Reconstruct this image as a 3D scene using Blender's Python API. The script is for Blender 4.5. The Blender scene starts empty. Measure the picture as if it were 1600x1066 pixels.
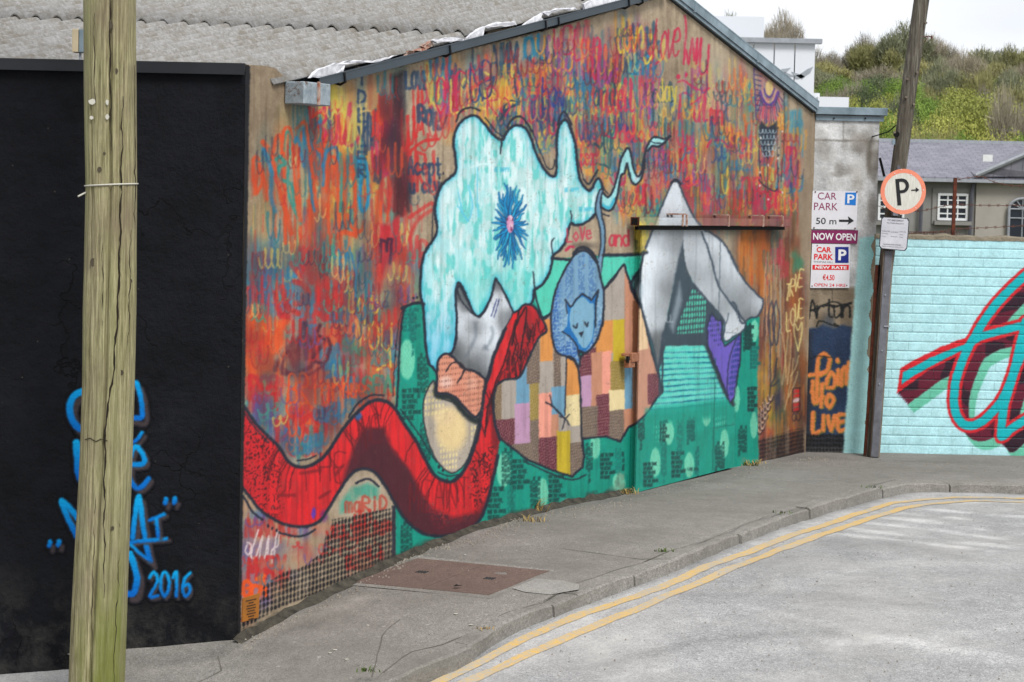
import bpy, bmesh, math, random
import numpy as np
from mathutils import Vector, Matrix, noise as mnoise

sc = bpy.context.scene
R = math.radians
# ------------------------------------------------------------------ camera
CZ = 2.4
FPX = 3400.0                       # focal length in units of a 1600-wide frame
PITCH = math.atan(0.0621)
ROLL = 0.0215
cam_d = bpy.data.cameras.new('camera'); cam = bpy.data.objects.new('camera', cam_d)
sc.collection.objects.link(cam); sc.camera = cam
cam_d.sensor_width = 36.0; cam_d.lens = FPX / 1600 * 36
cam_d.clip_start = 0.1; cam_d.clip_end = 3000
cp, sp = math.cos(PITCH), math.sin(PITCH)
FW = np.array([0, cp, -sp]); R0 = np.array([1., 0, 0]); U0 = np.array([0, sp, cp])
CR = math.cos(ROLL) * R0 + math.sin(ROLL) * U0
CU = -math.sin(ROLL) * R0 + math.cos(ROLL) * U0
O = np.array([0, 0, CZ])
cam.matrix_world = Matrix(((CR[0], CU[0], -FW[0], O[0]), (CR[1], CU[1], -FW[1], O[1]),
                           (CR[2], CU[2], -FW[2], O[2]), (0, 0, 0, 1)))
cam_d.dof.use_dof = True; cam_d.dof.focus_distance = 15.5; cam_d.dof.aperture_fstop = 9.0
# ------------------------------------------------------------------ world, sun, exposure
SUN_EL, SUN_AZ = R(50), R(152)      # azimuth clockwise from +Y: high, behind the camera
w = bpy.data.worlds.new('World'); sc.world = w; w.use_nodes = True
nt = w.node_tree; nt.nodes.clear()
out = nt.nodes.new('ShaderNodeOutputWorld'); bg = nt.nodes.new('ShaderNodeBackground')
sky = nt.nodes.new('ShaderNodeTexSky'); sky.sky_type = 'NISHITA'; sky.sun_disc = False
sky.sun_elevation = SUN_EL; sky.sun_rotation = SUN_AZ; sky.dust_density = 4; sky.air_density = 1.2
hs = nt.nodes.new('ShaderNodeHueSaturation'); hs.inputs['Saturation'].default_value = 0.12
nt.links.new(sky.outputs[0], hs.inputs['Color'])
tc = nt.nodes.new('ShaderNodeTexCoord'); mp = nt.nodes.new('ShaderNodeMapping'); mp.inputs['Scale'].default_value = (1, 1, 3.5)
nz = nt.nodes.new('ShaderNodeTexNoise'); nz.inputs['Scale'].default_value = 3.2; nz.inputs['Detail'].default_value = 5
nt.links.new(tc.outputs['Generated'], mp.inputs[0]); nt.links.new(mp.outputs[0], nz.inputs['Vector'])
cr = nt.nodes.new('ShaderNodeValToRGB')
cr.color_ramp.elements[0].position = .35; cr.color_ramp.elements[0].color = (6.2, 6.5, 7.1, 1)
cr.color_ramp.elements[1].position = .65; cr.color_ramp.elements[1].color = (8.2, 8.4, 8.7, 1)
nt.links.new(nz.outputs[0], cr.inputs[0])
mx = nt.nodes.new('ShaderNodeMixRGB'); mx.inputs[0].default_value = 0.75     # overcast deck over the clear sky
nt.links.new(hs.outputs[0], mx.inputs[1]); nt.links.new(cr.outputs[0], mx.inputs[2])
nt.links.new(mx.outputs[0], bg.inputs[0]); bg.inputs[1].default_value = 0.095
nt.links.new(bg.outputs[0], out.inputs[0])
sun_d = bpy.data.lights.new('sun', 'SUN'); sun_d.energy = 2.0; sun_d.angle = R(20); sun_d.color = (1, .98, .95)
sun = bpy.data.objects.new('sun', sun_d); sc.collection.objects.link(sun)
sdir = Vector((math.sin(SUN_AZ) * math.cos(SUN_EL), math.cos(SUN_AZ) * math.cos(SUN_EL), math.sin(SUN_EL)))
sun.rotation_euler = sdir.to_track_quat('Z', 'Y').to_euler()
sc.view_settings.view_transform = 'Standard'; sc.view_settings.look = 'None'
sc.view_settings.gamma = 1; sc.view_settings.exposure = 0.75; sc.view_settings.use_curve_mapping = False

# ------------------------------------------------------------------ measuring: where a traced point lies on a plane of the place
def ray(x, y): return (x - 800) / FPX * CR + (533 - y) / FPX * CU + FW
def atY(x, y, Y):
    d = ray(x, y); return O + d * (Y / d[1])
BR = atY(1258, 708, 21.7)
_v = ray(2550, 360); DV = np.array([_v[0], _v[1], 0.]); DV /= np.linalg.norm(DV)      # along the gable wall
NV = np.array([DV[1], -DV[0], 0.])                                                     # out of the gable wall
def onW(x, y, off=0.):
    d = ray(x, y); p0 = BR + NV * off
    return O + d * (((p0 - O) @ NV) / (d @ NV))
P0 = onW(371, 1000); P0[2] = 0
def sz(x, y, off=0.):
    p = onW(x, y, off); return (p - P0) @ DV, p[2]
def wp(s, z, off=0.): return P0 + DV * s + NV * off + np.array([0, 0, z])
def proj(p):
    v = np.asarray(p) - O; f = v @ FW
    return 800 + FPX * (v @ CR) / f, 533 - FPX * (v @ CU) / f
YB = float(P0[1])
GQ = [-12, -6, -3, -1.3, -.64, 0, .9, 1.8, 2.9, 4.3, 5.7, 8, 10, 30]
GZv = [-1.0, -.85, -.62, -.45, -.36, -.21, -.09, .01, .09, .10, .06, .04, 0, 0]
def gz(x, y):
    q = (np.asarray(x) - P0[0]) * DV[0] + (np.asarray(y) - P0[1]) * DV[1]
    return np.interp(q, GQ, GZv)
def onG(x, y, dz=0.):
    z = 0.
    for _ in range(12):
        d = ray(x, y); p = O + d * ((z - CZ) / d[2]); z = float(gz(p[0], p[1])) + dz
    d = ray(x, y); return O + d * ((z - CZ) / d[2])

# ------------------------------------------------------------------ object helpers
col = sc.collection
def tag(o, label=None, cat=None, group=None, kind=None):
    if label: o['label'] = label
    if cat: o['category'] = cat
    if group: o['group'] = group
    if kind: o['kind'] = kind
    return o
def thing(name, loc, label, cat, group=None):
    o = bpy.data.objects.new(name, None); col.objects.link(o); o.location = Vector(loc); o.empty_display_size = .2
    return tag(o, label, cat, group)
class MB:
    def __init__(s): s.v = []; s.f = []; s.m = []; s.mi = 0
    def add(s, vs, fs):
        n = len(s.v); s.v += [tuple(map(float, p)) for p in vs]
        for f in fs: s.f.append(tuple(i + n for i in f)); s.m.append(s.mi)
    def box(s, c, sx, sy, sz_, ax=None):
        c = np.array(c, float); ax = ax if ax is not None else np.eye(3)
        a, b, d = [np.array(q, float) for q in ax]
        vs = [c + a * sx / 2 * i + b * sy / 2 * j + d * sz_ / 2 * k for k in (-1, 1) for j in (-1, 1) for i in (-1, 1)]
        s.add(vs, [(0, 2, 3, 1), (4, 5, 7, 6), (0, 1, 5, 4), (2, 6, 7, 3), (0, 4, 6, 2), (1, 3, 7, 5)])
    def prism(s, poly, off):
        poly = [np.array(p, float) for p in poly]; off = np.array(off, float); n = len(poly)
        s.add(poly + [p + off for p in poly], [tuple(range(n))[::-1], tuple(range(n, 2 * n))] +
              [(i, (i + 1) % n, (i + 1) % n + n, i + n) for i in range(n)])
    def tube(s, pts, r, k=8, cap=True):
        pts = [np.array(p, float) for p in pts]; n = len(pts)
        rs = r if hasattr(r, '__len__') else [r] * n
        vs = []; up = None
        for i, p in enumerate(pts):
            t = pts[min(i + 1, n - 1)] - pts[max(i - 1, 0)]; t = t / (np.linalg.norm(t) + 1e-9)
            if up is None: up = np.array([0, 0, 1.]) if abs(t[2]) < .9 else np.array([1., 0, 0])
            a = np.cross(t, up); a /= np.linalg.norm(a) + 1e-9; b = np.cross(a, t); up = b
            for j in range(k):
                th = 2 * math.pi * j / k; vs.append(p + (a * math.cos(th) + b * math.sin(th)) * rs[i])
        fs = [(i * k + j, i * k + (j + 1) % k, (i + 1) * k + (j + 1) % k, (i + 1) * k + j) for i in range(n - 1) for j in range(k)]
        if cap: fs += [tuple(range(k))[::-1], tuple(range((n - 1) * k, n * k))]
        s.add(vs, fs)
    def build(s, name, mats, parent=None, smooth=False, bevel=0, **kw):
        me = bpy.data.meshes.new(name)
        L = np.array(parent_world(parent)) if parent else np.zeros(3)
        org = np.zeros(3)
        if parent is None and s.v: 
            org = np.array(s.v).mean(0); org[2] = np.array(s.v)[:, 2].min()
        me.from_pydata([tuple(np.array(p) - L - org) for p in s.v], [], s.f)
        if not isinstance(mats, (list, tuple)): mats = [mats]
        for m_ in mats: me.materials.append(m_)
        if len(mats) > 1: me.polygons.foreach_set('material_index', s.m)
        bm = bmesh.new(); bm.from_mesh(me); bmesh.ops.recalc_face_normals(bm, faces=bm.faces)
        if bevel: bmesh.ops.bevel(bm, geom=bm.edges[:], offset=bevel, segments=1, affect='EDGES')
        bm.to_mesh(me); bm.free()
        if smooth: me.polygons.foreach_set('use_smooth', [True] * len(me.polygons))
        o = bpy.data.objects.new(name, me); col.objects.link(o)
        if parent: o.parent = parent
        o.location = Vector(org)
        return tag(o, kw.get('label'), kw.get('cat'), kw.get('group'), kw.get('kind'))
def parent_world(o):
    v = Vector((0, 0, 0))
    while o: v += o.location; o = o.parent
    return v
def fast_mesh(name, V, Q, mat, parent=None, colors=None, smooth=False):
    """grid mesh from numpy arrays, with an optional per-vertex colour attribute named paint"""
    me = bpy.data.meshes.new(name); L = np.array(parent_world(parent)) if parent else np.zeros(3)
    V = np.asarray(V, np.float32) - L.astype(np.float32)
    me.vertices.add(len(V)); me.vertices.foreach_set('co', V.ravel())
    me.loops.add(Q.size); me.loops.foreach_set('vertex_index', Q.astype(np.int32).ravel())
    me.polygons.add(len(Q)); me.polygons.foreach_set('loop_start', np.arange(0, Q.size, Q.shape[1], dtype=np.int32))
    me.polygons.foreach_set('loop_total', np.full(len(Q), Q.shape[1], np.int32))
    me.update(calc_edges=True)
    if colors is not None:
        at = me.color_attributes.new('paint', 'FLOAT_COLOR', 'POINT')
        at.data.foreach_set('color', np.asarray(colors, np.float32).ravel())
    if smooth: me.polygons.foreach_set('use_smooth', np.ones(len(Q), bool))
    me.materials.append(mat); o = bpy.data.objects.new(name, me); col.objects.link(o)
    if parent: o.parent = parent
    return o

# ------------------------------------------------------------------ materials
def lin(c):
    c = np.asarray(c, float) / 255.; return np.where(c <= .04045, c / 12.92, ((c + .055) / 1.055) ** 2.4)
KALB = 0.80                         # picture colour -> surface albedo
def alb(c, k=KALB): return tuple(float(x) for x in lin(c) ** 1.1 * k) + (1.,)
class NT:
    def __init__(s, name):
        s.m = bpy.data.materials.new(name); s.m.use_nodes = True; s.t = s.m.node_tree; s.b = s.t.nodes['Principled BSDF']
        s.co = s.t.nodes.new('ShaderNodeTexCoord').outputs['Object']
    def n(s, typ, **kw):
        nd = s.t.nodes.new(typ)
        for k, v in kw.items():
            if k in nd.inputs: nd.inputs[k].default_value = v
            else: setattr(nd, k, v)
        return nd
    def l(s, a, b): s.t.links.new(a, b)
    def noise(s, scale, detail=4, rough=.55, stretch=(1, 1, 1), dist=0):
        mp = s.n('ShaderNodeMapping'); mp.inputs['Scale'].default_value = stretch; s.l(s.co, mp.inputs[0])
        nz = s.n('ShaderNodeTexNoise', Scale=scale, Detail=detail, Roughness=rough, Distortion=dist); s.l(mp.outputs[0], nz.inputs['Vector'])
        return nz.outputs[0]
    def ramp(s, f, stops):
        r = s.n('ShaderNodeValToRGB'); e = r.color_ramp.elements
        e[0].position, e[0].color = stops[0][0], stops[0][1]; e[1].position, e[1].color = stops[-1][0], stops[-1][1]
        for p, c in stops[1:-1]: q = e.new(p); q.color = c
        s.l(f, r.inputs[0]); return r.outputs[0]
    def mix(s, f, a, b, mode='MIX'):
        m_ = s.n('ShaderNodeMixRGB', blend_type=mode)
        for i, v in ((0, f), (1, a), (2, b)):
            if isinstance(v, bpy.types.NodeSocket): s.l(v, m_.inputs[i])
            else: m_.inputs[i].default_value = v
        return m_.outputs[0]
    def bump(s, f, strength=.4, dist=.01):
        b = s.n('ShaderNodeBump', Strength=strength, Distance=dist); s.l(f, b.inputs['Height'])
        if s.b.inputs['Normal'].links: s.l(s.b.inputs['Normal'].links[0].from_socket, b.inputs['Normal'])
        s.l(b.outputs[0], s.b.inputs['Normal'])
    def base(s, c):
        if isinstance(c, bpy.types.NodeSocket): s.l(c, s.b.inputs['Base Color'])
        else: s.b.inputs['Base Color'].default_value = c
    def fin(s, rough=.8, metal=0, spec=.3):
        s.b.inputs['Roughness'].default_value = rough; s.b.inputs['Metallic'].default_value = metal
        s.b.inputs['Specular IOR Level'].default_value = spec; return s.m
def simple(name, c, rough=.8, metal=0, var=.25, scale=6, bump=.3, bscale=60, bdist=.004, stretch=(1, 1, 1), c2=None, k=KALB):
    m = NT(name); A = alb(c, k); B = alb(c2, k) if c2 is not None else tuple(x * (1 - var) for x in A[:3]) + (1,)
    f = m.noise(scale, 6, .65, stretch); m.base(m.ramp(f, [(.32, B), (.68, A)]))
    if bump: m.bump(m.noise(bscale, 5, .6, stretch), bump, bdist)
    return m.fin(rough, metal)
def painted(name, rough=.75, bump=.35, bd=.006, spec=.3, grain=.16):
    m = NT(name); at = m.n('ShaderNodeAttribute', attribute_name='paint')
    f = m.noise(120, 3, .7); c = m.mix(1., at.outputs['Color'], m.ramp(f, [(.3, (1 - grain,) * 3 + (1,)), (.7, (1 + grain * .4,) * 3 + (1,))]), 'MULTIPLY')
    g = m.noise(9, 6, .65); c = m.mix(1., c, m.ramp(g, [(.25, (.86, .85, .83, 1)), (.7, (1.05, 1.05, 1.05, 1))]), 'MULTIPLY')
    m.base(c); m.bump(m.noise(45, 7, .7), bump, bd); m.bump(m.noise(5, 4, .5), .25, .03); return m.fin(rough, 0, spec)
# ================================================================== ARTWORK SHEET
# Flat spray paint, traced on one drawing sheet (1600 x 1066 drawing units) and then laid on the walls' own surfaces as paint.
W_, H_ = 1600, 1066
C = np.zeros((H_, W_, 3), np.float32)
rng = np.random.default_rng(7); random.seed(7)
YY, XX = np.mgrid[0:H_, 0:W_].astype(np.float32)
def vnoise(cx, cy, seed, oct=1):
    r = np.random.default_rng(seed); tot = np.zeros((H_, W_), np.float32); a = 1.; sa = 0
    for o in range(oct):
        gw, gh = int(W_ / cx) + 3, int(H_ / cy) + 3; g = r.random((gh, gw)).astype(np.float32)
        fx = XX / cx; fy = YY / cy; ix = fx.astype(int); iy = fy.astype(int); tx = fx - ix; ty = fy - iy
        tx = tx * tx * (3 - 2 * tx); ty = ty * ty * (3 - 2 * ty)
        tot += a * ((g[iy, ix] * (1 - tx) + g[iy, ix + 1] * tx) * (1 - ty) + (g[iy + 1, ix] * (1 - tx) + g[iy + 1, ix + 1] * tx) * ty)
        sa += a; a *= .55; cx = max(cx / 2, 1.3); cy = max(cy / 2, 1.3)
    return tot / sa
N_fine = vnoise(2.2, 2.6, 1, 2); N_mid = vnoise(14, 18, 2, 3); N_big = vnoise(70, 60, 3, 3); N_str = vnoise(3.5, 70, 4, 2); N_str2 = vnoise(9, 120, 5, 2)
def ss(a, b, x): t = np.clip((x - a) / (b - a), 0, 1); return t * t * (3 - 2 * t)
# wall coordinates of every sheet point for the gable wall
_d = (XX[..., None] - 800) / FPX * CR + (533 - YY[..., None]) / FPX * CU + FW
_t = ((BR - O) @ NV) / (_d @ NV); _p = O + _d * _t[..., None]; S_ = ((_p - P0) @ DV).astype(np.float32); Z_ = _p[..., 2].astype(np.float32); del _d, _p
def smooth(pts, closed=False, k=5):
    p = [np.array(q, float) for q in pts]; n = len(p); o = []
    if n < 3: return p
    for i in range(n if closed else n - 1):
        a, b, c, d = (p[(i - 1) % n], p[i], p[(i + 1) % n], p[(i + 2) % n]) if closed else (p[max(i - 1, 0)], p[i], p[i + 1], p[min(i + 2, n - 1)])
        for j in range(k):
            t = j / k; o.append(.5 * (2 * b + (c - a) * t + (2 * a - 5 * b + 4 * c - d) * t * t + (3 * b - a - 3 * c + d) * t ** 3))
    if not closed: o.append(p[-1])
    return o
def box_of(pts, m):
    a = np.array(pts); x0, y0 = np.floor(a.min(0) - m).astype(int); x1, y1 = np.ceil(a.max(0) + m).astype(int) + 1
    return slice(max(y0, 0), min(y1, H_)), slice(max(x0, 0), min(x1, W_))
def segdist(pts, sl, closed=False):
    X, Y = XX[sl], YY[sl]; d = np.full(X.shape, 1e9, np.float32); n = len(pts)
    for i in range(n if closed else n - 1):
        ax, ay = pts[i]; bx, by = pts[(i + 1) % n]; vx, vy = bx - ax, by - ay; L = vx * vx + vy * vy + 1e-9
        t = np.clip(((X - ax) * vx + (Y - ay) * vy) / L, 0, 1); d = np.minimum(d, (X - ax - t * vx) ** 2 + (Y - ay - t * vy) ** 2)
    return np.sqrt(d)
def inside(pts, sl):
    X, Y = XX[sl], YY[sl]; ins = np.zeros(X.shape, bool); n = len(pts)
    for i in range(n):
        ax, ay = pts[i]; bx, by = pts[(i + 1) % n]
        if ay == by: continue
        ins ^= ((ay > Y) != (by > Y)) & (X < (bx - ax) * (Y - ay) / (by - ay) + ax)
    return ins
def cov_poly(pts, soft=.7):
    sl = box_of(pts, soft * 2 + 1)
    if sl[0].stop <= sl[0].start or sl[1].stop <= sl[1].start: return sl, None
    d = segdist(pts, sl, True); d = np.where(inside(pts, sl), -d, d); return sl, np.clip(.5 - d / (2 * soft), 0, 1)
def put(sl, cov, c, alpha=1., mod=None):
    if cov is None: return
    a = cov * alpha
    if mod is not None: a = a * mod[sl]
    c = c[sl] if isinstance(c, np.ndarray) and c.ndim == 3 else np.asarray(c, np.float32)
    C[sl] = C[sl] * (1 - a[..., None]) + c * a[..., None]
def fill(pts, c, soft=.7, alpha=1., mod=None, sm=False):
    if sm: pts = smooth(pts, True)
    sl, cv = cov_poly([tuple(p) for p in pts], soft); put(sl, cv, c, alpha, mod); return sl, cv
def stroke(pts, w_, c, alpha=1., soft=.8, mod=None, sm=True, k=5, taper=False):
    if sm: pts = smooth(pts, False, k)
    sl = box_of(pts, w_ + soft * 2)
    if sl[0].stop <= sl[0].start or sl[1].stop <= sl[1].start: return
    d = segdist(pts, sl); put(sl, np.clip((w_ / 2 - d) / soft * .5 + .5, 0, 1), c, alpha, mod)
def outline(pts, w_, c, sm=False, **kw):
    if sm: pts = smooth(pts, True)
    stroke(list(pts) + [pts[0]], w_, c, sm=False, **kw)
def blob(x, y, rx, ry, c, alpha=.8, soft=.5):
    sl = (slice(max(int(y - ry * 1.6), 0), min(int(y + ry * 1.6) + 1, H_)), slice(max(int(x - rx * 1.6), 0), min(int(x + rx * 1.6) + 1, W_)))
    if sl[0].stop <= sl[0].start or sl[1].stop <= sl[1].start: return
    d = np.sqrt(((XX[sl] - x) / rx) ** 2 + ((YY[sl] - y) / ry) ** 2); put(sl, 1 - ss(1 - soft, 1 + soft, d), c, alpha)
# stroke alphabet, 4 wide 6 high
FONT = {k: [[tuple(float(a) for a in p.split(',')) for p in st.split()] for st in v.split('|')] for k, v in {
 'A': '0,0 2,6 4,0|1,2.4 3,2.4', 'B': '0,0 0,6 3,5.6 3,3.4 0,3 3.6,2.6 3.6,.4 0,0', 'C': '4,5 2,6 0,4.5 0,1.5 2,0 4,1', 'D': '0,0 0,6 3,5 4,3 3,1 0,0',
 'E': '4,6 0,6 0,0 4,0|0,3 3,3', 'F': '4,6 0,6 0,0|0,3 3,3', 'G': '4,5 2,6 0,4.5 0,1.5 2,0 4,1 4,3 2.4,3', 'H': '0,0 0,6|4,0 4,6|0,3 4,3', 'I': '2,0 2,6',
 'J': '3,6 3,1.4 2,0 .6,.6 0,2', 'K': '0,0 0,6|4,6 0,3 4,0', 'L': '0,6 0,0 4,0', 'M': '0,0 .3,6 2,2 3.7,6 4,0', 'N': '0,0 0,6 4,0 4,6', 'O': '2,0 0,1.5 0,4.5 2,6 4,4.5 4,1.5 2,0',
 'P': '0,0 0,6 3.4,5.6 3.6,3.4 0,3', 'R': '0,0 0,6 3.4,5.6 3.6,3.6 0,3 4,0', 'S': '4,5 2,6 0,4.8 .6,3.4 3.4,2.6 4,1.2 2,0 0,1', 'T': '0,6 4,6|2,6 2,0', 'U': '0,6 0,1.4 2,0 4,1.4 4,6',
 'V': '0,6 2,0 4,6', 'W': '0,6 1,0 2,4 3,0 4,6', 'X': '0,0 4,6|0,6 4,0', 'Y': '0,6 2,3 4,6|2,3 2,0', 'Z': '0,6 4,6 0,0 4,0',
 'a': '3.6,3.4 1.4,4 0,2 1,0 3,.6 3.6,4 4,0', 'b': '0,6 0,0 3,.2 3.6,2 2.6,3.8 0,3', 'c': '3.6,3.4 1.6,4 0,2 1.6,0 3.8,.8', 'd': '3.4,3.2 1.4,4 0,2 1.4,0 3.4,1 3.6,6 3.8,0', 'e': '0,2 3.6,2.4 2.6,4 .8,3.6 0,1.6 1.6,0 4,.8',
 'h': '0,0 0,6|0,2.6 1.8,4 3.4,3 3.6,0', 'i': '2,0 2,4|2,5.4 2,5.7', 'k': '0,0 0,6|3.4,4 .2,2 3.6,0', 'l': '1,0.2 .6,6 2,5.6 1.2,.4 3.4,.4', 'n': '0,0 0,4|0,2.8 2,4 3.6,3 3.6,0', 'o': '2,0 0,2 2,4 3.8,2 2,0',
 'p': '0,4 0,-2.4|0,3 2.4,4 3.6,2 2.2,0 0,.8', 'r': '0,0 0,4|0,2.4 1.6,4 3.4,3.6', 's': '3.6,3.4 1.6,4 .6,2.8 3.2,1.4 2,0 0,.6', 't': '1.6,6 1.6,.6 3.4,.2|0,4 3.4,4', 'u': '0,4 0,1 1.6,0 3.4,1.2|3.6,4 3.6,0', 'v': '0,4 2,0 4,4',
 'y': '0,4 2,.4|4,4 1.4,-2.4 0,-2', 'g': '3.4,3.6 1.2,4 0,2 1.6,.4 3.4,1.4 3.6,4 3.4,-1.6 1.4,-2.4 0,-1.4', 'm': '0,0 0,4 1.6,3.8 2,0 2.2,3.6 3.8,3.6 4,0',
 '0': '2,0 .2,1.5 .2,4.5 2,6 3.8,4.5 3.8,1.5 2,0', '1': '.8,4.6 2.4,6 2.4,0', '2': '0,4.6 1.6,6 3.6,5 3.4,3.4 0,0 4,.2', '6': '3.8,5.8 1.4,4.4 .2,1.8 1.8,0 3.8,1.4 3,3 .6,2.4', "'": '2,6 2,5'}.items()}
def word(txt, x, y, lw, lh, c, w_=1.6, alpha=1., gap=1.35, slope=0., slant=0., vert=False, jit=0., soft=.7, rot=False, mod=None, sm=True):
    """lettering: x, y is the baseline start, lw/lh a letter's width and height; vert stacks letters downwards, rot turns the line to read downwards"""
    cx = 0.
    for ch in txt:
        if ch == ' ': cx += 1; continue
        jy = random.uniform(-jit, jit) * lh; kx = 1 + random.uniform(-jit, jit)
        for st in FONT.get(ch, []):
            pts = []
            for a, b in st:
                u = a / 4 * lw * kx; v = b / 6 * lh + jy
                if rot: px, py = x + v, y + cx * gap * lw + u
                elif vert: px, py = x + u + slant * v, y + cx * gap * lh - v
                else: px = x + cx * gap * lw + u + slant * v; py = y - v + slope * cx * gap * lw
                pts.append((px, py))
            stroke(pts, w_, c, alpha, soft, mod, sm and len(pts) > 2, 3)
        cx += 1
def cursive(x, y, w_, h, c, lw=2, loops=4, alpha=.85, drip=.2, slope=0):
    n = int(loops * 10); ph = random.random() * 6; pts = []; am = [random.uniform(.55, 1) for _ in range(int(loops) + 3)]
    for i in range(n + 1):
        t = i / n; a = am[int(t * loops)]; th = 2 * math.pi * loops * t + ph
        pts.append((x + w_ * t + w_ / loops * .32 * math.cos(th), y + slope * w_ * t - h / 2 * a * math.sin(th)))
    stroke(pts, lw, c, alpha, 1.0, None, False)
    for _ in range(int(loops)):
        if random.random() < drip:
            px, py = random.choice(pts); stroke([(px, py), (px + random.uniform(-.5, .5), py + random.uniform(12, 45))], max(1., lw * .45), c, alpha * .8, .8, sm=False)
def in_poly(x, y, pl):
    r = False; n = len(pl)
    for i in range(n):
        ax, ay = pl[i]; bx, by = pl[(i + 1) % n]
        if (ay > y) != (by > y) and x < (bx - ax) * (y - ay) / (by - ay) + ax: r = not r
    return r
def rnd_in(pl):
    a = np.array(pl)
    for _ in range(200):
        x = random.uniform(a[:, 0].min(), a[:, 0].max()); y = random.uniform(a[:, 1].min(), a[:, 1].max())
        if in_poly(x, y, pl): return x, y
    return a.mean(0)
def wash(pl, pal, n, rx, ry, alpha=.55):
    for _ in range(n):
        x, y = rnd_in(pl); blob(x, y, rx * random.uniform(.5, 1.6), ry * random.uniform(.5, 1.6), random.choice(pal), alpha * random.uniform(.6, 1), .6)
def scribs(pl, pal, n, wr, hr, lw, alpha=.8, drip=.25, slope=-.1):
    for _ in range(n):
        x, y = rnd_in(pl); w1 = random.uniform(*wr); cursive(x - w1 / 2, y, w1, random.uniform(*hr), random.choice(pal), random.uniform(*lw), random.uniform(1.5, 4.5), alpha, drip, slope)
def drips(pl, pal, n, lw, hr, alpha=.6):
    for _ in range(n):
        x, y = rnd_in(pl); h = random.uniform(*hr)
        stroke([(x, y), (x + random.uniform(-1, .5), y + h)], random.uniform(*lw), random.choice(pal), alpha * random.uniform(.5, 1), 1., sm=False)
def dots(pl, ps, pz, rs, rz, c, alpha=1., slope=0., soft=.25, drop=0.):
    """stencilled rows of dots laid out in metres on the gable wall"""
    sl, cv = cov_poly(pl, .7); s, z = S_[sl], Z_[sl] + slope * S_[sl]
    iu = np.floor(s / ps); iv = np.floor(z / pz); u = (s / ps - iu - .5) * ps / rs; v = (z / pz - iv - .5) * pz / rz
    k = 1 - ss(1 - soft, 1 + soft, np.sqrt(u * u + v * v))
    if drop: k = k * (np.modf(np.abs(np.sin(iu * 12.9898 + iv * 78.233) * 43758.5))[0] > drop)
    put(sl, cv * k, c, alpha)
def mesh_net(pl, c, ps=.034, pz=.075, lw=.0035, alpha=.6):
    sl, cv = cov_poly(pl, .7); s, z = S_[sl], Z_[sl]
    a = np.abs(((s / ps + z / pz) % 1) - .5); b = np.abs(((s / ps - z / pz) % 1) - .5)
    put(sl, cv * np.clip(1 - np.minimum(a, b) * ps / lw, 0, 1), c, alpha)

INK = (40, 46, 62)
# ---- bare render of the gable wall
wallpoly = [(372, 90), (460, 90), (1043, -12), (1285, 170), (1270, 730), (1180, 740), (740, 850), (360, 1020)]
base = np.stack([170 + 0 * XX, 154 + 0 * XX, 132 + 0 * XX], -1).astype(np.float32)
base += ((N_str[..., None] - .5) * 46 + (N_mid[..., None] - .5) * 36 + (N_big[..., None] - .5) * 40 + (N_fine[..., None] - .5) * 22) * np.array([1, 1, .95], np.float32)
sl, cv = cov_poly(wallpoly); put(sl, cv, base)
fill([(386, 100), (455, 100), (448, 230), (432, 330), (400, 380), (378, 560), (372, 300)], (122, 106, 86), 14, .8, ss(.3, .7, N_mid * .6 + N_str * .4))
fill([(1236, 190), (1275, 180), (1262, 560), (1246, 560)], (165, 150, 130), 6, .6)
stroke([(1262, 200), (1252, 460)], 10, (120, 100, 80), .5, 6, N_str)
ORG, TEA, BLU, RED, CRI, NAV, YEL, CYN, PUR, MAG, OCH, BRN = (216, 88, 46), (60, 150, 140), (50, 130, 170), (205, 50, 50), (200, 50, 90), (45, 72, 105), (222, 200, 85), (20, 150, 200), (110, 85, 150), (165, 75, 145), (228, 158, 62), (120, 72, 52)
# ---- left field of loose lettering
ZA = [(398, 250), (455, 190), (520, 150), (625, 125), (640, 400), (640, 480), (385, 480), (388, 300)]
ZB = [(385, 400), (655, 400), (640, 500), (615, 620), (540, 640), (510, 700), (430, 700), (380, 620)]
wash(ZA, [(178, 162, 140), (190, 150, 90), (205, 190, 110), (80, 140, 150), (190, 110, 70)], 110, 13, 34, .35)
scribs([(398, 250), (455, 200), (520, 160), (625, 300), (640, 400), (560, 420), (400, 400)], [(200, 80, 45), (70, 130, 140), (190, 60, 60), (60, 100, 120), (205, 175, 80)], 34, (16, 40), (50, 110), (3, 6), .6)
wash([(500, 130), (560, 120), (560, 230), (515, 230)], [YEL], 14, 9, 30, .45)
wash(ZB, [BLU, (95, 135, 150), TEA, RED, (225, 100, 50), (190, 80, 60)], 170, 12, 22, .55)
scribs(ZB, [RED, (225, 92, 45), (60, 130, 150), (190, 60, 50), (120, 60, 80)], 46, (16, 36), (24, 60), (4, 7), .6)
wash([(385, 400), (440, 380), (440, 470), (390, 560)], [PUR, TEA, BLU], 22, 8, 20, .5)
wash([(385, 490), (450, 490), (440, 580), (388, 590)], [ORG, (240, 100, 40)], 26, 10, 20, .65)
wash([(415, 440), (490, 430), (500, 500), (430, 500)], [(70, 150, 185)], 14, 14, 18, .6)
drips(ZA, [ORG, TEA, BLU, YEL, (200, 80, 60)], 70, (1.2, 3.2), (20, 80), .6)
for x, y0, y1 in ((402, 260, 300), (430, 212, 370), (470, 205, 370), (490, 195, 360), (515, 260, 380), (540, 250, 360)):
    stroke([(x, y1), (x - 4, y0 + 40), (x + 4, y0), (x + 13, y0 + 30), (x + 16, y1 + 10)], 6, ORG, .85, 1.6)
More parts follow.
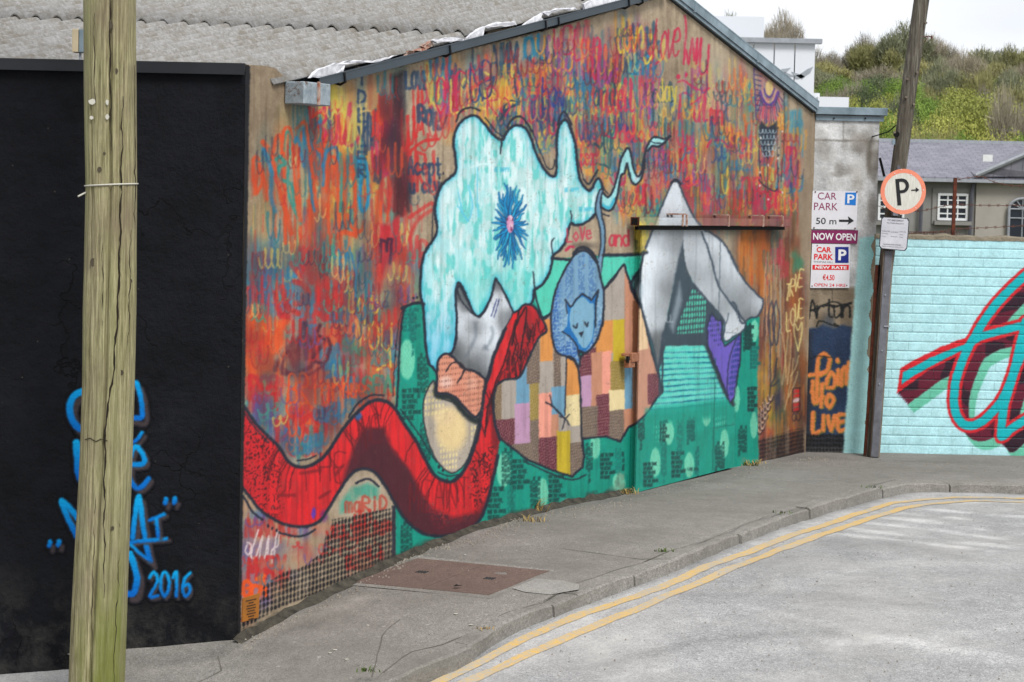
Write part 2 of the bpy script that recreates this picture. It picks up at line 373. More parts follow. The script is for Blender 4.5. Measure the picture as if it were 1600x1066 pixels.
for pts, c, lw in (
  ([(396, 250), (401, 245), (407, 262), (409, 285), (402, 298), (396, 280), (396, 250)], ORG, 6), ([(411, 222), (420, 235), (428, 260), (437, 300), (447, 330), (455, 365)], ORG, 8),
  ([(412, 234), (418, 248), (425, 275), (423, 305), (430, 330)], BLU, 7), ([(432, 250), (438, 245), (445, 256), (436, 262), (440, 280), (456, 290), (460, 320)], TEA, 6),
  ([(443, 235), (445, 212), (453, 208), (453, 240), (450, 300), (470, 350)], TEA, 4), ([(441, 240), (444, 204), (452, 200), (456, 215), (462, 300), (468, 345)], ORG, 4.5),
  ([(462, 220), (463, 215), (468, 225), (475, 260), (478, 240), (474, 205), (479, 205), (482, 250), (486, 300), (492, 330)], BLU, 5),
  ([(466, 200), (472, 192), (478, 196), (484, 240), (492, 300), (497, 350)], ORG, 5), ([(500, 190), (490, 200), (487, 225), (500, 245), (505, 265), (505, 290)], BLU, 5),
  ([(510, 185), (503, 175), (492, 180), (488, 205), (492, 225), (503, 235), (510, 210), (500, 225)], ORG, 5.5), ([(505, 260), (510, 238), (524, 230), (528, 245), (527, 290)], BLU, 5),
  ([(510, 300), (512, 255), (520, 245), (527, 262), (526, 330), (520, 370)], ORG, 5), ([(532, 240), (534, 270), (532, 330)], TEA, 5), ([(540, 320), (542, 270), (548, 262), (553, 270), (556, 300), (552, 322), (544, 325)], ORG, 4),
  ([(484, 165), (486, 200), (490, 170)], RED, 4), ([(514, 160), (518, 215), (525, 222), (529, 172), (532, 222), (540, 215), (545, 170), (548, 162), (546, 180), (537, 215), (543, 228), (555, 225), (560, 216)], CRI, 4.5),
  ([(500, 175), (508, 168), (510, 185), (500, 197), (509, 205), (504, 222)], CRI, 5), ([(560, 248), (559, 262), (566, 246), (562, 310), (566, 330), (573, 322), (576, 295), (570, 250), (560, 250)], CYN, 5.5),
  ([(543, 335), (548, 352), (556, 362), (565, 360), (569, 345)], ORG, 4.5), ([(525, 372), (535, 363), (552, 366), (560, 362)], ORG, 8)):
    stroke(pts, lw, c, .9, 1.4)
cursive(596, 345, -4, 90, ORG, 4, 1, .9); stroke([(590, 300), (588, 350)], 7, ORG, .8, 2); stroke([(604, 345), (610, 300), (606, 270)], 3, ORG)
for i, ch in enumerate('IDEVER'): word(ch, 560, 132 + i * 29, 11, 20, NAV, 4, .9, sm=False)
# dark run-off from the gutter joint
fill([(612, 118), (630, 112), (632, 200), (640, 330), (618, 340), (612, 240)], (38, 28, 34), 5, .9, ss(.1, .5, N_str))
wash([(585, 180), (640, 180), (640, 260), (590, 270)], [(150, 50, 45), (60, 40, 60), (205, 80, 40)], 22, 8, 20, .45)
scribs([(575, 150), (615, 140), (612, 260), (580, 290)], [ORG, RED, NAV, CRI], 12, (12, 26), (40, 90), (3, 5), .8)
scribs([(640, 110), (655, 110), (655, 200), (635, 260)], [CRI, RED], 3, (12, 22), (60, 110), (3, 5), .85)
word('LOVE', 634, 138, 7, 26, NAV, 5, .85, slope=.02, sm=False); word('ROR', 654, 190, 9, 24, NAV, 6, .8, slope=.5)
word('ARI', 633, 300, 14, 60, (205, 60, 60), 5, .85, slope=-.1, sm=False); stroke([(636, 242), (660, 222), (684, 218)], 5, RED, .85); stroke([(640, 340), (672, 318), (676, 320)], 6, RED, .7)
word('Acept', 638, 272, 8, 26, NAV, 4, .85, slope=.05); word('uxcly', 641, 302, 7, 22, NAV, 4.5, .8, slope=-.05)
word('VRS', 640, 410, 12, 40, (205, 60, 60), 6, .7, slope=.5); stroke([(640, 372), (652, 345), (674, 328)], 6, RED, .7, 2.5)
# heart with an M
fill([(583, 362), (590, 350), (606, 352), (622, 340), (628, 380), (618, 410), (606, 450), (596, 440), (586, 400)], (200, 45, 60), 3, .9, None, True)
fill([(600, 330), (622, 330), (624, 250), (612, 260)], (165, 40, 50), 5, .5)
stroke([(594, 410), (595, 374), (604, 378), (604, 392), (606, 374), (612, 374), (610, 412)], 5, (75, 32, 62), .95, 1.2, sm=False)
fill([(595, 430), (612, 420), (612, 455), (590, 460)], (205, 50, 55), 4, .8)
# JAY
for pts in ([(513, 402), (535, 402)], [(529, 390), (530, 440), (527, 458), (520, 455), (517, 440)], [(537, 462), (538, 420), (543, 394), (547, 430), (542, 455), (536, 460)], [(546, 387), (552, 410), (556, 425), (564, 388)], [(556, 425), (555, 470)]):
    stroke(pts, 3.2, (55, 130, 170), .95, 1)
for pts in ([(472, 392), (474, 420), (486, 440)], [(456, 412), (470, 432), (478, 450), (482, 460)], [(460, 440), (478, 448), (480, 468), (462, 475)], [(430, 458), (438, 490), (452, 495)], [(440, 448), (450, 480), (466, 490)], [(478, 396), (489, 440)]):
    stroke(pts, 9, (196, 52, 55), .9, 2)
word('SIE', 500, 500, 13, 60, (200, 55, 60), 8, .85, slope=.05, sm=False); word('R', 498, 470, 14, 40, RED, 8, .8)
scribs([(480, 460), (540, 460), (545, 600), (480, 600)], [RED, (190, 60, 55), BLU], 10, (20, 34), (20, 44), (5, 8), .7)
wash([(575, 430), (650, 420), (640, 490), (605, 500)], [(195, 165, 120), (205, 175, 130), RED], 26, 9, 18, .5)
word('Lovb', 546, 486, 9, 30, (222, 186, 80), 3.5, .95, slope=.05); word('YOU', 556, 545, 15, 44, (225, 190, 85), 3.6, .95, slope=.12, sm=False); stroke([(590, 578), (604, 570), (610, 574), (608, 540)], 3.4, (225, 190, 85))
word('so', 585, 482, 9, 18, PUR, 1.8, .9); word('Z R', 600, 478, 8, 22, (80, 80, 110), 2, .8); word('B', 576, 486, 12, 26, PUR, 1.8, .8)
wash([(535, 520), (570, 510), (575, 580), (540, 590)], [(220, 170, 150), TEA], 14, 7, 14, .6); word('SAa', 537, 548, 9, 18, (80, 165, 135), 5, .8, slope=.3); word('oc', 533, 582, 9, 18, (80, 165, 135), 4, .7)
# maroon tag
stroke([(430, 578), (438, 552), (460, 535), (480, 525), (490, 545), (488, 570), (470, 580), (440, 582), (450, 548), (462, 576), (466, 540), (476, 505), (478, 560)], 7, (92, 38, 58), .8, 2)
stroke([(500, 508), (490, 535), (492, 552), (503, 540), (506, 530), (494, 528), (490, 560), (505, 566), (516, 545), (512, 528)], 5.5, (92, 38, 58), .85, 1.6)
stroke([(436, 572), (470, 588), (500, 575), (512, 560)], 5, (100, 40, 60), .7, 2); stroke([(432, 560), (450, 535), (462, 522)], 8, (185, 170, 145), .7, 3)
word('DOR', 391, 608, 12, 20, (198, 48, 55), 7, .85, slope=.04); word('PiT', 396, 640, 11, 24, (205, 45, 50), 6, .85)
drips([(400, 600), (440, 600), (435, 640), (402, 640)], [RED], 8, (2, 4), (10, 30), .8)
word('BRian', 452, 630, 13, 44, (230, 92, 38), 3.4, .95, gap=1.3, slope=-.02); word('hugs', 536, 622, 9, 34, (228, 95, 42), 3, .9)
stroke([(452, 600), (448, 640), (458, 652), (475, 630), (490, 640), (505, 650), (520, 645)], 3.2, (230, 92, 38)); word('ed', 468, 662, 7, 18, (228, 95, 42), 2.6, .9)
word('SFA', 568, 615, 12, 26, (75, 160, 130), 4.5, .8, slope=-.05)
wash([(395, 620), (430, 640), (440, 690), (400, 650)], [PUR], 14, 6, 14, .5)
word('DIKS', 434, 690, 17, 34, (195, 48, 50), 8, .75, gap=1.1, slope=-.25, jit=.1); word('OUR', 452, 712, 14, 24, (190, 55, 55), 6, .7)
scribs([(440, 640), (540, 640), (520, 690), (460, 710)], [RED, BLU, TEA], 10, (20, 40), (20, 40), (4, 7), .6)
# ---- lower left corner
ZG = [(374, 790), (430, 815), (520, 820), (514, 850), (380, 975), (372, 960)]
wash(ZG, [(205, 150, 120), PUR, (120, 110, 165), (90, 130, 170), (200, 80, 60), (225, 165, 120)], 60, 12, 14, .55)
drips(ZG, [RED, BLU, PUR, (200, 90, 60)], 24, (2, 5), (8, 26), .6)
for x in (384, 396, 408, 420, 436, 452): stroke([(x, 838), (x + 3, 812), (x + 8, 836)], 6, (190, 52, 52), .75, 2)
for pts in ([(386, 852), (383, 862), (389, 866), (392, 852), (387, 848)], [(404, 828), (392, 866), (400, 870), (410, 838), (406, 870), (413, 872), (420, 838), (418, 868), (424, 866)], [(428, 866), (432, 836), (436, 832), (434, 852), (424, 862), (426, 880)]):
    stroke(pts, 2.6, (232, 215, 215), .95, .8)
word('MARV', 388, 905, 13, 32, (198, 50, 52), 6, .9, gap=1.15, slope=-.1, sm=False); word('GrA', 380, 932, 11, 24, (238, 100, 38), 6.5, .95, gap=1.15, slope=-.1); stroke([(402, 905), (412, 900)], 7, (235, 105, 40))
word('gS', 498, 868, 9, 26, (205, 48, 45), 3, .9)
wash([(520, 770), (600, 740), (612, 800), (520, 812)], [(190, 172, 150), (200, 185, 165)], 20, 16, 12, .7)
fill([(532, 785), (550, 762), (575, 755), (592, 762), (590, 780), (560, 775), (545, 800), (532, 802)], (85, 170, 150), 4, .9)
word('maRiD', 540, 800, 10, 22, (195, 75, 60), 4, .75, slope=-.05)
scribs([(520, 810), (610, 795), (610, 870), (530, 900)], [(200, 50, 42)], 12, (20, 36), (20, 36), (2.5, 5), .8)
wash([(430, 860), (600, 820), (600, 890), (440, 930)], [(180, 158, 130)], 16, 16, 12, .5)
dots([(519, 812), (612, 794), (612, 884), (440, 948), (376, 985), (376, 962), (408, 936), (412, 915), (444, 893), (470, 888), (505, 862), (508, 838), (519, 830)], .0425, .037, .0165, .0165, (22, 22, 30), .95, slope=-.035)
fill([(612, 790), (618, 790), (619, 878), (612, 882)], INK, 1, .9)
# ---- crown of the gable: dense lettering
ZD = [(655, 115), (900, 52), (1000, 30), (1040, 80), (1000, 200), (930, 240), (905, 240), (895, 190), (870, 215), (845, 240), (822, 190), (790, 195), (775, 215), (735, 175), (700, 230), (690, 200)]
ZD2 = [(760, 110), (985, 85), (1010, 250), (930, 290), (905, 240), (895, 190), (870, 215), (845, 235), (815, 190), (775, 200)]
ZE = [(1000, 180), (1050, 150), (1100, 100), (1190, 130), (1255, 200), (1245, 330), (1090, 340), (1060, 270), (1040, 290), (990, 300)]
ZE2 = [(880, 250), (1040, 200), (1060, 270), (1030, 340), (1000, 340), (950, 340), (975, 290), (1000, 290)]
wash(ZD2, [OCH, (200, 160, 95), (190, 150, 120), (70, 140, 160), (190, 110, 90)], 200, 7, 18, .5)
wash(ZD, [(190, 90, 110), (80, 130, 150), (200, 150, 80), (150, 90, 120)], 110, 7, 22, .38)
scribs(ZD, [CRI, BLU, (40, 90, 120), MAG, YEL, NAV, (200, 60, 80)], 60, (24, 52), (36, 80), (1.8, 3.6), .75)
scribs(ZD2, [OCH, BLU, CRI, (45, 60, 130), YEL, TEA], 80, (12, 40), (24, 60), (1.6, 3), .7)
wash(ZE, [OCH, BLU, (190, 150, 70), (70, 130, 130), (170, 120, 90), (180, 60, 80)], 240, 5, 24, .55)
wash([(1070, 270), (1250, 300), (1240, 345), (1060, 345)], [(165, 60, 75), (120, 90, 60), (90, 100, 80)], 40, 8, 18, .5)
drips(ZE, [YEL, OCH, BLU, CRI, (60, 140, 160), (95, 80, 60)], 240, (1, 3), (16, 70), .65)
scribs(ZE, [CRI, BLU, OCH, YEL, (170, 60, 100)], 50, (8, 26), (20, 60), (1.6, 3.2), .7)
wash(ZE2, [OCH, (222, 180, 90), (180, 160, 130), CRI, (70, 140, 150)], 80, 7, 16, .45); drips(ZE2, [OCH, CRI, BLU, YEL, MAG], 70, (1, 2.6), (12, 50), .65)
scribs(ZE2, [CRI, BLU, YEL, TEA], 26, (10, 30), (20, 46), (1.6, 3), .75)
fill([(880, 52), (960, 30), (960, 80), (900, 90)], (172, 158, 138), 12, .5)
fill([(1095, 60), (1165, 100), (1150, 190), (1105, 190), (1100, 120)], (185, 175, 155), 14, .65)
def lw_(txt, x, y, w1, h, c, t=2.6, **k): word(txt, x, y, w1, h, c, t, .95, **k)
stroke([(667, 100), (672, 150), (684, 170)], 6, (215, 205, 110), .8, 1.5); lw_('OVER', 682, 178, 13, 56, CRI, 3.4, gap=1.25, slope=-.2); lw_('LOVE', 705, 175, 12, 50, (222, 208, 110), 3, slope=-.15)
lw_('UP', 735, 160, 14, 60, (50, 70, 130), 3, slope=-.15); stroke([(736, 140), (750, 130), (762, 122)], 5, (190, 60, 80), .9); stroke([(748, 140), (755, 154), (766, 148), (772, 120)], 3, (50, 75, 120))
lw_('AMM', 766, 118, 13, 48, (45, 80, 105), 3, gap=1.15, slope=-.15, sm=False); stroke([(803, 118), (808, 150), (812, 160), (795, 158), (783, 178)], 2.6, (45, 70, 90)); stroke([(812, 163), (795, 170), (780, 190), (790, 172), (812, 160)], 2.6, (45, 70, 90))
lw_('Ro', 762, 182, 16, 44, CRI, 2.8, gap=1.2); lw_('OL', 820, 93, 14, 34, (45, 140, 165), 5, gap=1.5, slope=-.2); lw_('WE', 865, 86, 12, 40, (195, 50, 90), 3, slope=-.2)
lw_('boy', 848, 168, 11, 46, (45, 60, 140), 3, gap=1.1); lw_('ur', 860, 166, 8, 34, (40, 75, 150), 2.6); lw_('WOU', 850, 112, 13, 26, OCH, 3, gap=1.2, sm=False)
lw_('Love', 898, 92, 9, 46, (200, 55, 95), 3.4, gap=1.15, slope=-.06); lw_('oull', 918, 122, 8, 50, (205, 50, 95), 3.6, gap=1.05, slope=.1)
lw_('dovo', 965, 82, 10, 54, (228, 205, 75), 3.6, gap=1.05, slope=-.15); stroke([(1016, 55), (1017, 60)], 5, YEL); lw_('Love', 1020, 96, 10, 66, (200, 50, 85), 2.8, gap=1., slope=-.25, slant=.1)
for pts in ([(1070, 25), (1072, 50), (1068, 100), (1072, 78), (1076, 100), (1082, 60), (1085, 95), (1090, 60), (1088, 100), (1096, 60), (1093, 112), (1104, 108), (1108, 70), (1105, 110), (1104, 140), (1086, 138), (1070, 127), (1060, 128)], [(1077, 165), (1092, 155), (1108, 138)], [(1062, 150), (1070, 145), (1080, 150)], [(1064, 148), (1060, 185)]):
    stroke(pts, 3, (205, 48, 90), .95, .9)
blob(1060, 120, 3, 4, CRI, 1, .2); blob(1072, 117, 2.5, 4, CRI, 1, .2)
lw_('all', 1020, 160, 9, 30, (40, 75, 95), 3); lw_('day', 1028, 158, 8, 34, YEL, 2.4); lw_('nell', 958, 172, 8, 48, (205, 50, 90), 2.6, gap=1.05, slope=.12); stroke([(950, 130), (958, 110), (964, 108)], 5, MAG); stroke([(960, 70), (962, 120)], 3, MAG)
lw_('dni', 984, 116, 9, 30, (40, 140, 175), 4); stroke([(1006, 90), (1010, 100), (1018, 88)], 3, YEL); lw_('H', 1002, 185, 12, 36, (160, 75, 150), 4); lw_('and', 928, 165, 9, 34, (40, 80, 105), 3); lw_('ul', 1085, 190, 9, 36, CRI, 3.6); lw_('mn', 1110, 195, 8, 34, (205, 60, 70), 3)
lw_('dolo', 968, 222, 9, 26, (205, 60, 85), 3, gap=1.1); stroke([(942, 208), (956, 216), (962, 212), (962, 190)], 3.4, CRI); lw_('peap', 908, 258, 6, 26, (205, 60, 85), 2.4, gap=1.05)
lw_('U', 944, 240, 10, 36, (45, 85, 100), 3); stroke([(929, 225), (937, 230), (941, 225)], 4, (45, 85, 100)); stroke([(932, 256), (945, 258), (954, 262), (954, 225)], 3, (45, 85, 100)); blob(919, 268, 7, 7, (240, 180, 90), .8, .5)
lw_('pao', 1062, 255, 9, 34, (205, 55, 80), 2.8, gap=1.1); stroke([(1105, 230), (1112, 220), (1128, 219), (1137, 230)], 3.6, CRI); stroke([(1075, 292), (1090, 283)], 5, CRI, .8); stroke([(1068, 284), (1075, 278)], 5, (215, 70, 80))
lw_('wour', 975, 320, 9, 44, (205, 60, 80), 2.8, gap=1.2, slope=-.05); lw_('HO', 1165, 335, 16, 36, (195, 50, 85), 3, gap=1.3); lw_('wer', 1185, 325, 10, 40, (200, 50, 80), 3.4); lw_('ap', 1228, 250, 7, 30, (195, 55, 90), 2.8)
fill([(1222, 175), (1252, 170), (1254, 210), (1228, 206)], (70, 150, 175), 3, .8, ss(.3, .5, N_str)); stroke([(1255, 212), (1254, 245)], 1.6, (70, 150, 175)); lw_('no', 1160, 300, 12, 34, (190, 50, 75), 3)
def marc(rx, ry, lw, c, a0=20, a1=160, cx=1202, cy=132):
    stroke([(cx + rx * math.cos(R(a)), cy + ry * math.sin(R(a))) for a in range(a0, a1 + 1, 10)], lw, c, .95, .8, sm=False)
# ---- field right of the gate
ZF = [(1153, 360), (1236, 350), (1260, 420), (1258, 700), (1184, 722), (1187, 480), (1155, 430)]
fill([(1150, 356), (1236, 352), (1246, 480), (1258, 640), (1256, 708), (1184, 724), (1186, 480), (1150, 420)], (118, 84, 62), 8, .85)
wash(ZF, [(150, 90, 50), (90, 62, 52), (170, 110, 60), (120, 55, 50)], 90, 6, 26, .5)
wash([(1153, 365), (1195, 365), (1200, 450), (1160, 430)], [(205, 130, 60), (190, 110, 50)], 34, 5, 26, .6); wash([(1185, 590), (1230, 590), (1215, 690), (1188, 690)], [(190, 150, 60), (80, 110, 80), (170, 60, 55), (60, 60, 80)], 40, 6, 14, .6)
wash([(1190, 545), (1210, 545), (1210, 640), (1190, 640)], [(200, 160, 60)], 10, 5, 22, .5)
drips(ZF, [(220, 140, 60), (90, 60, 50), (70, 90, 90), (180, 70, 60), (200, 120, 60)], 130, (1, 2.4), (20, 80), .6)
wash([(1238, 390), (1252, 390), (1252, 430), (1240, 430)], [(70, 140, 110)], 6, 5, 10, .6)
scribs([(1190, 370), (1230, 370), (1225, 440), (1195, 430)], [(190, 55, 75), (90, 110, 100)], 8, (8, 16), (30, 60), (1.6, 2.6), .7)
for _ in range(26):
    x = random.uniform(1195, 1225); stroke([(x, random.uniform(400, 470)), (x + random.uniform(-9, 5), random.uniform(480, 600))], 1.3, random.choice([(205, 170, 150), (170, 180, 160), (60, 65, 90), (220, 180, 120)]), .7, .7, sm=False)
for x in (1206, 1213): stroke([(x, 470), (x - 6, 500), (x, 540), (x + 5, 500), (x, 470)], 2.2, (55, 60, 85), .85)
CRM = (232, 214, 150)
word('TRVE', 1227, 470, 6, 26, CRM, 2, .95, gap=1.12, slope=-1.1, slant=.1); word('LOVE', 1229, 516, 6, 28, CRM, 2, .95, gap=1.1, slope=-1.)
stroke([(1247, 548), (1241, 520), (1242, 506), (1247, 516), (1252, 504), (1253, 518), (1247, 548)], 2, CRM)
for a, b in (((1222, 520), (1228, 590)), ((1232, 500), (1222, 600)), ((1236, 520), (1230, 600)), ((1240, 560), (1226, 640)), ((1248, 556), (1236, 588)), ((1246, 582), (1232, 620))): stroke([a, ((a[0] + b[0]) / 2 + 2, (a[1] + b[1]) / 2), b], 1.6, (215, 195, 150), .8)
for i, c in enumerate([(205, 45, 50), (205, 45, 50), (235, 200, 210), (205, 45, 55), (190, 40, 50)]): fill([(1240, 610 + i * 7), (1250, 608 + i * 7), (1250, 613 + i * 7), (1239, 615 + i * 7)], c, .7, .95)
outline([(1239, 608), (1250, 606), (1249, 643), (1238, 644)], 1.6, (50, 25, 35)); marc(3, 6, 1.4, (50, 35, 45), 0, 350, 1241, 652); marc(3, 6, 1.4, (50, 35, 45), 0, 350, 1247, 651)
stroke([(1203, 500), (1204, 560), (1204, 600), (1200, 640)], 1.8, (60, 60, 70)); stroke([(1214, 560), (1210, 590), (1204, 603), (1212, 600), (1217, 594)], 2.4, (55, 60, 70))
for j in range(4):
    for i in range(5 - j): marc(3.4, 9, 1.7, (215, 185, 165), 10, 170, 1187 + i * 4.2, 640 + j * 9 - i * 6); marc(4.2, 10, 1.5, (50, 30, 45), 10, 170, 1187 + i * 4.2, 642 + j * 9 - i * 6)
fill([(1185, 690), (1256, 672), (1257, 710), (1186, 726)], (52, 40, 44), 5, .55)
dots([(1185, 686), (1256, 668), (1257, 710), (1186, 726)], .052, .04, .018, .015, (24, 20, 28), .95)
# ---- years of rain on the loose lettering: streaks wear it back to the render
_w = ss(.5, .72, N_str * .55 + N_mid * .45)[..., None] * .34 + ss(.55, .8, N_fine)[..., None] * .10
_m = np.zeros((H_, W_), np.float32); sl, cv = cov_poly(wallpoly); _m[sl] = cv; _w *= _m[..., None]
C[:] = C * (1 - _w) + (base * .94) * _w
_g = C.mean(-1, keepdims=True); C[:] = (C * 1.06 - _g * .06) * (1 - .05 * _m[..., None] * ss(.45, .7, N_str2)[..., None])
wash(ZB, [(120, 48, 52), (56, 92, 108), (150, 60, 55), (84, 60, 84)], 60, 10, 18, .38); wash(ZA, [(150, 60, 50), (70, 108, 116), (130, 70, 60)], 40, 8, 26, .34); wash(ZD, [(140, 60, 80), (70, 90, 120)], 30, 6, 18, .3); wash([(600, 118), (632, 110), (636, 330), (600, 330)], [(110, 30, 40), (50, 40, 60)], 18, 7, 26, .5)
# fresh fine lines over the worn ones
for zz_, pal_, n_, wr_, hr_ in ((ZA, [ORG, (190, 70, 50), (40, 130, 150), (180, 50, 60), NAV, (200, 60, 60), TEA, (30, 120, 140), (215, 195, 100)], 70, (10, 34), (24, 80)), (ZB, [RED, ORG, (40, 120, 160), (70, 160, 140), PUR, RED, (150, 40, 50), (225, 90, 40), (120, 45, 60), (210, 185, 100)], 130, (10, 34), (16, 46)),
  (ZD, [CRI, (35, 130, 170), NAV, MAG, YEL, (215, 60, 70), OCH, TEA], 120, (10, 34), (22, 60)), (ZE, [CRI, (35, 140, 170), OCH, YEL, MAG, (50, 80, 130), (225, 110, 60)], 150, (6, 20), (14, 46)), (ZE2, [CRI, (35, 130, 170), OCH, YEL, MAG], 50, (8, 22), (14, 40)), (ZG, [RED, PUR, BLU, ORG], 20, (10, 26), (12, 26)),
  ([(640, 200), (700, 180), (712, 250), (690, 290), (660, 380), (640, 400)], [RED, NAV, (205, 60, 60)], 16, (10, 24), (20, 50))):
    for _ in range(int(n_ * .6)):
        x, y = rnd_in(zz_); w1 = random.uniform(*wr_)
        cursive(x - w1 / 2, y, w1, random.uniform(*hr_), random.choice(pal_), random.choice([1., 1.2, 1.5, 1.9, 2.4]), max(1., w1 / random.uniform(9, 14)), random.uniform(.55, .85), .3, random.uniform(-.4, .2))
for zz_, n_ in ((ZA, 34), (ZB, 40), (ZD, 44), (ZE, 50), (ZE2, 16)):
    for _ in range(n_):
        x, y = rnd_in(zz_); w1 = random.uniform(8, 26); cursive(x - w1 / 2, y, w1, random.uniform(16, 54), random.choice([(130, 30, 45), (60, 50, 80), (170, 40, 40), (40, 80, 100), (215, 60, 60), (235, 110, 60), (240, 200, 120)]), random.choice([.9, 1.1, 1.4]), max(1., w1 / 9), .8, .2, random.uniform(-.4, .2))
# ---- mandala under the eaves, over the lettering
fill([(1178, 105), (1180, 150), (1184, 175), (1190, 190), (1214, 192), (1222, 160), (1226, 142)], (190, 150, 150), 3, .6)
for i in range(15):
    a = R(25 + i * 9.5); stroke([(1202 + 15 * math.cos(a), 132 + 32 * math.sin(a)), (1202 + 23 * math.cos(a), 132 + 62 * math.sin(a))], 1.6, [(80, 60, 110), (180, 50, 90), (60, 70, 120)][i % 3], .95, .6, sm=False)
for i in range(9): stroke([(1180, 108 + i * 8), (1190 - i * .2, 112 + i * 7.5)], 1.5, (60, 60, 110), .9, .6, sm=False)
stroke([(1178, 106), (1181, 178), (1184, 188)], 1.6, (90, 60, 130)); blob(1202, 138, 6, 12, (225, 200, 140), .95, .15)
for rx, ry, lw, c in ((8, 20, 2.6, (90, 70, 150)), (12, 27, 2, (215, 170, 150)), (14, 32, 3, (95, 60, 150)), (17, 37, 1.4, (60, 50, 100))): marc(rx, ry, lw, c)
fill([(1185, 198), (1190, 190), (1200, 200), (1213, 190), (1214, 205), (1206, 235), (1200, 250), (1190, 235), (1186, 215)], (42, 52, 66), 1.5, .95)
for j in range(5):
    for i in range(5 - j // 2): marc(3, 5.5, 1.1, (185, 205, 215), 0, 180, 1189 + i * 5.4 + j * 1.5, 203 + j * 9)
for i in range(9): stroke([(1187 + i * 3, 186), (1188 + i * 2.9, 166)], 1.1, (215, 90, 110), .9, .5, sm=False)
for x, y0, y1, bow in ((1186, 220, 290, 6), (1225, 145, 285, -5), (1199, 250, 300, 1), (1214, 190, 300, 2)): stroke([(x, y0), (x + .5, (y0 + y1) / 2), (x + bow, y1)], 1.3, (55, 60, 75), .9, .6)
stroke([(1186, 282), (1196, 292), (1210, 299), (1214, 296)], 1.8, (50, 45, 70))
for i in range(22): blob(random.choice([1201, 1215, 1217, 1188, 1223]) + random.uniform(-1, 1), 200 + i * 5.3, 1.2, 1.8, (230, 225, 220) if i % 2 else (50, 55, 80), .9, .3)
# ---- the reclining figure: teal ground first
TEAL, AQUA = (0, 160, 140), (96, 214, 190)
teal = [(628, 500), (633, 480), (648, 474), (664, 474), (672, 560), (700, 640), (760, 700), (780, 500), (862, 404), (1010, 396), (1150, 470), (1164, 506), (1172, 497), (1187, 495), (1183, 590), (1185, 728), (1146, 740), (988, 780), (900, 790), (745, 838), (619, 885), (618, 790), (600, 640), (618, 636), (618, 600), (622, 556)]
tcol = np.stack([0 + 14 * N_mid, 158 + 18 * (N_mid - .5) + 14 * (N_fine - .5), 138 + 18 * (N_mid - .5)], -1).astype(np.float32)
fill(teal, tcol)
fill([(615, 640), (640, 665), (662, 700), (680, 735), (660, 735), (636, 700)], (0, 140, 125), 2, .5)
aq = [(835, 455), (846, 446), (858, 429), (862, 413), (864, 404), (893, 406), (930, 402), (944, 402), (989, 400), (1010, 397), (1003, 420), (986, 452), (975, 413), (944, 452), (938, 470), (862, 489), (848, 497), (835, 470)]
fill(aq, AQUA, .8, 1); fill([(975, 404), (1003, 402), (996, 430), (987, 445)], (60, 200, 175), 1)
def oval(x, y, rx, ry):
    blob(x, y, rx, ry, (132, 218, 186), .95, .12); pl = [(x + rx * math.cos(a) * .95, y + ry * math.sin(a) * .95) for a in np.arange(0, 6.28, .4)]
    mesh_net(pl, (60, 180, 160), .045, .04, .003, .7)
for o in ((636, 562, 12.5, 31), (787, 735, 11, 27), (848, 771, 8.5, 24), (930, 697, 8, 20), (967, 755, 10, 16), (1045, 675, 8, 20), (1024, 723, 8, 23), (1077, 727, 7.5, 20), (1104, 650, 7, 16), (1132, 693, 7, 22), (1151, 623, 5, 21), (1178, 664, 5.5, 21), (1179, 517, 6, 17)): oval(*o)
STN = ['WHAT YOU THINK', 'YOU BECOME', 'WHAT YOU FEEL', 'YOU ATTRACT', 'WHAT YOU IMAGINE', 'YOU CREATE']
def stencil(x, y, lh, c=(14, 62, 62), w1=None, slope=-.05, a=.95):
    w1 = w1 or lh * .34
    for i, t in enumerate(STN): word(t, x, y + i * lh * 1.32, w1, lh * .9, c, .9, a, gap=1.15, slope=slope, soft=.6, sm=False)
def stencil_v(x, y, lh, n=4, c=(14, 70, 68), a=.85, w1=2.):
    for i in range(n): word(STN[(i + n) % 6] + ' ' + STN[(i + 1) % 6], x + (n - i) * lh * 1.25, y + (i % 2) * 6, w1, lh * .9, c, .9, a, gap=1.2, rot=True, soft=.6, sm=False)
stencil(628, 614, 6.4, w1=1.65); stencil(801, 724, 6.2, w1=1.5); stencil(762, 768, 6.6, w1=1.6); stencil(857, 748, 5.6, w1=1.5); stencil(938, 714, 5.2, w1=1.3); stencil(1005, 728, 5, w1=1.3); stencil(1049, 711, 5.4, w1=1.25); stencil(1031, 661, 4.4, w1=.8, a=.8); stencil(1168, 610, 5, w1=.9); stencil(1164, 514, 5, w1=.9); stencil(1172, 546, 4.6, (10, 110, 105), w1=.9)
stencil_v(648, 552, 3.6); stencil_v(652, 655, 3.4); stencil_v(622, 815, 3.6, 4, w1=1.6); stencil_v(780, 700, 3.4, w1=1.8); stencil_v(825, 745, 3.2, 4, w1=1.5); stencil_v(790, 760, 2.6, 4, (5, 120, 112)); stencil_v(912, 692, 3, 3, w1=1.6); stencil_v(958, 700, 2.6, 3, (5, 125, 115), w1=1.5); stencil_v(1114, 690, 3, 4, w1=1.3); stencil_v(1150, 665, 2.8, 4, w1=1.3); stencil_v(1070, 650, 2.6, 4, (5, 90, 85), w1=1.2); stencil_v(1055, 655, 2.4, 3, (10, 120, 110)); stencil_v(1030, 690, 2.4, 3, (10, 120, 110)); stencil_v(993, 655, 3, 3, w1=1.2); stencil_v(1158, 505, 2.6, 4, w1=1.2); stencil_v(636, 480, 3, 3, (5, 110, 105)); stencil_v(1083, 698, 2.6, 2, (5, 100, 100))
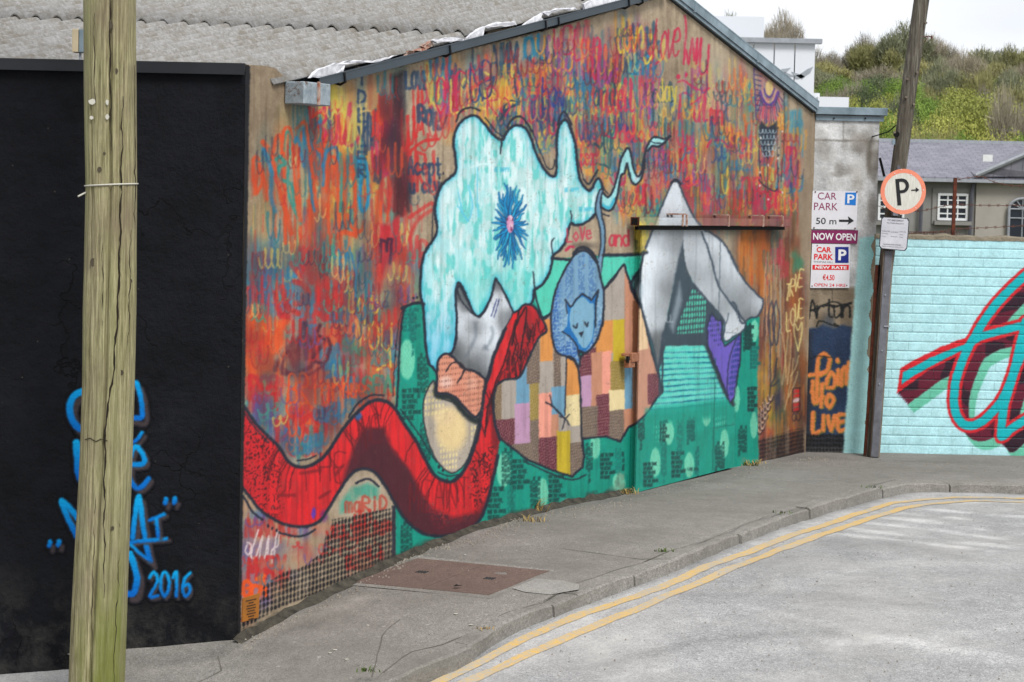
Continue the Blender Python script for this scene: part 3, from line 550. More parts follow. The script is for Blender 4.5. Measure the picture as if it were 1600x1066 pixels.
word('WHAT YOU THINK', 972, 706, 1.8, 3, (14, 62, 62), .9, gap=1.2, rot=True); word('LIVE NOW', 1075, 735, 1.5, 4, (14, 60, 60), .9); stencil(630, 488, 4.6, (0, 110, 105), 1.5)
dots([(1021, 650), (1035, 648), (1036, 690), (1021, 692)], .06, .045, .012, .016, (110, 210, 180), .7); dots([(1118, 640), (1135, 637), (1135, 668), (1118, 670)], .05, .05, .012, .016, (130, 215, 190), .8)
# weathered foot of the teal
for pts in ([(820, 812), (835, 782), (850, 798), (900, 770), (905, 792), (830, 815)], [(950, 765), (965, 735), (985, 742), (984, 768)], [(1145, 732), (1160, 712), (1184, 718), (1184, 728)]): fill(pts, (120, 150, 130), 5, .7, ss(.4, .6, N_mid))
# ---- patchwork
quilt = [(844, 503), (848, 497), (862, 489), (865, 538), (884, 557), (900, 565), (932, 534), (942, 505), (944, 452), (975, 413), (987, 452), (1001, 477), (1010, 512), (1019, 553), (1028, 581), (1034, 612), (1020, 632), (1014, 644), (993, 662), (982, 668), (969, 690), (946, 682), (910, 686), (911, 698), (913, 713), (910, 731), (900, 738), (894, 745), (863, 735), (825, 719), (803, 702), (782, 686), (774, 666), (771, 640), (772, 617), (776, 602), (788, 593), (810, 589), (820, 571), (831, 548), (838, 530)]
fill(quilt, (178, 170, 160))
qs, qc = cov_poly(quilt)
qmask = np.zeros((H_, W_), np.float32); qmask[qs] = qc
TP, ORA, GR, BL_, OL, LIL, MRN, PNK, TAN, YL, CR_, BRN2 = (122, 106, 96), (226, 158, 88), (182, 172, 162), (122, 168, 195), (160, 140, 70), (200, 160, 190), (112, 50, 68), (245, 170, 150), (205, 150, 122), (206, 182, 52), (240, 222, 172), (150, 105, 78)
PATCH = [(812, 535, 843, 600, TP, 1), (844, 500, 864, 566, ORA, 0), (843, 565, 865, 615, GR, 0), (865, 545, 877, 608, TP, 1), (876, 552, 885, 605, GR, 0), (861, 605, 884, 652, BL_, 0), (806, 566, 827, 632, BL_, 0), (828, 599, 842, 658, OL, 1), (823, 540, 843, 600, TP, 1),
 (770, 600, 784, 657, (135, 115, 90), 1), (784, 592, 806, 657, GR, 0), (804, 631, 828, 696, LIL, 0), (828, 657, 843, 730, TP, 1), (770, 656, 804, 702, MRN, 1), (842, 615, 862, 687, PNK, 0), (861, 648, 873, 685, TAN, 0), (842, 684, 871, 740, MRN, 1), (870, 672, 892, 748, YL, 0), (873, 650, 909, 674, GR, 0), (891, 664, 909, 693, GR, 0), (891, 692, 916, 748, TP, 1), (800, 694, 829, 725, TP, 1),
 (930, 500, 958, 553, ORA, 0), (958, 498, 977, 566, YL, 0), (940, 410, 977, 501, GR, 0), (976, 425, 1002, 552, TAN, 0), (905, 545, 931, 590, MRN, 1), (905, 588, 926, 638, LIL, 0), (924, 551, 942, 636, TAN, 0), (941, 550, 955, 618, PNK, 0), (954, 565, 978, 613, OL, 1), (951, 610, 977, 643, CR_, 1), (949, 642, 976, 694, TP, 1), (932, 617, 952, 684, MRN, 1), (907, 636, 934, 688, TP, 1), (976, 573, 989, 640, BL_, 0), (975, 639, 994, 690, TAN, 0), (988, 540, 997, 668, BRN2, 0), (996, 536, 1040, 670, (204, 154, 130), 0), (1012, 584, 1036, 632, MRN, 1), (998, 470, 1012, 547, (236, 205, 165), 0), (988, 470, 998, 545, BRN2, 0)]
for x0, y0, x1, y1, c, net in PATCH:
    pl = [(x0, y0 + .15 * 3), (x1, y0 - 2), (x1, y1 - 2), (x0, y1 + .5)]; sl, cv = cov_poly(pl, .5); put(sl, cv * qmask[sl], c)
    if net:
        s, z = S_[sl], Z_[sl]; a = np.abs(((s / .036 + z / .07) % 1) - .5); b = np.abs(((s / .036 - z / .07) % 1) - .5)
        put(sl, cv * qmask[sl] * np.clip(1 - np.minimum(a, b) * .036 / .0038, 0, 1), (215, 190, 165), .7 if c != CR_ else .25)
arm = [(885, 561), (893, 560), (903, 576), (906, 600), (907, 650), (908, 667), (895, 660), (884, 648), (884, 608)]
sl, cv = cov_poly([(885, 560), (893, 560), (903, 576), (907, 614), (907, 618), (885, 620)]); put(sl, cv, ORA)
pl = [(884, 619), (907, 615), (908, 664), (893, 666), (883, 650)]; fill(pl, CR_); mesh_net(pl, (215, 205, 170), .036, .07, .0038, .6)
outline(quilt, 3.4, INK); stroke([(885, 560), (884, 608), (883, 648)], 2.2, INK); stroke([(896, 562), (904, 580), (907, 614), (908, 666), (911, 700)], 3, INK)
stroke([(853, 629), (862, 634), (882, 653)], 2.8, INK); stroke([(859, 617), (863, 634)], 1.8, INK); stroke([(890, 648), (883, 655), (879, 670)], 1.8, INK); stroke([(875, 651), (883, 654), (889, 664)], 1.8, INK)
# ---- legs
dress = [(1067, 376), (1073, 419), (1084, 444), (1104, 468), (1121, 485), (1131, 501), (1129, 530), (1140, 600), (1147, 634), (1138, 630), (1030, 640), (1028, 575), (1020, 540), (1042, 495), (1061, 402)]
fill(dress, (62, 76, 88)); fill([(1062, 440), (1066, 470), (1052, 520), (1046, 510)], (150, 162, 172), 3, .8)
def clip_line(pts, lw, c, alpha, pl):
    sl, cv = cov_poly(pl); put(sl, cv * np.clip((lw / 2 - segdist(pts, sl)) / 1.2 + .5, 0, 1), c, alpha)
A_ = [(1040, 541), (1104, 540), (1119, 578), (1134, 616), (1141, 632), (1100, 640), (1050, 648), (1010, 650), (1034, 615), (1030, 580)]
fill(A_, (92, 212, 196))
for i in range(12): clip_line([(1005, 552 + i * 9), (1145, 549 + i * 8)], 2.4, (0, 105, 140), .95, A_)
dots(A_, .03, .052, .0075, .02, (150, 228, 214), .8); fill([(1010, 640), (1145, 622), (1145, 650), (1010, 662)], TEAL, 5, .9)
outline([(1035, 541), (1028, 577), (1035, 614)], 3, (50, 60, 75)); stroke([(1104, 540), (1119, 578), (1131, 608), (1146, 632)], 6, (45, 50, 62), 1, 2)
dots([(1083, 450), (1104, 470), (1100, 520), (1056, 522), (1066, 490)], .06, .052, .02, .021, (90, 210, 180), .95); dots([(1086, 442), (1108, 450), (1108, 470), (1092, 462)], .05, .045, .012, .015, (200, 205, 205), .8)
purp = [(1112, 489), (1120, 500), (1128, 502), (1128, 530), (1133, 541), (1150, 528), (1158, 520), (1157, 560), (1152, 590), (1147, 622), (1141, 630), (1131, 604), (1118, 570), (1106, 540), (1105, 510)]
fill(purp, (118, 98, 196)); dots([(1107, 488), (1122, 500), (1128, 520), (1126, 545), (1105, 520)], .05, .045, .013, .015, (50, 50, 110), .9); dots([(1150, 530), (1158, 522), (1157, 560), (1150, 600), (1142, 626), (1138, 600), (1143, 560)], .045, .05, .016, .019, (45, 60, 140), .95)
stroke([(1151, 528), (1140, 560), (1136, 600), (1138, 618)], 2, (50, 50, 100)); outline(purp, 2.6, (40, 45, 70))
skin = np.stack([205 + 0 * XX, 212 + 0 * XX, 218 + 0 * XX], -1).astype(np.float32)
def grad_fill(pl, pts_cols, soft=.8):
    """grey modelling of the painted limbs: blends between painted tones laid down as spots (x, y, radius, tone)"""
    g = np.full((H_, W_), 0, np.float32); wt = np.full((H_, W_), 1e-4, np.float32); sl = box_of(pl, 3)
    for x, y, r, v in pts_cols:
        k = np.exp(-((XX[sl] - x) ** 2 + (YY[sl] - y) ** 2) / (2 * (r * 1.25) ** 2)) + .02 * np.exp(-((XX[sl] - x) ** 2 + (YY[sl] - y) ** 2) / (2 * (r * 2.6) ** 2)); g[sl] += k * v; wt[sl] += k
    t = 192 + (g / wt - 192)[..., None] * 1.12; colr = t * np.array([.97, 1., 1.03], np.float32) + (N_fine[..., None] - .5) * 8
    fill(pl, np.clip(colr, 0, 250).astype(np.float32), soft)
legR = [(1056, 284), (1062, 290), (1080, 332), (1100, 359), (1108, 362), (1125, 374), (1137, 390), (1152, 421), (1166, 442), (1187, 464), (1192, 468), (1191, 481), (1183, 495), (1172, 497), (1160, 505), (1152, 490), (1142, 474), (1120, 445), (1108, 400), (1098, 365), (1090, 350), (1060, 330)]
grad_fill(legR, [(1115, 385, 16, 215), (1140, 425, 14, 225), (1125, 440, 12, 150), (1165, 465, 14, 175), (1185, 475, 8, 215), (1170, 492, 9, 140), (1110, 410, 8, 160), (1150, 470, 8, 150)])
legM = [(1056, 284), (1080, 332), (1096, 362), (1110, 400), (1122, 445), (1140, 472), (1154, 490), (1165, 506), (1160, 518), (1146, 526), (1135, 534), (1130, 526), (1131, 501), (1121, 485), (1104, 468), (1084, 444), (1073, 419), (1069, 398), (1067, 372), (1050, 340)]
grad_fill(legM, [(1080, 360, 14, 190), (1095, 410, 12, 205), (1080, 425, 10, 165), (1112, 455, 12, 200), (1130, 480, 10, 165), (1145, 500, 9, 215), (1138, 525, 8, 220), (1110, 430, 8, 175), (1060, 320, 14, 205)])
legL = [(1056, 284), (1049, 288), (1035, 320), (1027, 340), (1007, 394), (1002, 415), (1000, 448), (1002, 477), (1012, 514), (1020, 540), (1028, 575), (1036, 520), (1042, 495), (1051, 452), (1061, 402), (1068, 374), (1070, 340), (1062, 295)]
grad_fill(legL, [(1055, 310, 14, 222), (1040, 350, 14, 205), (1060, 370, 10, 150), (1015, 420, 12, 245), (1008, 470, 12, 250), (1040, 430, 12, 180), (1050, 450, 10, 135), (1030, 480, 12, 165), (1030, 540, 12, 120), (1012, 500, 10, 225)])
for p_ in (legL[:12], legR[1:17], [(1096, 362), (1110, 400), (1122, 445), (1140, 472), (1154, 490), (1165, 506), (1160, 518), (1146, 526), (1135, 534), (1130, 526), (1131, 501), (1104, 468), (1084, 444)]): stroke(p_, 3, (62, 74, 90), .95, 1.)
stroke([(1049, 286), (1056, 281), (1063, 288)], 4, INK); stroke([(1134, 505), (1137, 498), (1138, 490)], 1.8, (90, 100, 115)); stroke([(1154, 490), (1150, 478), (1145, 472)], 3, (62, 74, 90)); stroke([(1068, 376), (1061, 402), (1051, 452)], 2, (80, 92, 105), .7, 1.5)
fill([(988, 432), (1002, 420), (1000, 474), (990, 462)], (70, 82, 90), 3, .95); blob(1000, 455, 5, 12, (190, 205, 215), .7, .5); stroke([(1005, 393), (1001, 418), (986, 446), (1001, 480)], 4, INK)
stroke([(1112, 365), (1135, 385), (1155, 422)], 1.6, (62, 70, 90), .8); word('WALL', 1031, 503, 4, 10, (190, 198, 205), 1.4, .8)
stroke([(1126, 374), (1124, 440), (1122, 520)], 1.2, (70, 82, 95), .8, .6); stroke([(1118, 560), (1116, 640), (1113, 735)], 1.2, (0, 90, 80), .8, .6); stroke([(1116, 669), (1146, 664)], 1.2, (0, 95, 85), .8, .6); stroke([(1122, 520), (1150, 520)], 1, (90, 100, 110), .7, .6)
fill([(1096, 336), (1236, 338), (1236, 356), (1100, 358)], (150, 90, 90), 1.5, .7, ss(.25, .5, N_str)); fill([(998, 338), (1030, 338), (1028, 357), (998, 357)], (170, 160, 110), 1.5, .6)
# ---- turquoise hair
hair = [(683, 360), (680, 329), (684, 304), (691, 289), (702, 278), (710, 272), (713, 261), (711, 242), (709, 224), (712, 205), (721, 190), (736, 181), (747, 183), (758, 195), (769, 209), (779, 217), (786, 218), (790, 209), (798, 200), (807, 196), (818, 199), (828, 212), (835, 233), (844, 254), (856, 271), (865, 276), (869, 269), (870, 244), (870, 216), (873, 199), (881, 188), (888, 192), (894, 209), (900, 231), (903, 265), (908, 284), (918, 297), (925, 295), (931, 282), (937, 281), (941, 296), (936, 320), (929, 336), (921, 344), (910, 350), (899, 352), (892, 349), (888, 360), (884, 377), (875, 390), (864, 400), (862, 413), (858, 429), (846, 446), (835, 454), (833, 469), (826, 478), (803, 489), (790, 463), (780, 448), (775, 436), (774, 440), (768, 463), (758, 484), (749, 494), (741, 491), (734, 476), (724, 452), (717, 442), (713, 450), (712, 473), (714, 501), (712, 529), (708, 548), (700, 556), (691, 562), (684, 582), (675, 573), (671, 569), (666, 548), (663, 510), (661, 480), (657, 458), (658, 422), (664, 394), (677, 375)]
hs_, hd = None, None
sl = box_of(hair, 30); d = segdist(smooth(hair, True, 3), sl, True); ins = inside(hair, sl)
t1 = ss(.42, .6, vnoise(6, 24, 21, 2)[sl]); t2 = ss(.5, .62, vnoise(11, 16, 22, 2)[sl]); t3 = ss(.52, .64, vnoise(5, 34, 23, 2)[sl])
hc = np.ones(d.shape + (3,), np.float32) * np.array([188, 234, 236], np.float32)
hc = hc * (1 - .75 * t1[..., None]) + .75 * t1[..., None] * np.array([104, 210, 204]); hc = hc * (1 - .55 * t2[..., None]) + .55 * t2[..., None] * np.array([206, 226, 224]); hc = hc * (1 - .8 * t3[..., None]) + .8 * t3[..., None] * np.array([232, 249, 250])
low = ss(430, 560, YY[sl])[..., None] * (XX[sl] < 716)[..., None]; hc = hc * (1 - .45 * low) + .45 * low * np.array([70, 180, 225])
mid_ = (ss(380, 440, YY[sl]) * (XX[sl] > 716))[..., None]; hc = hc * (1 - .35 * mid_) + .35 * mid_ * np.array([90, 215, 205])
ed = .9 * np.exp(-d / 3.6)[..., None]; hc = hc * (1 - ed) + ed * np.array([10, 165, 205]); put(sl, np.clip(np.where(ins, d, -d) + .5, 0, 1), 0 * 1. + np.zeros(3), 0); C[sl] = np.where(ins[..., None], hc, C[sl])
for x, y in ((773, 268), (883, 300), (905, 330)): word('BE HAPPY', x, y, 2.2, 6, (70, 195, 220), 1, .9, gap=1.3, sm=False)
stroke([(716, 300), (722, 330), (732, 345), (738, 320), (732, 290)], 2, (110, 210, 235)); stroke([(715, 322), (724, 336), (732, 346)], 2, (110, 210, 235)); stroke([(746, 262), (746, 320), (748, 338)], 2.4, (120, 214, 232)); stroke([(735, 262), (755, 256), (775, 258)], 3, (215, 245, 246))
outline(hair, 4.2, INK, sm=True)
for pts, lw in (([(713, 190), (720, 174), (735, 168), (750, 173)], 3), ([(758, 184), (775, 206), (788, 214)], 2), ([(792, 200), (800, 187), (812, 182), (823, 192), (830, 205)], 3.4), ([(832, 205), (842, 232), (855, 262), (864, 262), (867, 250)], 2), ([(871, 195), (879, 175), (886, 180), (893, 195)], 3), ([(896, 215), (902, 245), (912, 280)], 1.6), ([(912, 280), (920, 288), (928, 275), (934, 266)], 3), ([(836, 455), (833, 425)], 2.4), ([(864, 400), (862, 380), (866, 372)], 2), ([(892, 350), (893, 338), (891, 330)], 2), ([(675, 380), (678, 320), (690, 285)], 1.6), ([(784, 217), (782, 240)], 3)): stroke(pts, lw, INK)
for x, y in ((687, 278), (693, 271), (838, 238), (834, 228), (646, 466), (652, 465), (772, 470), (772, 478), (768, 487)): blob(x, y, 1.8, 2.2, INK, 1, .2)
rib = [(939, 300), (948, 308), (954, 305), (961, 288), (966, 268), (971, 248), (980, 232), (985, 237), (988, 256), (995, 275), (1002, 270), (1006, 248), (1012, 227), (1020, 215), (1029, 215), (1039, 218), (1047, 213), (1039, 222), (1029, 229), (1020, 228), (1013, 235), (1008, 239), (1006, 264), (1001, 281), (993, 288), (986, 281), (981, 261), (979, 256), (976, 270), (970, 275), (966, 298), (961, 319), (953, 329), (943, 326), (939, 319)]
fill(rib, (168, 226, 228), .8, 1, None, True); stroke([(942, 320), (952, 325), (960, 312)], 4, (20, 165, 200), .8, 2); fill([(990, 280), (1004, 262), (1006, 240), (1003, 270), (994, 284)], (205, 212, 222), 1.5, .8); outline(rib, 3.6, INK, sm=True); stroke([(1018, 222), (1026, 224), (1032, 224)], 2, INK); stroke([(939, 285), (944, 296), (950, 303)], 2, INK); stroke([(940, 334), (952, 338), (946, 336)], 2, INK)
# ---- face, neck and clasped hands
face = [(774, 436), (782, 446), (790, 463), (803, 489), (790, 514), (779, 538), (769, 563), (763, 586), (757, 596), (750, 584), (729, 580), (722, 572), (712, 563), (705, 556), (709, 546), (713, 529), (714, 501), (712, 473), (713, 452), (718, 446), (724, 456), (734, 478), (741, 492), (749, 496), (758, 486), (768, 464)]
grad_fill(face, [(722, 500, 9, 215), (745, 510, 7, 130), (730, 530, 10, 200), (715, 545, 8, 110), (760, 500, 10, 238), (765, 530, 9, 232), (778, 470, 9, 220), (775, 445, 6, 120), (790, 500, 8, 150), (748, 565, 9, 130), (765, 560, 10, 205), (722, 460, 5, 110), (728, 480, 4, 120), (738, 545, 6, 190), (745, 580, 8, 110)])
fill([(714, 446), (719, 448), (730, 478), (740, 492), (733, 488), (720, 468)], (110, 118, 122), 1.2, .9)
for pts in ([(743, 505), (743, 525), (735, 545), (728, 556)], [(768, 512), (770, 522), (764, 538), (756, 545)], [(757, 540), (762, 546)]): stroke(pts, 3, (95, 104, 116), .55, 3)
outline(face, 3.4, INK); stroke([(776, 468), (768, 494)], 1.4, (50, 60, 120)); stroke([(780, 468), (772, 496)], 1.4, (50, 60, 120)); stroke([(714, 452), (722, 472), (738, 490)], 2.2, INK)
belly = [(676, 596), (664, 618), (661, 644), (666, 679), (678, 712), (692, 731), (705, 739), (716, 735), (729, 721), (739, 695), (745, 670), (748, 655), (730, 650), (710, 630), (690, 622), (680, 600)]
fill(belly, (188, 178, 165), .8, 1, None, True); blob(706, 672, 24, 34, (236, 212, 160), .95, .3); blob(694, 650, 18, 14, (232, 208, 165), .8, .4)
dots([(668, 600), (680, 600), (690, 625), (700, 640), (690, 655), (664, 650), (662, 620)], .05, .045, .014, .016, (238, 222, 165), .9); dots([(684, 690), (716, 705), (716, 735), (692, 732)], .045, .042, .013, .015, (240, 222, 165), .9); dots([(735, 650), (748, 655), (744, 680), (734, 690)], .045, .042, .013, .015, (238, 222, 165), .9)
outline(belly, 2.4, (60, 64, 70), sm=True)
stroke([(682, 600), (683, 618), (700, 620), (712, 628), (725, 645), (742, 658), (752, 655)], 9, (34, 44, 48), .95, 2.5)
knot = [(684, 567), (690, 556), (698, 553), (706, 557), (716, 567), (725, 576), (740, 580), (754, 589), (759, 599), (756, 625), (752, 642), (744, 651), (737, 648), (724, 635), (711, 620), (698, 615), (683, 613), (683, 591)]
fill(knot, (226, 158, 132), .8, 1, None, True); blob(697, 597, 10, 9, (246, 212, 200), .8, .6); blob(738, 600, 9, 10, (242, 195, 175), .5, .6); blob(716, 612, 8, 7, (200, 120, 100), .4, .6)
sl, cv = cov_poly([tuple(p) for p in smooth(knot, True)]); s, z = S_[sl], Z_[sl]; u = (s / .032) % 1 - .5; v = (z / .04) % 1 - .5; put(sl, cv * (1 - ss(.6, 1.1, np.sqrt((u / .22) ** 2 + (v / .26) ** 2))), (110, 66, 60), .8)
outline(knot, 4, INK, sm=True); stroke([(697, 580), (706, 568), (716, 567), (724, 572), (724, 582), (715, 598)], 2.6, (60, 50, 58)); stroke([(724, 582), (728, 577), (735, 580)], 2.4, (60, 50, 58))
# ---- flower in the hair
fx, fy = 797, 352
for i in range(38):
    a = i / 38 * 2 * math.pi + random.uniform(-.08, .08); L = random.uniform(.8, 1.05); ex, ey = 29 * L * math.cos(a), 66 * L * math.sin(a)
    if abs(math.cos(a)) > .8: ey *= .9
    wv = random.uniform(-4, 4); pts = [(fx + .12 * ex, fy + .12 * ey), (fx + .5 * ex + wv, fy + .5 * ey), (fx + .8 * ex - wv * .6, fy + .8 * ey), (fx + ex, fy + ey)]
    cb = random.choice([(10, 158, 212), (20, 138, 196), (34, 178, 220)]); sp_ = smooth(pts, False, 6); nn = len(sp_)
    for i_ in range(nn - 1): stroke(sp_[i_:i_ + 2], 5.6 * (1 - .75 * i_ / nn), (20, 60, 104), 1, .7, sm=False)
    for i_ in range(nn - 1): stroke(sp_[i_:i_ + 2], 3.6 * (1 - .8 * i_ / nn), cb, 1, .7, sm=False)
blob(fx, fy - 2, 5.5, 14, (222, 160, 196), 1, .12)
for _ in range(14): blob(fx + random.uniform(-4, 4), fy - 2 + random.uniform(-12, 12), 1.5, 2.4, random.choice([(245, 215, 228), (120, 50, 90), (235, 190, 215)]), .9, .3)
# ---- red scarf
inner = [(366, 612), (379, 631), (398, 660), (417, 680), (436, 699), (448, 718), (460, 728), (477, 730), (497, 721), (514, 704), (535, 671), (557, 646), (576, 630), (591, 625), (606, 629), (619, 641), (632, 663), (651, 691), (671, 731), (682, 745), (699, 753), (712, 749), (727, 732), (739, 704), (748, 676), (752, 648), (758, 606), (764, 586), (770, 562), (779, 538), (790, 514), (803, 489), (811, 484), (820, 476), (834, 479), (846, 497), (854, 516), (844, 526), (838, 535), (831, 550), (820, 573), (811, 590), (788, 594), (776, 603), (772, 617), (771, 640), (774, 666), (781, 688), (778, 712), (772, 742), (764, 775), (756, 800), (745, 818), (725, 830), (705, 836), (685, 838), (662, 834), (642, 820), (629, 806), (614, 781), (599, 755), (586, 739), (572, 733), (557, 735), (544, 747), (529, 769), (514, 794), (501, 813), (482, 822), (454, 822), (432, 814), (407, 797), (389, 775), (372, 752), (366, 745)]
rc = np.stack([228 - 26 * ss(.45, .62, N_str), 38 + 10 * N_mid, 46 + 8 * N_mid], -1).astype(np.float32)
fill(inner, rc)
smask = np.zeros((H_, W_), np.float32); sl, cv = cov_poly(inner); smask[sl] = cv
def sfill(pts, c, soft=2., alpha=1., mod=None):
    sl, cv = cov_poly(pts, soft); m = smask[sl] * (mod[sl] if mod is not None else 1); put(sl, cv * m, c, alpha)
MR = (88, 36, 50)
sfill([(372, 625), (408, 665), (432, 705), (425, 760), (410, 800), (372, 760)], (205, 40, 50), 12, .6); N_sp = vnoise(2.2, 2.6, 31, 1)
sfill([(385, 640), (440, 700), (440, 790), (430, 810), (398, 790), (380, 740)], (60, 24, 32), 10, .8, ss(.64, .72, N_sp))
sfill([(556, 690), (568, 668), (600, 668), (614, 705), (640, 735), (662, 775), (676, 795), (710, 808), (748, 800), (764, 770), (778, 700), (800, 700), (790, 850), (640, 850), (600, 790), (585, 745), (560, 738), (535, 755), (540, 735)], MR, 4, .95)
sfill([(590, 695), (600, 691), (619, 704), (637, 732), (656, 768), (670, 792), (680, 840), (640, 830), (600, 770), (580, 740)], MR, 2, .6)
sfill([(548, 740), (566, 712), (582, 694), (606, 700), (620, 760), (600, 770)], MR, 2, .95)
sfill([(668, 790), (745, 765), (740, 800), (690, 815)], (200, 40, 48), 14, .75, ss(.42, .6, N_sp)); sfill([(735, 720), (775, 690), (765, 770), (745, 800), (735, 780)], (60, 22, 32), 6, .8, ss(.6, .7, N_sp))
sfill([(812, 484), (833, 480), (852, 516), (828, 550), (808, 590), (775, 605), (770, 640), (756, 640), (790, 560), (808, 520)], (150, 30, 42), 5, .5)
sfill([(775, 640), (765, 640), (770, 700), (782, 700)], (110, 28, 40), 4, .7)
for k_ in range(90):
    i = random.choice(range(2, 47)); x, y = inner[i]
    if x > 745: continue
    ln = random.uniform(20, 60); tx, ty = inner[i + 1][0] - inner[i - 1][0], inner[i + 1][1] - inner[i - 1][1]; L = math.hypot(tx, ty); nx, ny = -ty / L, tx / L
    x += random.uniform(-8, 8); sl = box_of([(x, y), (x + nx * ln, y + ln)], 4)
    if sl[0].stop <= sl[0].start or sl[1].stop <= sl[1].start: continue
    dd = segdist([(x, y), (x + nx * ln * .4, y + ln * .5), (x + nx * ln * .5, y + ln)], sl); put(sl, np.clip((random.uniform(1.2, 2) / 2 - dd) / 1.4 + .5, 0, 1) * smask[sl], (100, 22, 34), .8)
for k_ in range(110):
    t = random.random(); x = 845 - 85 * t + random.uniform(-20, 20); y = 495 + 170 * t + random.uniform(-10, 10); sl = box_of([(x - 10, y - 10), (x + 10, y + 14)], 4)
    dd = segdist([(x + random.uniform(-5, 6), y - random.uniform(4, 14)), (x + random.uniform(-6, 5), y + random.uniform(4, 14))], sl); put(sl, np.clip((.8 - dd) / 1.2 + .5, 0, 1) * smask[sl], (52, 16, 30), .85)
for pts, lw in (([(804, 520), (790, 545), (778, 580), (768, 610)], 6), ([(795, 510), (782, 545), (774, 570)], 3)): stroke(pts, lw, (228, 60, 66), .7, 2.5)
word('MEANT', 640, 800, 14, 46, (120, 24, 36), 1.8, .8, gap=1.4, slope=-.1); word('HE', 500, 752, 16, 44, (110, 24, 36), 2, .8, gap=1.5); word('OME', 548, 690, 13, 40, (110, 24, 36), 1.8, .8, gap=1.3)
for pts in ([(435, 774), (460, 774)], [(500, 778), (515, 768)], [(524, 742), (536, 728)], [(470, 740), (500, 735)]): stroke(pts, 5, (130, 30, 40), .7, 1.5, sm=False)
blob(490, 802, 3.5, 9, (110, 65, 175), .95, .3); blob(506, 806, 6, 9, (120, 50, 130), .7, .5); blob(560, 650, 5, 7, (30, 120, 190), .8, .5)
stroke(inner[:31], 5.4, INK, 1, 1.1); stroke(inner[31:48], 3.6, INK); stroke(inner[48:], 4.8, INK, 1, 1.1); stroke([(811, 484), (806, 510), (800, 540), (806, 510), (822, 480), (820, 510), (812, 560)], 2.6, (45, 20, 34)); stroke([(806, 500), (790, 560), (774, 600), (762, 640), (758, 680)], 2.6, (60, 18, 32))
for pts, lw in (([(378, 640), (398, 668), (420, 692)], 2), ([(380, 775), (395, 800), (410, 812)], 3.6), ([(436, 832), (460, 838), (478, 836), (492, 828)], 3.4), ([(545, 652), (560, 630), (580, 618), (600, 618)], 3), ([(620, 636), (622, 600), (626, 520), (632, 480)], 3.6), ([(614, 620), (617, 560), (624, 500), (630, 484)], 1.4), ([(626, 640), (650, 672), (675, 712), (682, 722)], 2), ([(556, 755), (575, 748), (592, 760)], 3.4), ([(464, 720), (480, 718), (494, 712)], 2.4), ([(684, 738), (700, 744), (716, 742)], 2), ([(628, 482), (648, 474), (662, 475)], 5), ([(820, 722), (845, 733), (870, 744), (895, 750), (915, 742)], 2.2)): stroke(pts, lw, INK)
for x, y in ((619, 540), (618, 556), (686, 730), (692, 735), (419, 822), (425, 826), (432, 829), (402, 665)): blob(x, y, 1.8, 3, INK, 1, .25)
# ---- cat
cat = [(910, 392), (899, 397), (889, 411), (876, 435), (866, 461), (862, 487), (861, 514), (865, 538), (871, 551), (884, 557), (895, 559), (904, 573), (906, 562), (904, 548), (916, 551), (931, 534), (940, 510), (943, 480), (943, 454), (938, 431), (933, 412), (925, 401), (918, 394)]
fill(cat, (132, 172, 200), .8, 1, None, True); cm = np.zeros((H_, W_), np.float32); sl, cv = cov_poly([tuple(p) for p in smooth(cat, True)]); cm[sl] = cv
for x0, x1 in ((884, 896), (904, 914), (920, 932)):
    sl = (slice(395, 475), slice(x0, x1)); put(sl, cm[sl] * ss(.35, .55, N_sp[sl]), (88, 132, 180), .75)
sl = (slice(435, 565), slice(858, 945)); s, z = S_[sl], Z_[sl]; g = ((np.abs((s / .028) % 1 - .5) < .36) & (np.abs((z / .028) % 1 - .5) < .36)).astype(np.float32)
m1 = cm[sl] * np.clip(np.maximum(ss(884, 864, XX[sl]), ss(510, 550, YY[sl])), 0, 1); put(sl, m1 * (.35 + .65 * g), (44, 98, 176), .95); put(sl, cm[sl] * ss(926, 938, XX[sl]) * g * (YY[sl] > 500), (60, 110, 170), .8)
put(sl, cm[sl] * ss(.5, .62, N_sp[sl]) * ss(455, 480, YY[sl]), (196, 222, 236), .45)
tail = [(937, 297), (932, 312), (931, 332), (936, 349), (938, 360), (939, 379), (936, 401), (932, 416), (938, 431), (941, 412), (945, 384), (945, 360), (941, 340), (938, 320), (939, 308), (942, 298)]
fill(tail, (122, 160, 186), .8, 1, None, True); outline(tail, 2.4, INK, sm=True); fill([(928, 410), (938, 400), (940, 425), (934, 440)], (132, 172, 200), 2)
head = [(883, 468), (892, 480), (901, 467), (910, 459), (919, 464), (924, 469), (935, 453), (931, 478), (930, 510), (925, 534), (916, 548), (908, 550), (901, 538), (888, 523), (879, 518), (886, 510), (888, 495), (886, 480)]
fill(head, (28, 122, 190)); fill([(892, 484), (903, 468), (912, 464), (922, 474), (928, 476), (928, 503), (925, 529), (916, 543), (908, 541), (899, 525), (892, 513), (890, 495)], (136, 182, 208), .8, 1, None, True)
stroke([(896, 509), (900, 513), (902, 506)], 2.4, INK); stroke([(914, 504), (917, 510), (919, 504)], 2.4, INK); fill([(904, 520), (912, 518), (909, 528)], INK)
stroke([(883, 468), (892, 480), (901, 467), (910, 459), (919, 464), (924, 469), (935, 453), (931, 478), (930, 510)], 2.6, INK, sm=False); stroke([(879, 518), (890, 526), (901, 540), (905, 556)], 2.4, INK); stroke([(883, 468), (886, 490)], 1.8, INK); stroke([(906, 551), (916, 552), (930, 536)], 2.6, INK)
outline(cat, 3.4, INK, sm=True); stroke([(897, 396), (905, 388), (915, 388), (925, 395), (933, 410)], 5.5, INK); blob(912, 384, 18, 5, (60, 55, 55), .5, .8)
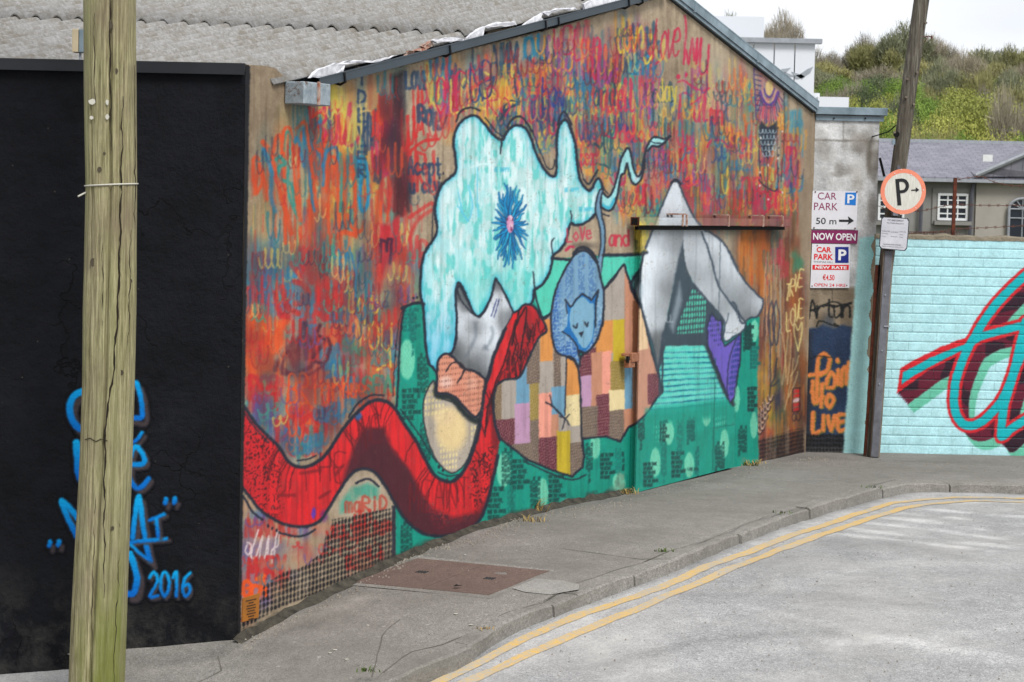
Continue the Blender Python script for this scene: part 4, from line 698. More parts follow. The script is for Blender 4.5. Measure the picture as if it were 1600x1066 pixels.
stroke([(862, 404), (890, 406)], 4.6, INK); stroke([(943, 399), (990, 398), (1010, 395)], 5.2, INK, 1, 1.4); stroke([(944, 452), (960, 435), (975, 413), (980, 430), (988, 448), (1000, 476)], 3, INK); stroke([(835, 455), (848, 497), (861, 489)], 3.2, INK)
word('LoVe', 886, 378, 8, 20, (205, 70, 95), 2.6, .9, gap=1.25, slope=-.15, sm=False); word('and', 952, 384, 9, 24, (205, 55, 80), 3, .9, gap=1.2); stroke([(884, 391), (890, 386), (895, 386)], 4, CRI)
fill([(992, 356), (1006, 356), (1004, 396), (990, 398)], (96, 104, 60), 2, .8); scribs([(996, 358), (1014, 358), (1004, 392), (994, 390)], [YEL], 6, (8, 14), (20, 36), (1.2, 2), .9)
# ---- damp, dirt and bare cement at the wall foot
wash([(372, 985), (500, 930), (615, 868), (618, 885), (500, 950), (372, 1010)], [(70, 66, 58)], 40, 10, 5, .6)
foot = [(371, 1000), (400, 984), (500, 940), (615, 880), (660, 852), (700, 846), (735, 838), (745, 826), (790, 812), (800, 806), (865, 797), (900, 783), (940, 772), (985, 774), (985, 800), (600, 930), (371, 1030)]
fill([(p[0], p[1] - 7) for p in foot[:14]] + foot[14:], (84, 80, 70), 3, .8, ss(.25, .5, N_mid)); fill([(p[0], p[1] - 1) for p in foot[:14]] + foot[14:], (52, 50, 44), 2, .9)
# ================= black wall lettering
BK = [(0, 88), (391, 94), (376, 1010), (0, 1045)]
bk = np.stack([27 + 0 * XX, 28 + 0 * XX, 34 + 0 * XX], -1).astype(np.float32) + (N_mid[..., None] - .5) * 12 + (N_fine[..., None] - .5) * 8
sl, cv = cov_poly(BK); put(sl, cv, bk)
SHA, CY1, CY2 = (86, 76, 78), (20, 172, 228), (10, 110, 196)
def cyl(pts, lw, y0, y1, sh=(7, 9), soft=1.3, sm=True):
    stroke([(x + sh[0], y + sh[1]) for x, y in pts], lw, SHA, .85, 2, None, sm)
    t = np.clip((YY - y0) / (y1 - y0), 0, 1)[..., None]; g = (np.array(CY1) * (1 - t) + np.array(CY2) * t).astype(np.float32); stroke(pts, lw, g, 1, soft, None, sm)
cyl([(150, 612), (128, 612), (113, 622), (109, 640), (115, 660), (128, 671), (150, 672)], 11, 600, 680); cyl([(196, 600), (211, 598), (216, 606), (221, 628), (221, 652), (205, 652)], 8, 590, 660)
cyl([(205, 692), (215, 686), (222, 676)], 6, 670, 690, (5, 6)); cyl([(119, 692), (121, 712), (124, 742), (140, 760), (155, 700)], 12, 690, 745); cyl([(198, 726), (224, 724), (222, 708), (212, 698), (204, 712), (202, 745), (212, 762), (222, 760), (232, 748)], 8, 690, 765, (5, 5))
cyl([(120, 838), (104, 805), (96, 782), (118, 805), (140, 838), (150, 860), (155, 790)], 9, 780, 840); cyl([(207, 840), (212, 800), (217, 776), (222, 810), (228, 850), (235, 878)], 8, 780, 880); cyl([(190, 850), (215, 846), (260, 842)], 6, 835, 850, (6, 3), sm=False); cyl([(205, 852), (220, 866), (232, 874)], 5, 840, 880)
cyl([(234, 813), (256, 804)], 6, 795, 815, (5, 3)); cyl([(244, 812), (247, 838)], 6, 800, 838, (5, 4)); cyl([(203, 866), (210, 885), (214, 905), (209, 926), (200, 928)], 10, 860, 930)
for x, y in ((78, 847), (92, 846), (259, 780), (273, 779)): cyl([(x, y), (x + .5, y + 1), (x - 1, y + 6)], 7.5, y - 8, y + 9, (5, 8))
random.seed(3)
for dx, dy, c, a in ((3, 4, SHA, .8), (0, 0, None, 1)):
    t = np.clip((YY - 892) / 44, 0, 1)[..., None]; g = (np.array(CY1) * (1 - t) + np.array(CY2) * t).astype(np.float32)
    word('2016', 234 + dx, 932 + dy, 13, 38, c if c else g, 5, a, gap=1.3, slope=0, soft=1.2)
# ================= pier
PR = [(1240, 150), (1395, 160), (1395, 730), (1240, 730)]
pc = np.stack([202 + 0 * XX, 203 + 0 * XX, 203 + 0 * XX], -1).astype(np.float32) + (N_mid[..., None] - .5) * 60 + (N_fine[..., None] - .5) * 30 + (N_big[..., None] - .5) * 50
PIER = np.zeros((H_, W_, 3), np.float32); PIER[:] = pc; _C = C; C = PIER
stroke([(1270, 219), (1380, 221)], 2.4, (105, 100, 92), .8, 1.5, sm=False); stroke([(1318, 190), (1318, 218)], 1.6, (140, 136, 130), .8, sm=False)
wash([(1270, 205), (1380, 205), (1380, 300), (1275, 270)], [(110, 104, 96), (190, 186, 180), (130, 122, 110)], 26, 9, 9, .4); wash([(1355, 220), (1382, 220), (1378, 350), (1360, 330)], [(110, 104, 94)], 12, 6, 16, .5)
fill([(1258, 449), (1338, 449), (1334, 545), (1256, 540)], (142, 128, 108), 3, .9); wash([(1260, 450), (1334, 450), (1330, 520), (1260, 520)], [(112, 98, 80), (165, 150, 130)], 24, 9, 12, .5)
fill([(1262, 513), (1276, 512), (1286, 508), (1300, 514), (1315, 508), (1330, 511), (1329, 560), (1322, 700), (1256, 700), (1260, 560)], (38, 60, 92), 2.2, .96); wash([(1262, 515), (1328, 512), (1320, 690), (1260, 690)], [(28, 44, 70), (50, 76, 110)], 40, 10, 20, .4)
fill([(1254, 520), (1268, 520), (1268, 700), (1254, 700)], (40, 36, 34), 4, .6)
PO = (228, 138, 78)
for dx, c, lw in ((1.2, (150, 130, 50), 8.5), (0, PO, 7.5)):
    for pts in ([(1276, 622), (1277, 590), (1278, 560), (1288, 553), (1296, 562), (1292, 578), (1280, 586)], [(1290, 600), (1298, 582), (1304, 590), (1302, 604), (1292, 606)], [(1309, 600), (1309, 578)], [(1308, 562), (1309, 564)], [(1315, 602), (1316, 580), (1322, 574), (1322, 600)], [(1326, 566), (1326, 590)], [(1264, 586), (1288, 582)], [(1270, 612), (1272, 630), (1286, 620)], [(1284, 600), (1283, 635)], [(1295, 616), (1291, 628), (1296, 636), (1302, 624), (1296, 616)], [(1270, 645), (1270, 676), (1280, 674)], [(1286, 650), (1286, 672)], [(1293, 650), (1298, 672), (1304, 650)], [(1320, 648), (1309, 650), (1310, 672), (1322, 670)], [(1310, 660), (1318, 658)], [(1270, 595), (1268, 612)]):
        stroke([(x + dx, y + dx) for x, y in pts], lw - 1.5, c, .95, 1.2)
word('Artun', 1264, 497, 12, 28, (22, 26, 28), 2.8, 1, gap=1.1, slope=-.02); stroke([(1264, 487), (1300, 472), (1315, 476)], 2.4, (22, 26, 28)); stroke([(1276, 510), (1282, 502), (1300, 508), (1310, 510), (1304, 506)], 2.4, (24, 28, 28)); stroke([(1300, 480), (1330, 474)], 3, (22, 26, 28))
fill([(1254, 680), (1322, 680), (1320, 715), (1254, 715)], (48, 44, 42), 4, .75)
for j in range(5):
    for i in range(13): blob(1262 + i * 5, 681 + j * 7.5, 2, 2.6, (14, 15, 18), .95, .3)
stroke([(1264, 562), (1278, 556), (1300, 560)], 1.4, (20, 20, 24)); stroke([(1300, 452), (1301, 470)], 1.2, (80, 70, 60))
fill([(1343, 372), (1400, 366), (1400, 730), (1316, 730), (1322, 640), (1330, 540), (1336, 450)], (184, 232, 232), 2, 1); fill([(1358, 372), (1400, 372), (1400, 460), (1360, 450)], (140, 205, 205), 8, .5)
C = _C
# ================= turquoise block wall lettering
TQ = np.zeros((H_, W_, 3), np.float32); TQ[:] = np.stack([194 + 0 * XX, 238 + 0 * XX, 244 + 0 * XX], -1); TQ += (N_fine[..., None] - .5) * 26 + (N_mid[..., None] - .5) * 16; _C = C; C = TQ
TQX = 400     # this drawing is shifted on the sheet so that its right-hand end fits
def cc(l): return [(1380 - TQX + x / 2.805, 360 + y / 2.805) for x, y in l]
r1 = cc([(75, 650), (130, 612), (200, 568), (280, 535), (350, 505), (400, 478), (440, 462), (520, 440), (600, 420), (700, 400)])
r2 = cc([(720, 130), (640, 185), (560, 255), (490, 330), (440, 400), (405, 460), (370, 520), (340, 590), (318, 660), (310, 740), (318, 800), (345, 845), (385, 856), (430, 840), (480, 795), (520, 745), (555, 670), (580, 590), (600, 500), (617, 440), (625, 400)])
r3 = cc([(640, 480), (590, 580), (550, 700), (528, 780), (520, 850), (518, 905), (560, 870), (620, 832), (700, 780)])
r4 = cc([(700, 330), (680, 385), (617, 395)])
GRN, MRR, DPU, RDD, CYY = (118, 205, 178), (112, 26, 56), (56, 26, 46), (222, 40, 52), (0, 190, 198)
def off(l, dx, dy): return [(x + dx, y + dy) for x, y in l]
tongue = cc([(60, 716), (74, 606), (130, 572), (250, 512), (380, 463), (440, 440), (470, 470), (330, 548), (200, 612), (120, 672)])
tcy = cc([(80, 676), (86, 622), (200, 562), (300, 520), (400, 484), (440, 480), (340, 530), (220, 590), (140, 634)])
def sweep(n0, n1, dx, dy, c):
    for i in range(n0, n1):
        fill(off(tongue, i * dx, i * dy), c); 
        for l in (r2, r3, r1[5:]): stroke(off(l, i * dx, i * dy), 14, c, 1, .8)
sweep(8, 13, 2.1, 2.6, GRN); sweep(1, 8, 2.3, 2.5, MRR)
sl = (slice(300, 740), slice(980, 1400)); isM = (np.abs(C[sl] - np.array(MRR)).sum(-1) < 30) & (vnoise(34, 26, 77)[sl] > .52); C[sl][isM] = np.array(DPU)
fill(tongue, RDD)
for l, w1 in ((r1[5:], 22), (r2, 23), (r3, 22)): stroke(l, w1, RDD, 1, .9)
fill(tcy, CYY)
for l, w1 in ((r1[5:], 12), (r2, 13.5), (r3, 13)): stroke(l, w1, CYY, 1, .9)
C = _C
# hand tremor and the grain of the render: no painted edge is ruler clean
def rough(im, a, b):
    dx = (vnoise(7, 8, 51) - .5) * 2 * a + (vnoise(2.4, 2.6, 52) - .5) * 2 * b; dy = (vnoise(8, 7, 53) - .5) * 2 * a + (vnoise(2.6, 2.4, 54) - .5) * 2 * b
    x = np.clip(XX + dx, 0, W_ - 1.01); y = np.clip(YY + dy, 0, H_ - 1.01); ix = x.astype(int); iy = y.astype(int); tx = (x - ix)[..., None]; ty = (y - iy)[..., None]
    return (im[iy, ix] * (1 - tx) + im[iy, ix + 1] * tx) * (1 - ty) + (im[iy + 1, ix] * (1 - tx) + im[iy + 1, ix + 1] * tx) * ty
C = rough(C, .5, .55); TQ = rough(TQ, .4, .5); PIER = rough(PIER, .7, .7)
pit = ss(.80, .9, vnoise(2.1, 2.1, 61)) * ss(.45, .7, N_mid); wallm = _m[..., None]; C = C * (1 - .38 * pit[..., None] * wallm) + (base * .75) * (.38 * pit[..., None] * wallm)
rain = ss(.58, .8, vnoise(4, 130, 62, 2)); C = C * (1 - .08 * rain[..., None] * wallm)
def to_alb(im, k=KALB):
    c = np.clip(im, 3, 252) / 255.; return np.where(c <= .04045, c / 12.92, ((c + .055) / 1.055) ** 2.4) ** 1.12 * k
ART = to_alb(C); ART_P = to_alb(PIER); ART_T = to_alb(TQ)
def sample(im, x, y):
    x = np.clip(x, 0, W_ - 1.01); y = np.clip(y, 0, H_ - 1.01); ix = x.astype(int); iy = y.astype(int); tx = (x - ix)[..., None]; ty = (y - iy)[..., None]
    return (im[iy, ix] * (1 - tx) + im[iy, ix + 1] * tx) * (1 - ty) + (im[iy + 1, ix] * (1 - tx) + im[iy + 1, ix + 1] * tx) * ty
def projn(P):
    v = P - O; f = v @ FW; return 800 + FPX * (v @ CR) / f, 533 - FPX * (v @ CU) / f
def paint_sheet(name, P, keep, art, mat, parent, xo=0, **kw):
    """P: grid (rows, cols, 3) of points on a wall; the artwork is fixed to those points as paint"""
    h, w1 = P.shape[:2]; x, y = projn(P.reshape(-1, 3)); colr = sample(art, x - xo, y); colr = np.c_[colr, np.ones(len(colr))]
    idx = np.arange(h * w1).reshape(h, w1); q = np.stack([idx[:-1, :-1], idx[:-1, 1:], idx[1:, 1:], idx[1:, :-1]], -1).reshape(-1, 4)
    if keep is not None:
        kc = keep.reshape(-1); q = q[kc[q].all(1)]; used = np.unique(q); rem = np.zeros(h * w1, int); rem[used] = np.arange(len(used)); q = rem[q]; Pv = P.reshape(-1, 3)[used]; colr = colr[used]
    else: Pv = P.reshape(-1, 3)
    o = fast_mesh(name, Pv, q, mat, parent, colr); return tag(o, **kw)
# ================================================================== MATERIALS
M_mural = painted('painted_render'); M_gatep = painted('painted_steel', .55, .12, .002, .4, .05); M_block = painted('painted_block', .7, .5, .006, .3, .22)
M_conc = simple('cement_render', (165, 150, 128), .9, var=.35, scale=3, bscale=30, bdist=.01)
m = NT('black_paint'); at = m.n('ShaderNodeAttribute', attribute_name='paint'); f = m.noise(1.6, 7, .68); g = m.noise(30, 6, .75)
c = m.ramp(f, [(.3, alb((20, 21, 25))), (.62, alb((35, 36, 41))), (.8, alb((60, 60, 62)))]); c = m.mix(m.ramp(g, [(.67, (0, 0, 0, 1)), (.73, (1, 1, 1, 1))]), c, alb((104, 92, 80)))
vr = m.n('ShaderNodeTexVoronoi', feature='DISTANCE_TO_EDGE', Scale=1.5); wn = m.n('ShaderNodeTexNoise', Scale=3., Detail=6.); ad = m.n('ShaderNodeVectorMath', operation='ADD'); m.l(m.co, wn.inputs['Vector']); m.l(m.co, ad.inputs[0]); m.l(wn.outputs['Color'], ad.inputs[1]); m.l(ad.outputs[0], vr.inputs['Vector'])
crk = m.ramp(vr.outputs['Distance'], [(.0, (0, 0, 0, 1)), (.012, (1, 1, 1, 1))]); msk = m.ramp(m.noise(.9, 2), [(.48, (1, 1, 1, 1)), (.56, (0, 0, 0, 1))]); crk2 = m.mix(msk, crk, (1, 1, 1, 1), 'LIGHTEN')
c = m.mix(1., c, m.mix(.5, (1, 1, 1, 1), crk2), 'MULTIPLY'); sx = m.n('ShaderNodeSeparateXYZ'); m.l(m.co, sx.inputs[0]); c = m.mix(m.mix(1., m.ramp(sx.outputs['Z'], [(.0, (.5, .5, .5, 1)), (.5, (0, 0, 0, 1))]), m.ramp(m.noise(4, 7, .75), [(.45, (0, 0, 0, 1)), (.68, (1, 1, 1, 1))]), 'MULTIPLY'), c, alb((98, 96, 90))); sp2 = m.n('ShaderNodeTexVoronoi', Scale=7.); m.l(m.co, sp2.inputs['Vector']); c = m.mix(m.ramp(sp2.outputs['Distance'], [(.02, (.7, .7, .7, 1)), (.04, (0, 0, 0, 1))]), c, alb((104, 100, 94)))
m.base(c); m.bump(m.noise(14, 8, .72), .9, .03); m.bump(m.noise(2.5, 4, .5), .5, .08); m.bump(crk2, .8, .015); M_black = m.fin(.85, 0, .12)
m = NT('black_paint_lettering'); at = m.n('ShaderNodeAttribute', attribute_name='paint'); m.base(m.mix(m.ramp(m.noise(30, 6, .75), [(.70, (0, 0, 0, 1)), (.76, (.6, .6, .6, 1))]), at.outputs['Color'], alb((90, 82, 72)))); m.bump(m.noise(14, 8, .72), .7, .02); M_blackp = m.fin(.85, 0, .12)
# corrugated asbestos cement with lichen
m = NT('weathered_sheet'); f = m.noise(3, 8, .7); g = m.noise(38, 6, .8); h = m.noise(11, 6, .7, (1, 1, 1))
c = m.ramp(g, [(.3, alb((112, 108, 102), .66)), (.48, alb((156, 154, 150), .66)), (.66, alb((190, 188, 186), .66))]); c = m.mix(m.ramp(h, [(.45, (0, 0, 0, 1)), (.62, (.75, .75, .75, 1))]), c, alb((128, 120, 106), .7)); c = m.mix(m.ramp(f, [(.4, (0, 0, 0, 1)), (.7, (.5, .5, .5, 1))]), c, alb((178, 178, 178), .7))
m.base(c); m.bump(g, .45, .006); M_sheet = m.fin(.9)
M_gutter = simple('dark_grey_plastic', (74, 84, 92), .5, var=.2, scale=4, bump=.1); M_bracket = simple('black_bracket', (28, 30, 34), .5, bump=0)
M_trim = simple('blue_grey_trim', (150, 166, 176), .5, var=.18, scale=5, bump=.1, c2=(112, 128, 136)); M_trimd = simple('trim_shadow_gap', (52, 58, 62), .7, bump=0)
M_flash = simple('black_flashing', (40, 43, 48), .5, var=.3, bump=.1); M_foil = simple('torn_white_flashing', (240, 240, 244), .4, var=.3, scale=18, bump=.4, bscale=40, bdist=.008, c2=(190, 190, 196))
m = NT('galvanised_steel'); c = m.ramp(m.noise(18, 5, .7), [(.3, alb((128, 140, 148))), (.7, alb((178, 188, 194)))]); sx = m.n('ShaderNodeSeparateXYZ'); m.l(m.co, sx.inputs[0]); c = m.mix(m.mix(1., m.ramp(m.noise(30, 6, .8), [(.5, (0, 0, 0, 1)), (.58, (1, 1, 1, 1))]), m.ramp(m.noise(6, 3), [(.45, (0, 0, 0, 1)), (.6, (1, 1, 1, 1))]), 'MULTIPLY'), c, alb((104, 76, 52))); m.base(c); M_galv = m.fin(.5, .3)
M_rust = simple('rusty_steel', (122, 66, 46), .9, var=.5, scale=20, bump=.5, c2=(70, 40, 32)); M_rust2 = simple('rust_streaked_bracket', (190, 176, 165), .8, scale=30, c2=(150, 84, 52))
M_tan = simple('tan_painted_latch', (176, 130, 100), .7, scale=30, c2=(140, 84, 60)); M_dark = simple('dark_void', (18, 18, 18), .95, bump=0)
def ground_mat(name, lo, mid, hi, stain, sc1=160, bumpd=.004, seed=0, tint=False, kk=.72):
    m = NT(name); a = m.noise(sc1, 3, .8); b = m.noise(1.1, 7, .62); d = m.noise(7, 6, .7)
    vr = m.n('ShaderNodeTexVoronoi', Scale=sc1 * .55, Randomness=1.); m.l(m.co, vr.inputs['Vector'])
    c = m.ramp(a, [(.28, alb(lo, kk)), (.5, alb(mid, kk)), (.74, alb(hi, kk))]); c = m.mix(.38, c, m.mix(1., c, m.ramp(vr.outputs['Color'], [(.1, (.55, .55, .55, 1)), (.9, (1.3, 1.3, 1.3, 1))]), 'MULTIPLY'))
    c = m.mix(m.ramp(b, [(.38, (0, 0, 0, 1)), (.68, (.62, .62, .62, 1))]), c, alb(stain, kk)); c = m.mix(1., c, m.ramp(d, [(.3, (.84, .84, .84, 1)), (.65, (1.06, 1.06, 1.06, 1))]), 'MULTIPLY')
    sp = m.n('ShaderNodeTexVoronoi', Scale=5.5); m.l(m.co, sp.inputs['Vector']); c = m.mix(m.ramp(sp.outputs['Distance'], [(.0, (1, 1, 1, 1)), (.05, (1, 1, 1, 1)), (.08, (0, 0, 0, 1))]), c, m.mix(.25, c, (.5, .5, .49, 1))) if seed else c
    if tint: c = m.mix(1., c, m.n('ShaderNodeAttribute', attribute_name='paint').outputs['Color'], 'MULTIPLY')
    m.base(c); m.bump(a, .7, bumpd); m.bump(vr.outputs['Distance'], .35, bumpd); m.bump(b, .2, .02); return m.fin(.92)
M_pave = ground_mat('pavement_concrete', (104, 101, 96), (148, 144, 138), (188, 184, 178), (128, 124, 116), 120, .004, 1, True)
M_road = ground_mat('worn_asphalt', (120, 120, 122), (168, 168, 168), (212, 210, 206), (186, 184, 180), 95, .006, 0, True, .76)
M_kerb = ground_mat('kerb_concrete', (116, 113, 107), (158, 154, 148), (188, 184, 178), (122, 118, 110), 90, .006)
def worn(name, c1, c2, lo=.42, hi=.56, sc1=26):
    c1 = np.array(c1) * .98; c2 = np.array(c2) * 1.04
    m = NT(name); a = m.noise(sc1, 6, .8); b = m.noise(2.2, 3, .5); ad = m.n('ShaderNodeMath', operation='MULTIPLY_ADD'); m.l(a, ad.inputs[0]); ad.inputs[1].default_value = .7; q = m.n('ShaderNodeMath', operation='MULTIPLY'); m.l(b, q.inputs[0]); q.inputs[1].default_value = .3; m.l(q.outputs[0], ad.inputs[2])
    m.base(m.mix(m.ramp(ad.outputs[0], [(lo, (0, 0, 0, 1)), (hi, (1, 1, 1, 1))]), alb(c2), m.ramp(m.noise(120, 3, .8), [(.3, tuple(x * .8 for x in alb(c1)[:3]) + (1,)), (.7, alb(c1))]))); m.bump(m.noise(95, 3, .8), .6, .005); return m.fin(.9)
M_yel = worn('worn_yellow_paint', (232, 192, 106), (170, 167, 160), .41, .60); M_white = worn('worn_white_paint', (222, 222, 220), (172, 172, 170), .42, .62, 12)
M_scuff = worn('pale_tyre_scuff', (196, 196, 196), (170, 170, 170), .4, .6, 9)
M_cover = ground_mat('rusty_cover_plate', (96, 78, 70), (126, 106, 97), (152, 134, 124), (112, 96, 88), 140, .003)
m = NT('pole_timber'); f = m.noise(1.0, 6, .6, (9, 9, .5)); g = m.noise(1., 8, .78, (95, 95, 3.6)); h = m.noise(3.2, 6, .65)
c = m.ramp(g, [(.32, alb((70, 64, 44))), (.46, alb((138, 131, 98))), (.64, alb((194, 186, 150)))]); c = m.mix(m.ramp(f, [(.42, (0, 0, 0, 1)), (.65, (.6, .6, .6, 1))]), c, alb((146, 148, 106))); c = m.mix(m.ramp(h, [(.45, (0, 0, 0, 1)), (.66, (.6, .6, .6, 1))]), c, alb((134, 120, 102))); sx = m.n('ShaderNodeSeparateXYZ'); m.l(m.co, sx.inputs[0]); c = m.mix(m.mix(1., m.ramp(sx.outputs['Z'], [(.45, (.75, .75, .75, 1)), (1., (.12, .12, .12, 1))]), m.ramp(m.noise(1., 5, .6, (7, 7, 1.1)), [(.42, (0, 0, 0, 1)), (.62, (1, 1, 1, 1))]), 'MULTIPLY'), c, alb((112, 120, 40))); m.base(c); m.bump(g, .8, .006); M_wood = m.fin(.85)
m = NT('old_dark_timber'); g = m.noise(1., 8, .75, (60, 60, 2.6)); m.base(m.ramp(g, [(.3, alb((58, 52, 46))), (.5, alb((100, 94, 84))), (.72, alb((150, 146, 134)))])); m.bump(g, .8, .008); M_wood2 = m.fin(.9)
M_crack = simple('timber_crack', (46, 38, 28), .95, bump=0); M_tie = simple('white_cable_tie', (205, 202, 190), .5, var=.1, bump=0); M_cream = simple('cream_paint', (216, 200, 168), .7, var=.15)
M_signw = simple('white_sign_board', (232, 232, 238), .4, var=.05, scale=4, bump=0, c2=(216, 216, 220)); M_signp = simple('purple_sign_board', (140, 40, 98), .4, var=.08, bump=0); M_pl = simple('purple_lettering', (152, 56, 104), .5, var=.05, bump=0)
M_blk = simple('black_lettering', (34, 36, 40), .5, var=.05, bump=0); M_red = simple('red_lettering', (226, 36, 44), .5, var=.05, bump=0); M_bluL = simple('light_blue_square', (28, 130, 212), .45, var=.05, bump=0); M_bluD = simple('dark_blue_square', (22, 44, 140), .45, var=.05, bump=0)
M_wl = simple('white_lettering', (236, 236, 238), .5, var=.03, bump=0); M_gl = simple('grey_lettering', (120, 122, 126), .5, var=.05, bump=0); M_ring = simple('faded_red_ring', (232, 140, 112), .45, var=.06, scale=12, bump=0, c2=(240, 158, 130)); M_disc = simple('weathered_white_disc', (226, 224, 216), .45, scale=10, bump=0, c2=(202, 200, 188), stretch=(8, 8, 1)); M_plate = simple('grey_white_plate', (214, 214, 220), .4, scale=6, bump=0, c2=(190, 190, 198)); M_slate2 = simple('sign_dark_grey', (52, 56, 60), .5, var=.08, bump=0)
M_chan = simple('grey_steel_channel', (132, 134, 142), .5, .2, scale=6, bump=.1, c2=(96, 96, 100)); M_chans = simple('dusty_channel_side', (148, 138, 124), .8, scale=8, c2=(110, 100, 90)); M_plaq = simple('brass_coloured_plaque', (182, 118, 44), .5, var=.15, bump=0, c2=(150, 100, 44))
M_house = simple('grey_house_render', (150, 149, 145), .9, var=.25, scale=.8, c2=(130, 128, 123), bscale=12); M_house2 = simple('pale_house_render', (176, 171, 162), .9, var=.2, scale=.8, bscale=12); M_frame = simple('white_window_frame', (226, 228, 228), .6, var=.08, bump=0); M_glass = simple('dark_window_glass', (44, 52, 62), .12, var=.4, scale=.7, bump=0); M_pipe = simple('grey_downpipe', (96, 98, 106), .5, bump=0)
m = NT('slate_roof'); w_ = m.n('ShaderNodeTexBrick', Scale=1.); w_.inputs['Brick Width'].default_value = .42; w_.inputs['Row Height'].default_value = .22; w_.inputs['Mortar Size'].default_value = .018; w_.inputs['Color1'].default_value = alb((124, 124, 136)); w_.inputs['Color2'].default_value = alb((148, 147, 158)); w_.inputs['Mortar'].default_value = alb((84, 84, 94)); m.l(m.co, w_.inputs['Vector']); m.base(m.mix(.35, w_.outputs['Color'], m.ramp(m.noise(1.5, 6, .7), [(.3, alb((96, 96, 106))), (.7, alb((164, 162, 168)))]))); m.bump(w_.outputs['Fac'], .3, .02); M_slate = m.fin(.6)
M_clad = simple('white_cladding', (222, 225, 230), .5, var=.06, scale=.4, bump=0); M_clads = simple('grey_capping', (168, 172, 178), .6, bump=0); M_birdp = simple('faded_grey_paint', (168, 174, 180), .7, bump=0)
M_hill = simple('hill_grass', (112, 124, 60), .95, scale=.03, bump=.3, bscale=.6, bdist=.3, c2=(96, 92, 62)); M_yard = simple('car_park_gravel', (150, 148, 142), .95, scale=.4, bscale=10)
M_turqm = simple('turquoise_mortar', (140, 208, 200), .8, var=.1, bscale=40); M_cop = simple('rough_mortar_capping', (152, 142, 124), .95, var=.35, scale=14, bump=.9, bscale=40, bdist=.02); M_wire = simple('rusty_wire', (112, 78, 66), .8, bump=0)
M_bark = simple('tree_bark', (92, 84, 70), .95, var=.4, scale=4, bscale=8, bdist=.03); M_dry = simple('dry_grass', (186, 160, 104), .9, var=.4, scale=20, bump=0); M_weed = simple('green_weed', (98, 118, 58), .9, var=.4, scale=20, bump=0); M_grit = simple('pale_grit', (168, 160, 148), .95, var=.5, scale=30, bump=0)

# ================================================================== GROUND
def sheet_from(fn, us, vs, name, mat, **kw):
    P = np.array([[fn(u, v) for u in us] for v in vs], float); h, w1 = P.shape[:2]; idx = np.arange(h * w1).reshape(h, w1)
    q = np.stack([idx[:-1, :-1], idx[:-1, 1:], idx[1:, 1:], idx[1:, :-1]], -1).reshape(-1, 4); n = np.cross(P[0, 1] - P[0, 0], P[1, 0] - P[0, 0])
    if n[2] < 0: q = q[:, ::-1]
    return tag(fast_mesh(name, P.reshape(-1, 3), q, mat, kw.pop('parent', None), None, True), **kw)
kerb_px = [(300, 1128), (420, 1097), (535, 1066), (598, 1052), (658, 1039), (721, 1017), (764, 991), (814, 962), (883, 936), (960, 906), (1060, 869), (1120, 845), (1179, 821), (1235, 803), (1285, 788), (1350, 770), (1400, 758), (1435, 754), (1510, 754), (1600, 756), (1700, 757), (1850, 760), (2300, 768)]
KP = [onG(*p) for p in kerb_px]
def resamp(pts, step):
    pts = np.array(pts); d = np.r_[0, np.cumsum(np.linalg.norm(np.diff(pts, axis=0), axis=1))]; n = max(2, int(d[-1] / step) + 1); t = np.linspace(0, d[-1], n)
    return np.stack([np.interp(t, d, pts[:, k]) for k in range(pts.shape[1])], 1)
sm_ = [np.array(p) for p in smooth([tuple(p[:2]) for p in KP], False, 6)]; KL = resamp([(p[0], p[1]) for p in sm_], .15)
T_ = np.gradient(KL, axis=0); T_ /= np.linalg.norm(T_, axis=1)[:, None]; KN = np.stack([-T_[:, 1], T_[:, 0]], 1)
for _ in range(25): KN[1:-1] = (KN[:-2] + KN[1:-1] + KN[2:]) / 3
KN /= np.linalg.norm(KN, axis=1)[:, None]
def gn(x, y, a=.004): return a * mnoise.noise(Vector((x * 1.7, y * 1.7, 0))) + a * .5 * mnoise.noise(Vector((x * 6, y * 6, 3)))
KW = .13
KLc = KL; KL = resamp(KLc, .045); KN = np.stack([np.interp(np.linspace(0, 1, len(KL)), np.linspace(0, 1, len(KLc)), KN[:, k]) for k in (0, 1)], 1); KN /= np.linalg.norm(KN, axis=1)[:, None]
offs = np.r_[.06, KW, np.linspace(KW + .03, 3.6, 84), np.linspace(3.8, 9, 8)]
P = np.zeros((len(offs), len(KL), 3))
for i, o_ in enumerate(offs):
    xy = KL + KN * o_; P[i, :, :2] = xy; P[i, :, 2] = gz(xy[:, 0], xy[:, 1]) + [gn(a, b) for a, b in xy] - (.03 if i == 0 else 0)
h, w1 = P.shape[:2]; idx = np.arange(h * w1).reshape(h, w1); q = np.stack([idx[:-1, :-1], idx[:-1, 1:], idx[1:, 1:], idx[1:, :-1]], -1).reshape(-1, 4)
def wtrace(px, dz=0.): return np.array([onG(x, y, dz)[:2] for x, y in px])
def near(XYp, line, wd):
    d = np.full(len(XYp), 1e9)
    for a, b in zip(line[:-1], line[1:]):
        v = b - a; t = np.clip(((XYp - a) @ v) / (v @ v + 1e-9), 0, 1); d = np.minimum(d, np.linalg.norm(XYp - a - t[:, None] * v, axis=1))
    return np.clip(1 - d / wd, 0, 1) ** 1.3
def nz2(XYp, f, s_=0): return np.array([mnoise.noise(Vector((x * f, y * f, s_))) for x, y in XYp])
XYp = P.reshape(-1, 3)[:, :2]; tint = np.ones((len(XYp), 3)); n1, n2_, n3 = nz2(XYp, 1.1, 3), nz2(XYp, 4.5, 5), nz2(XYp, 14, 8); brk = np.clip(.6 + 1.1 * n2_ + .6 * n3, 0, 1)[:, None]
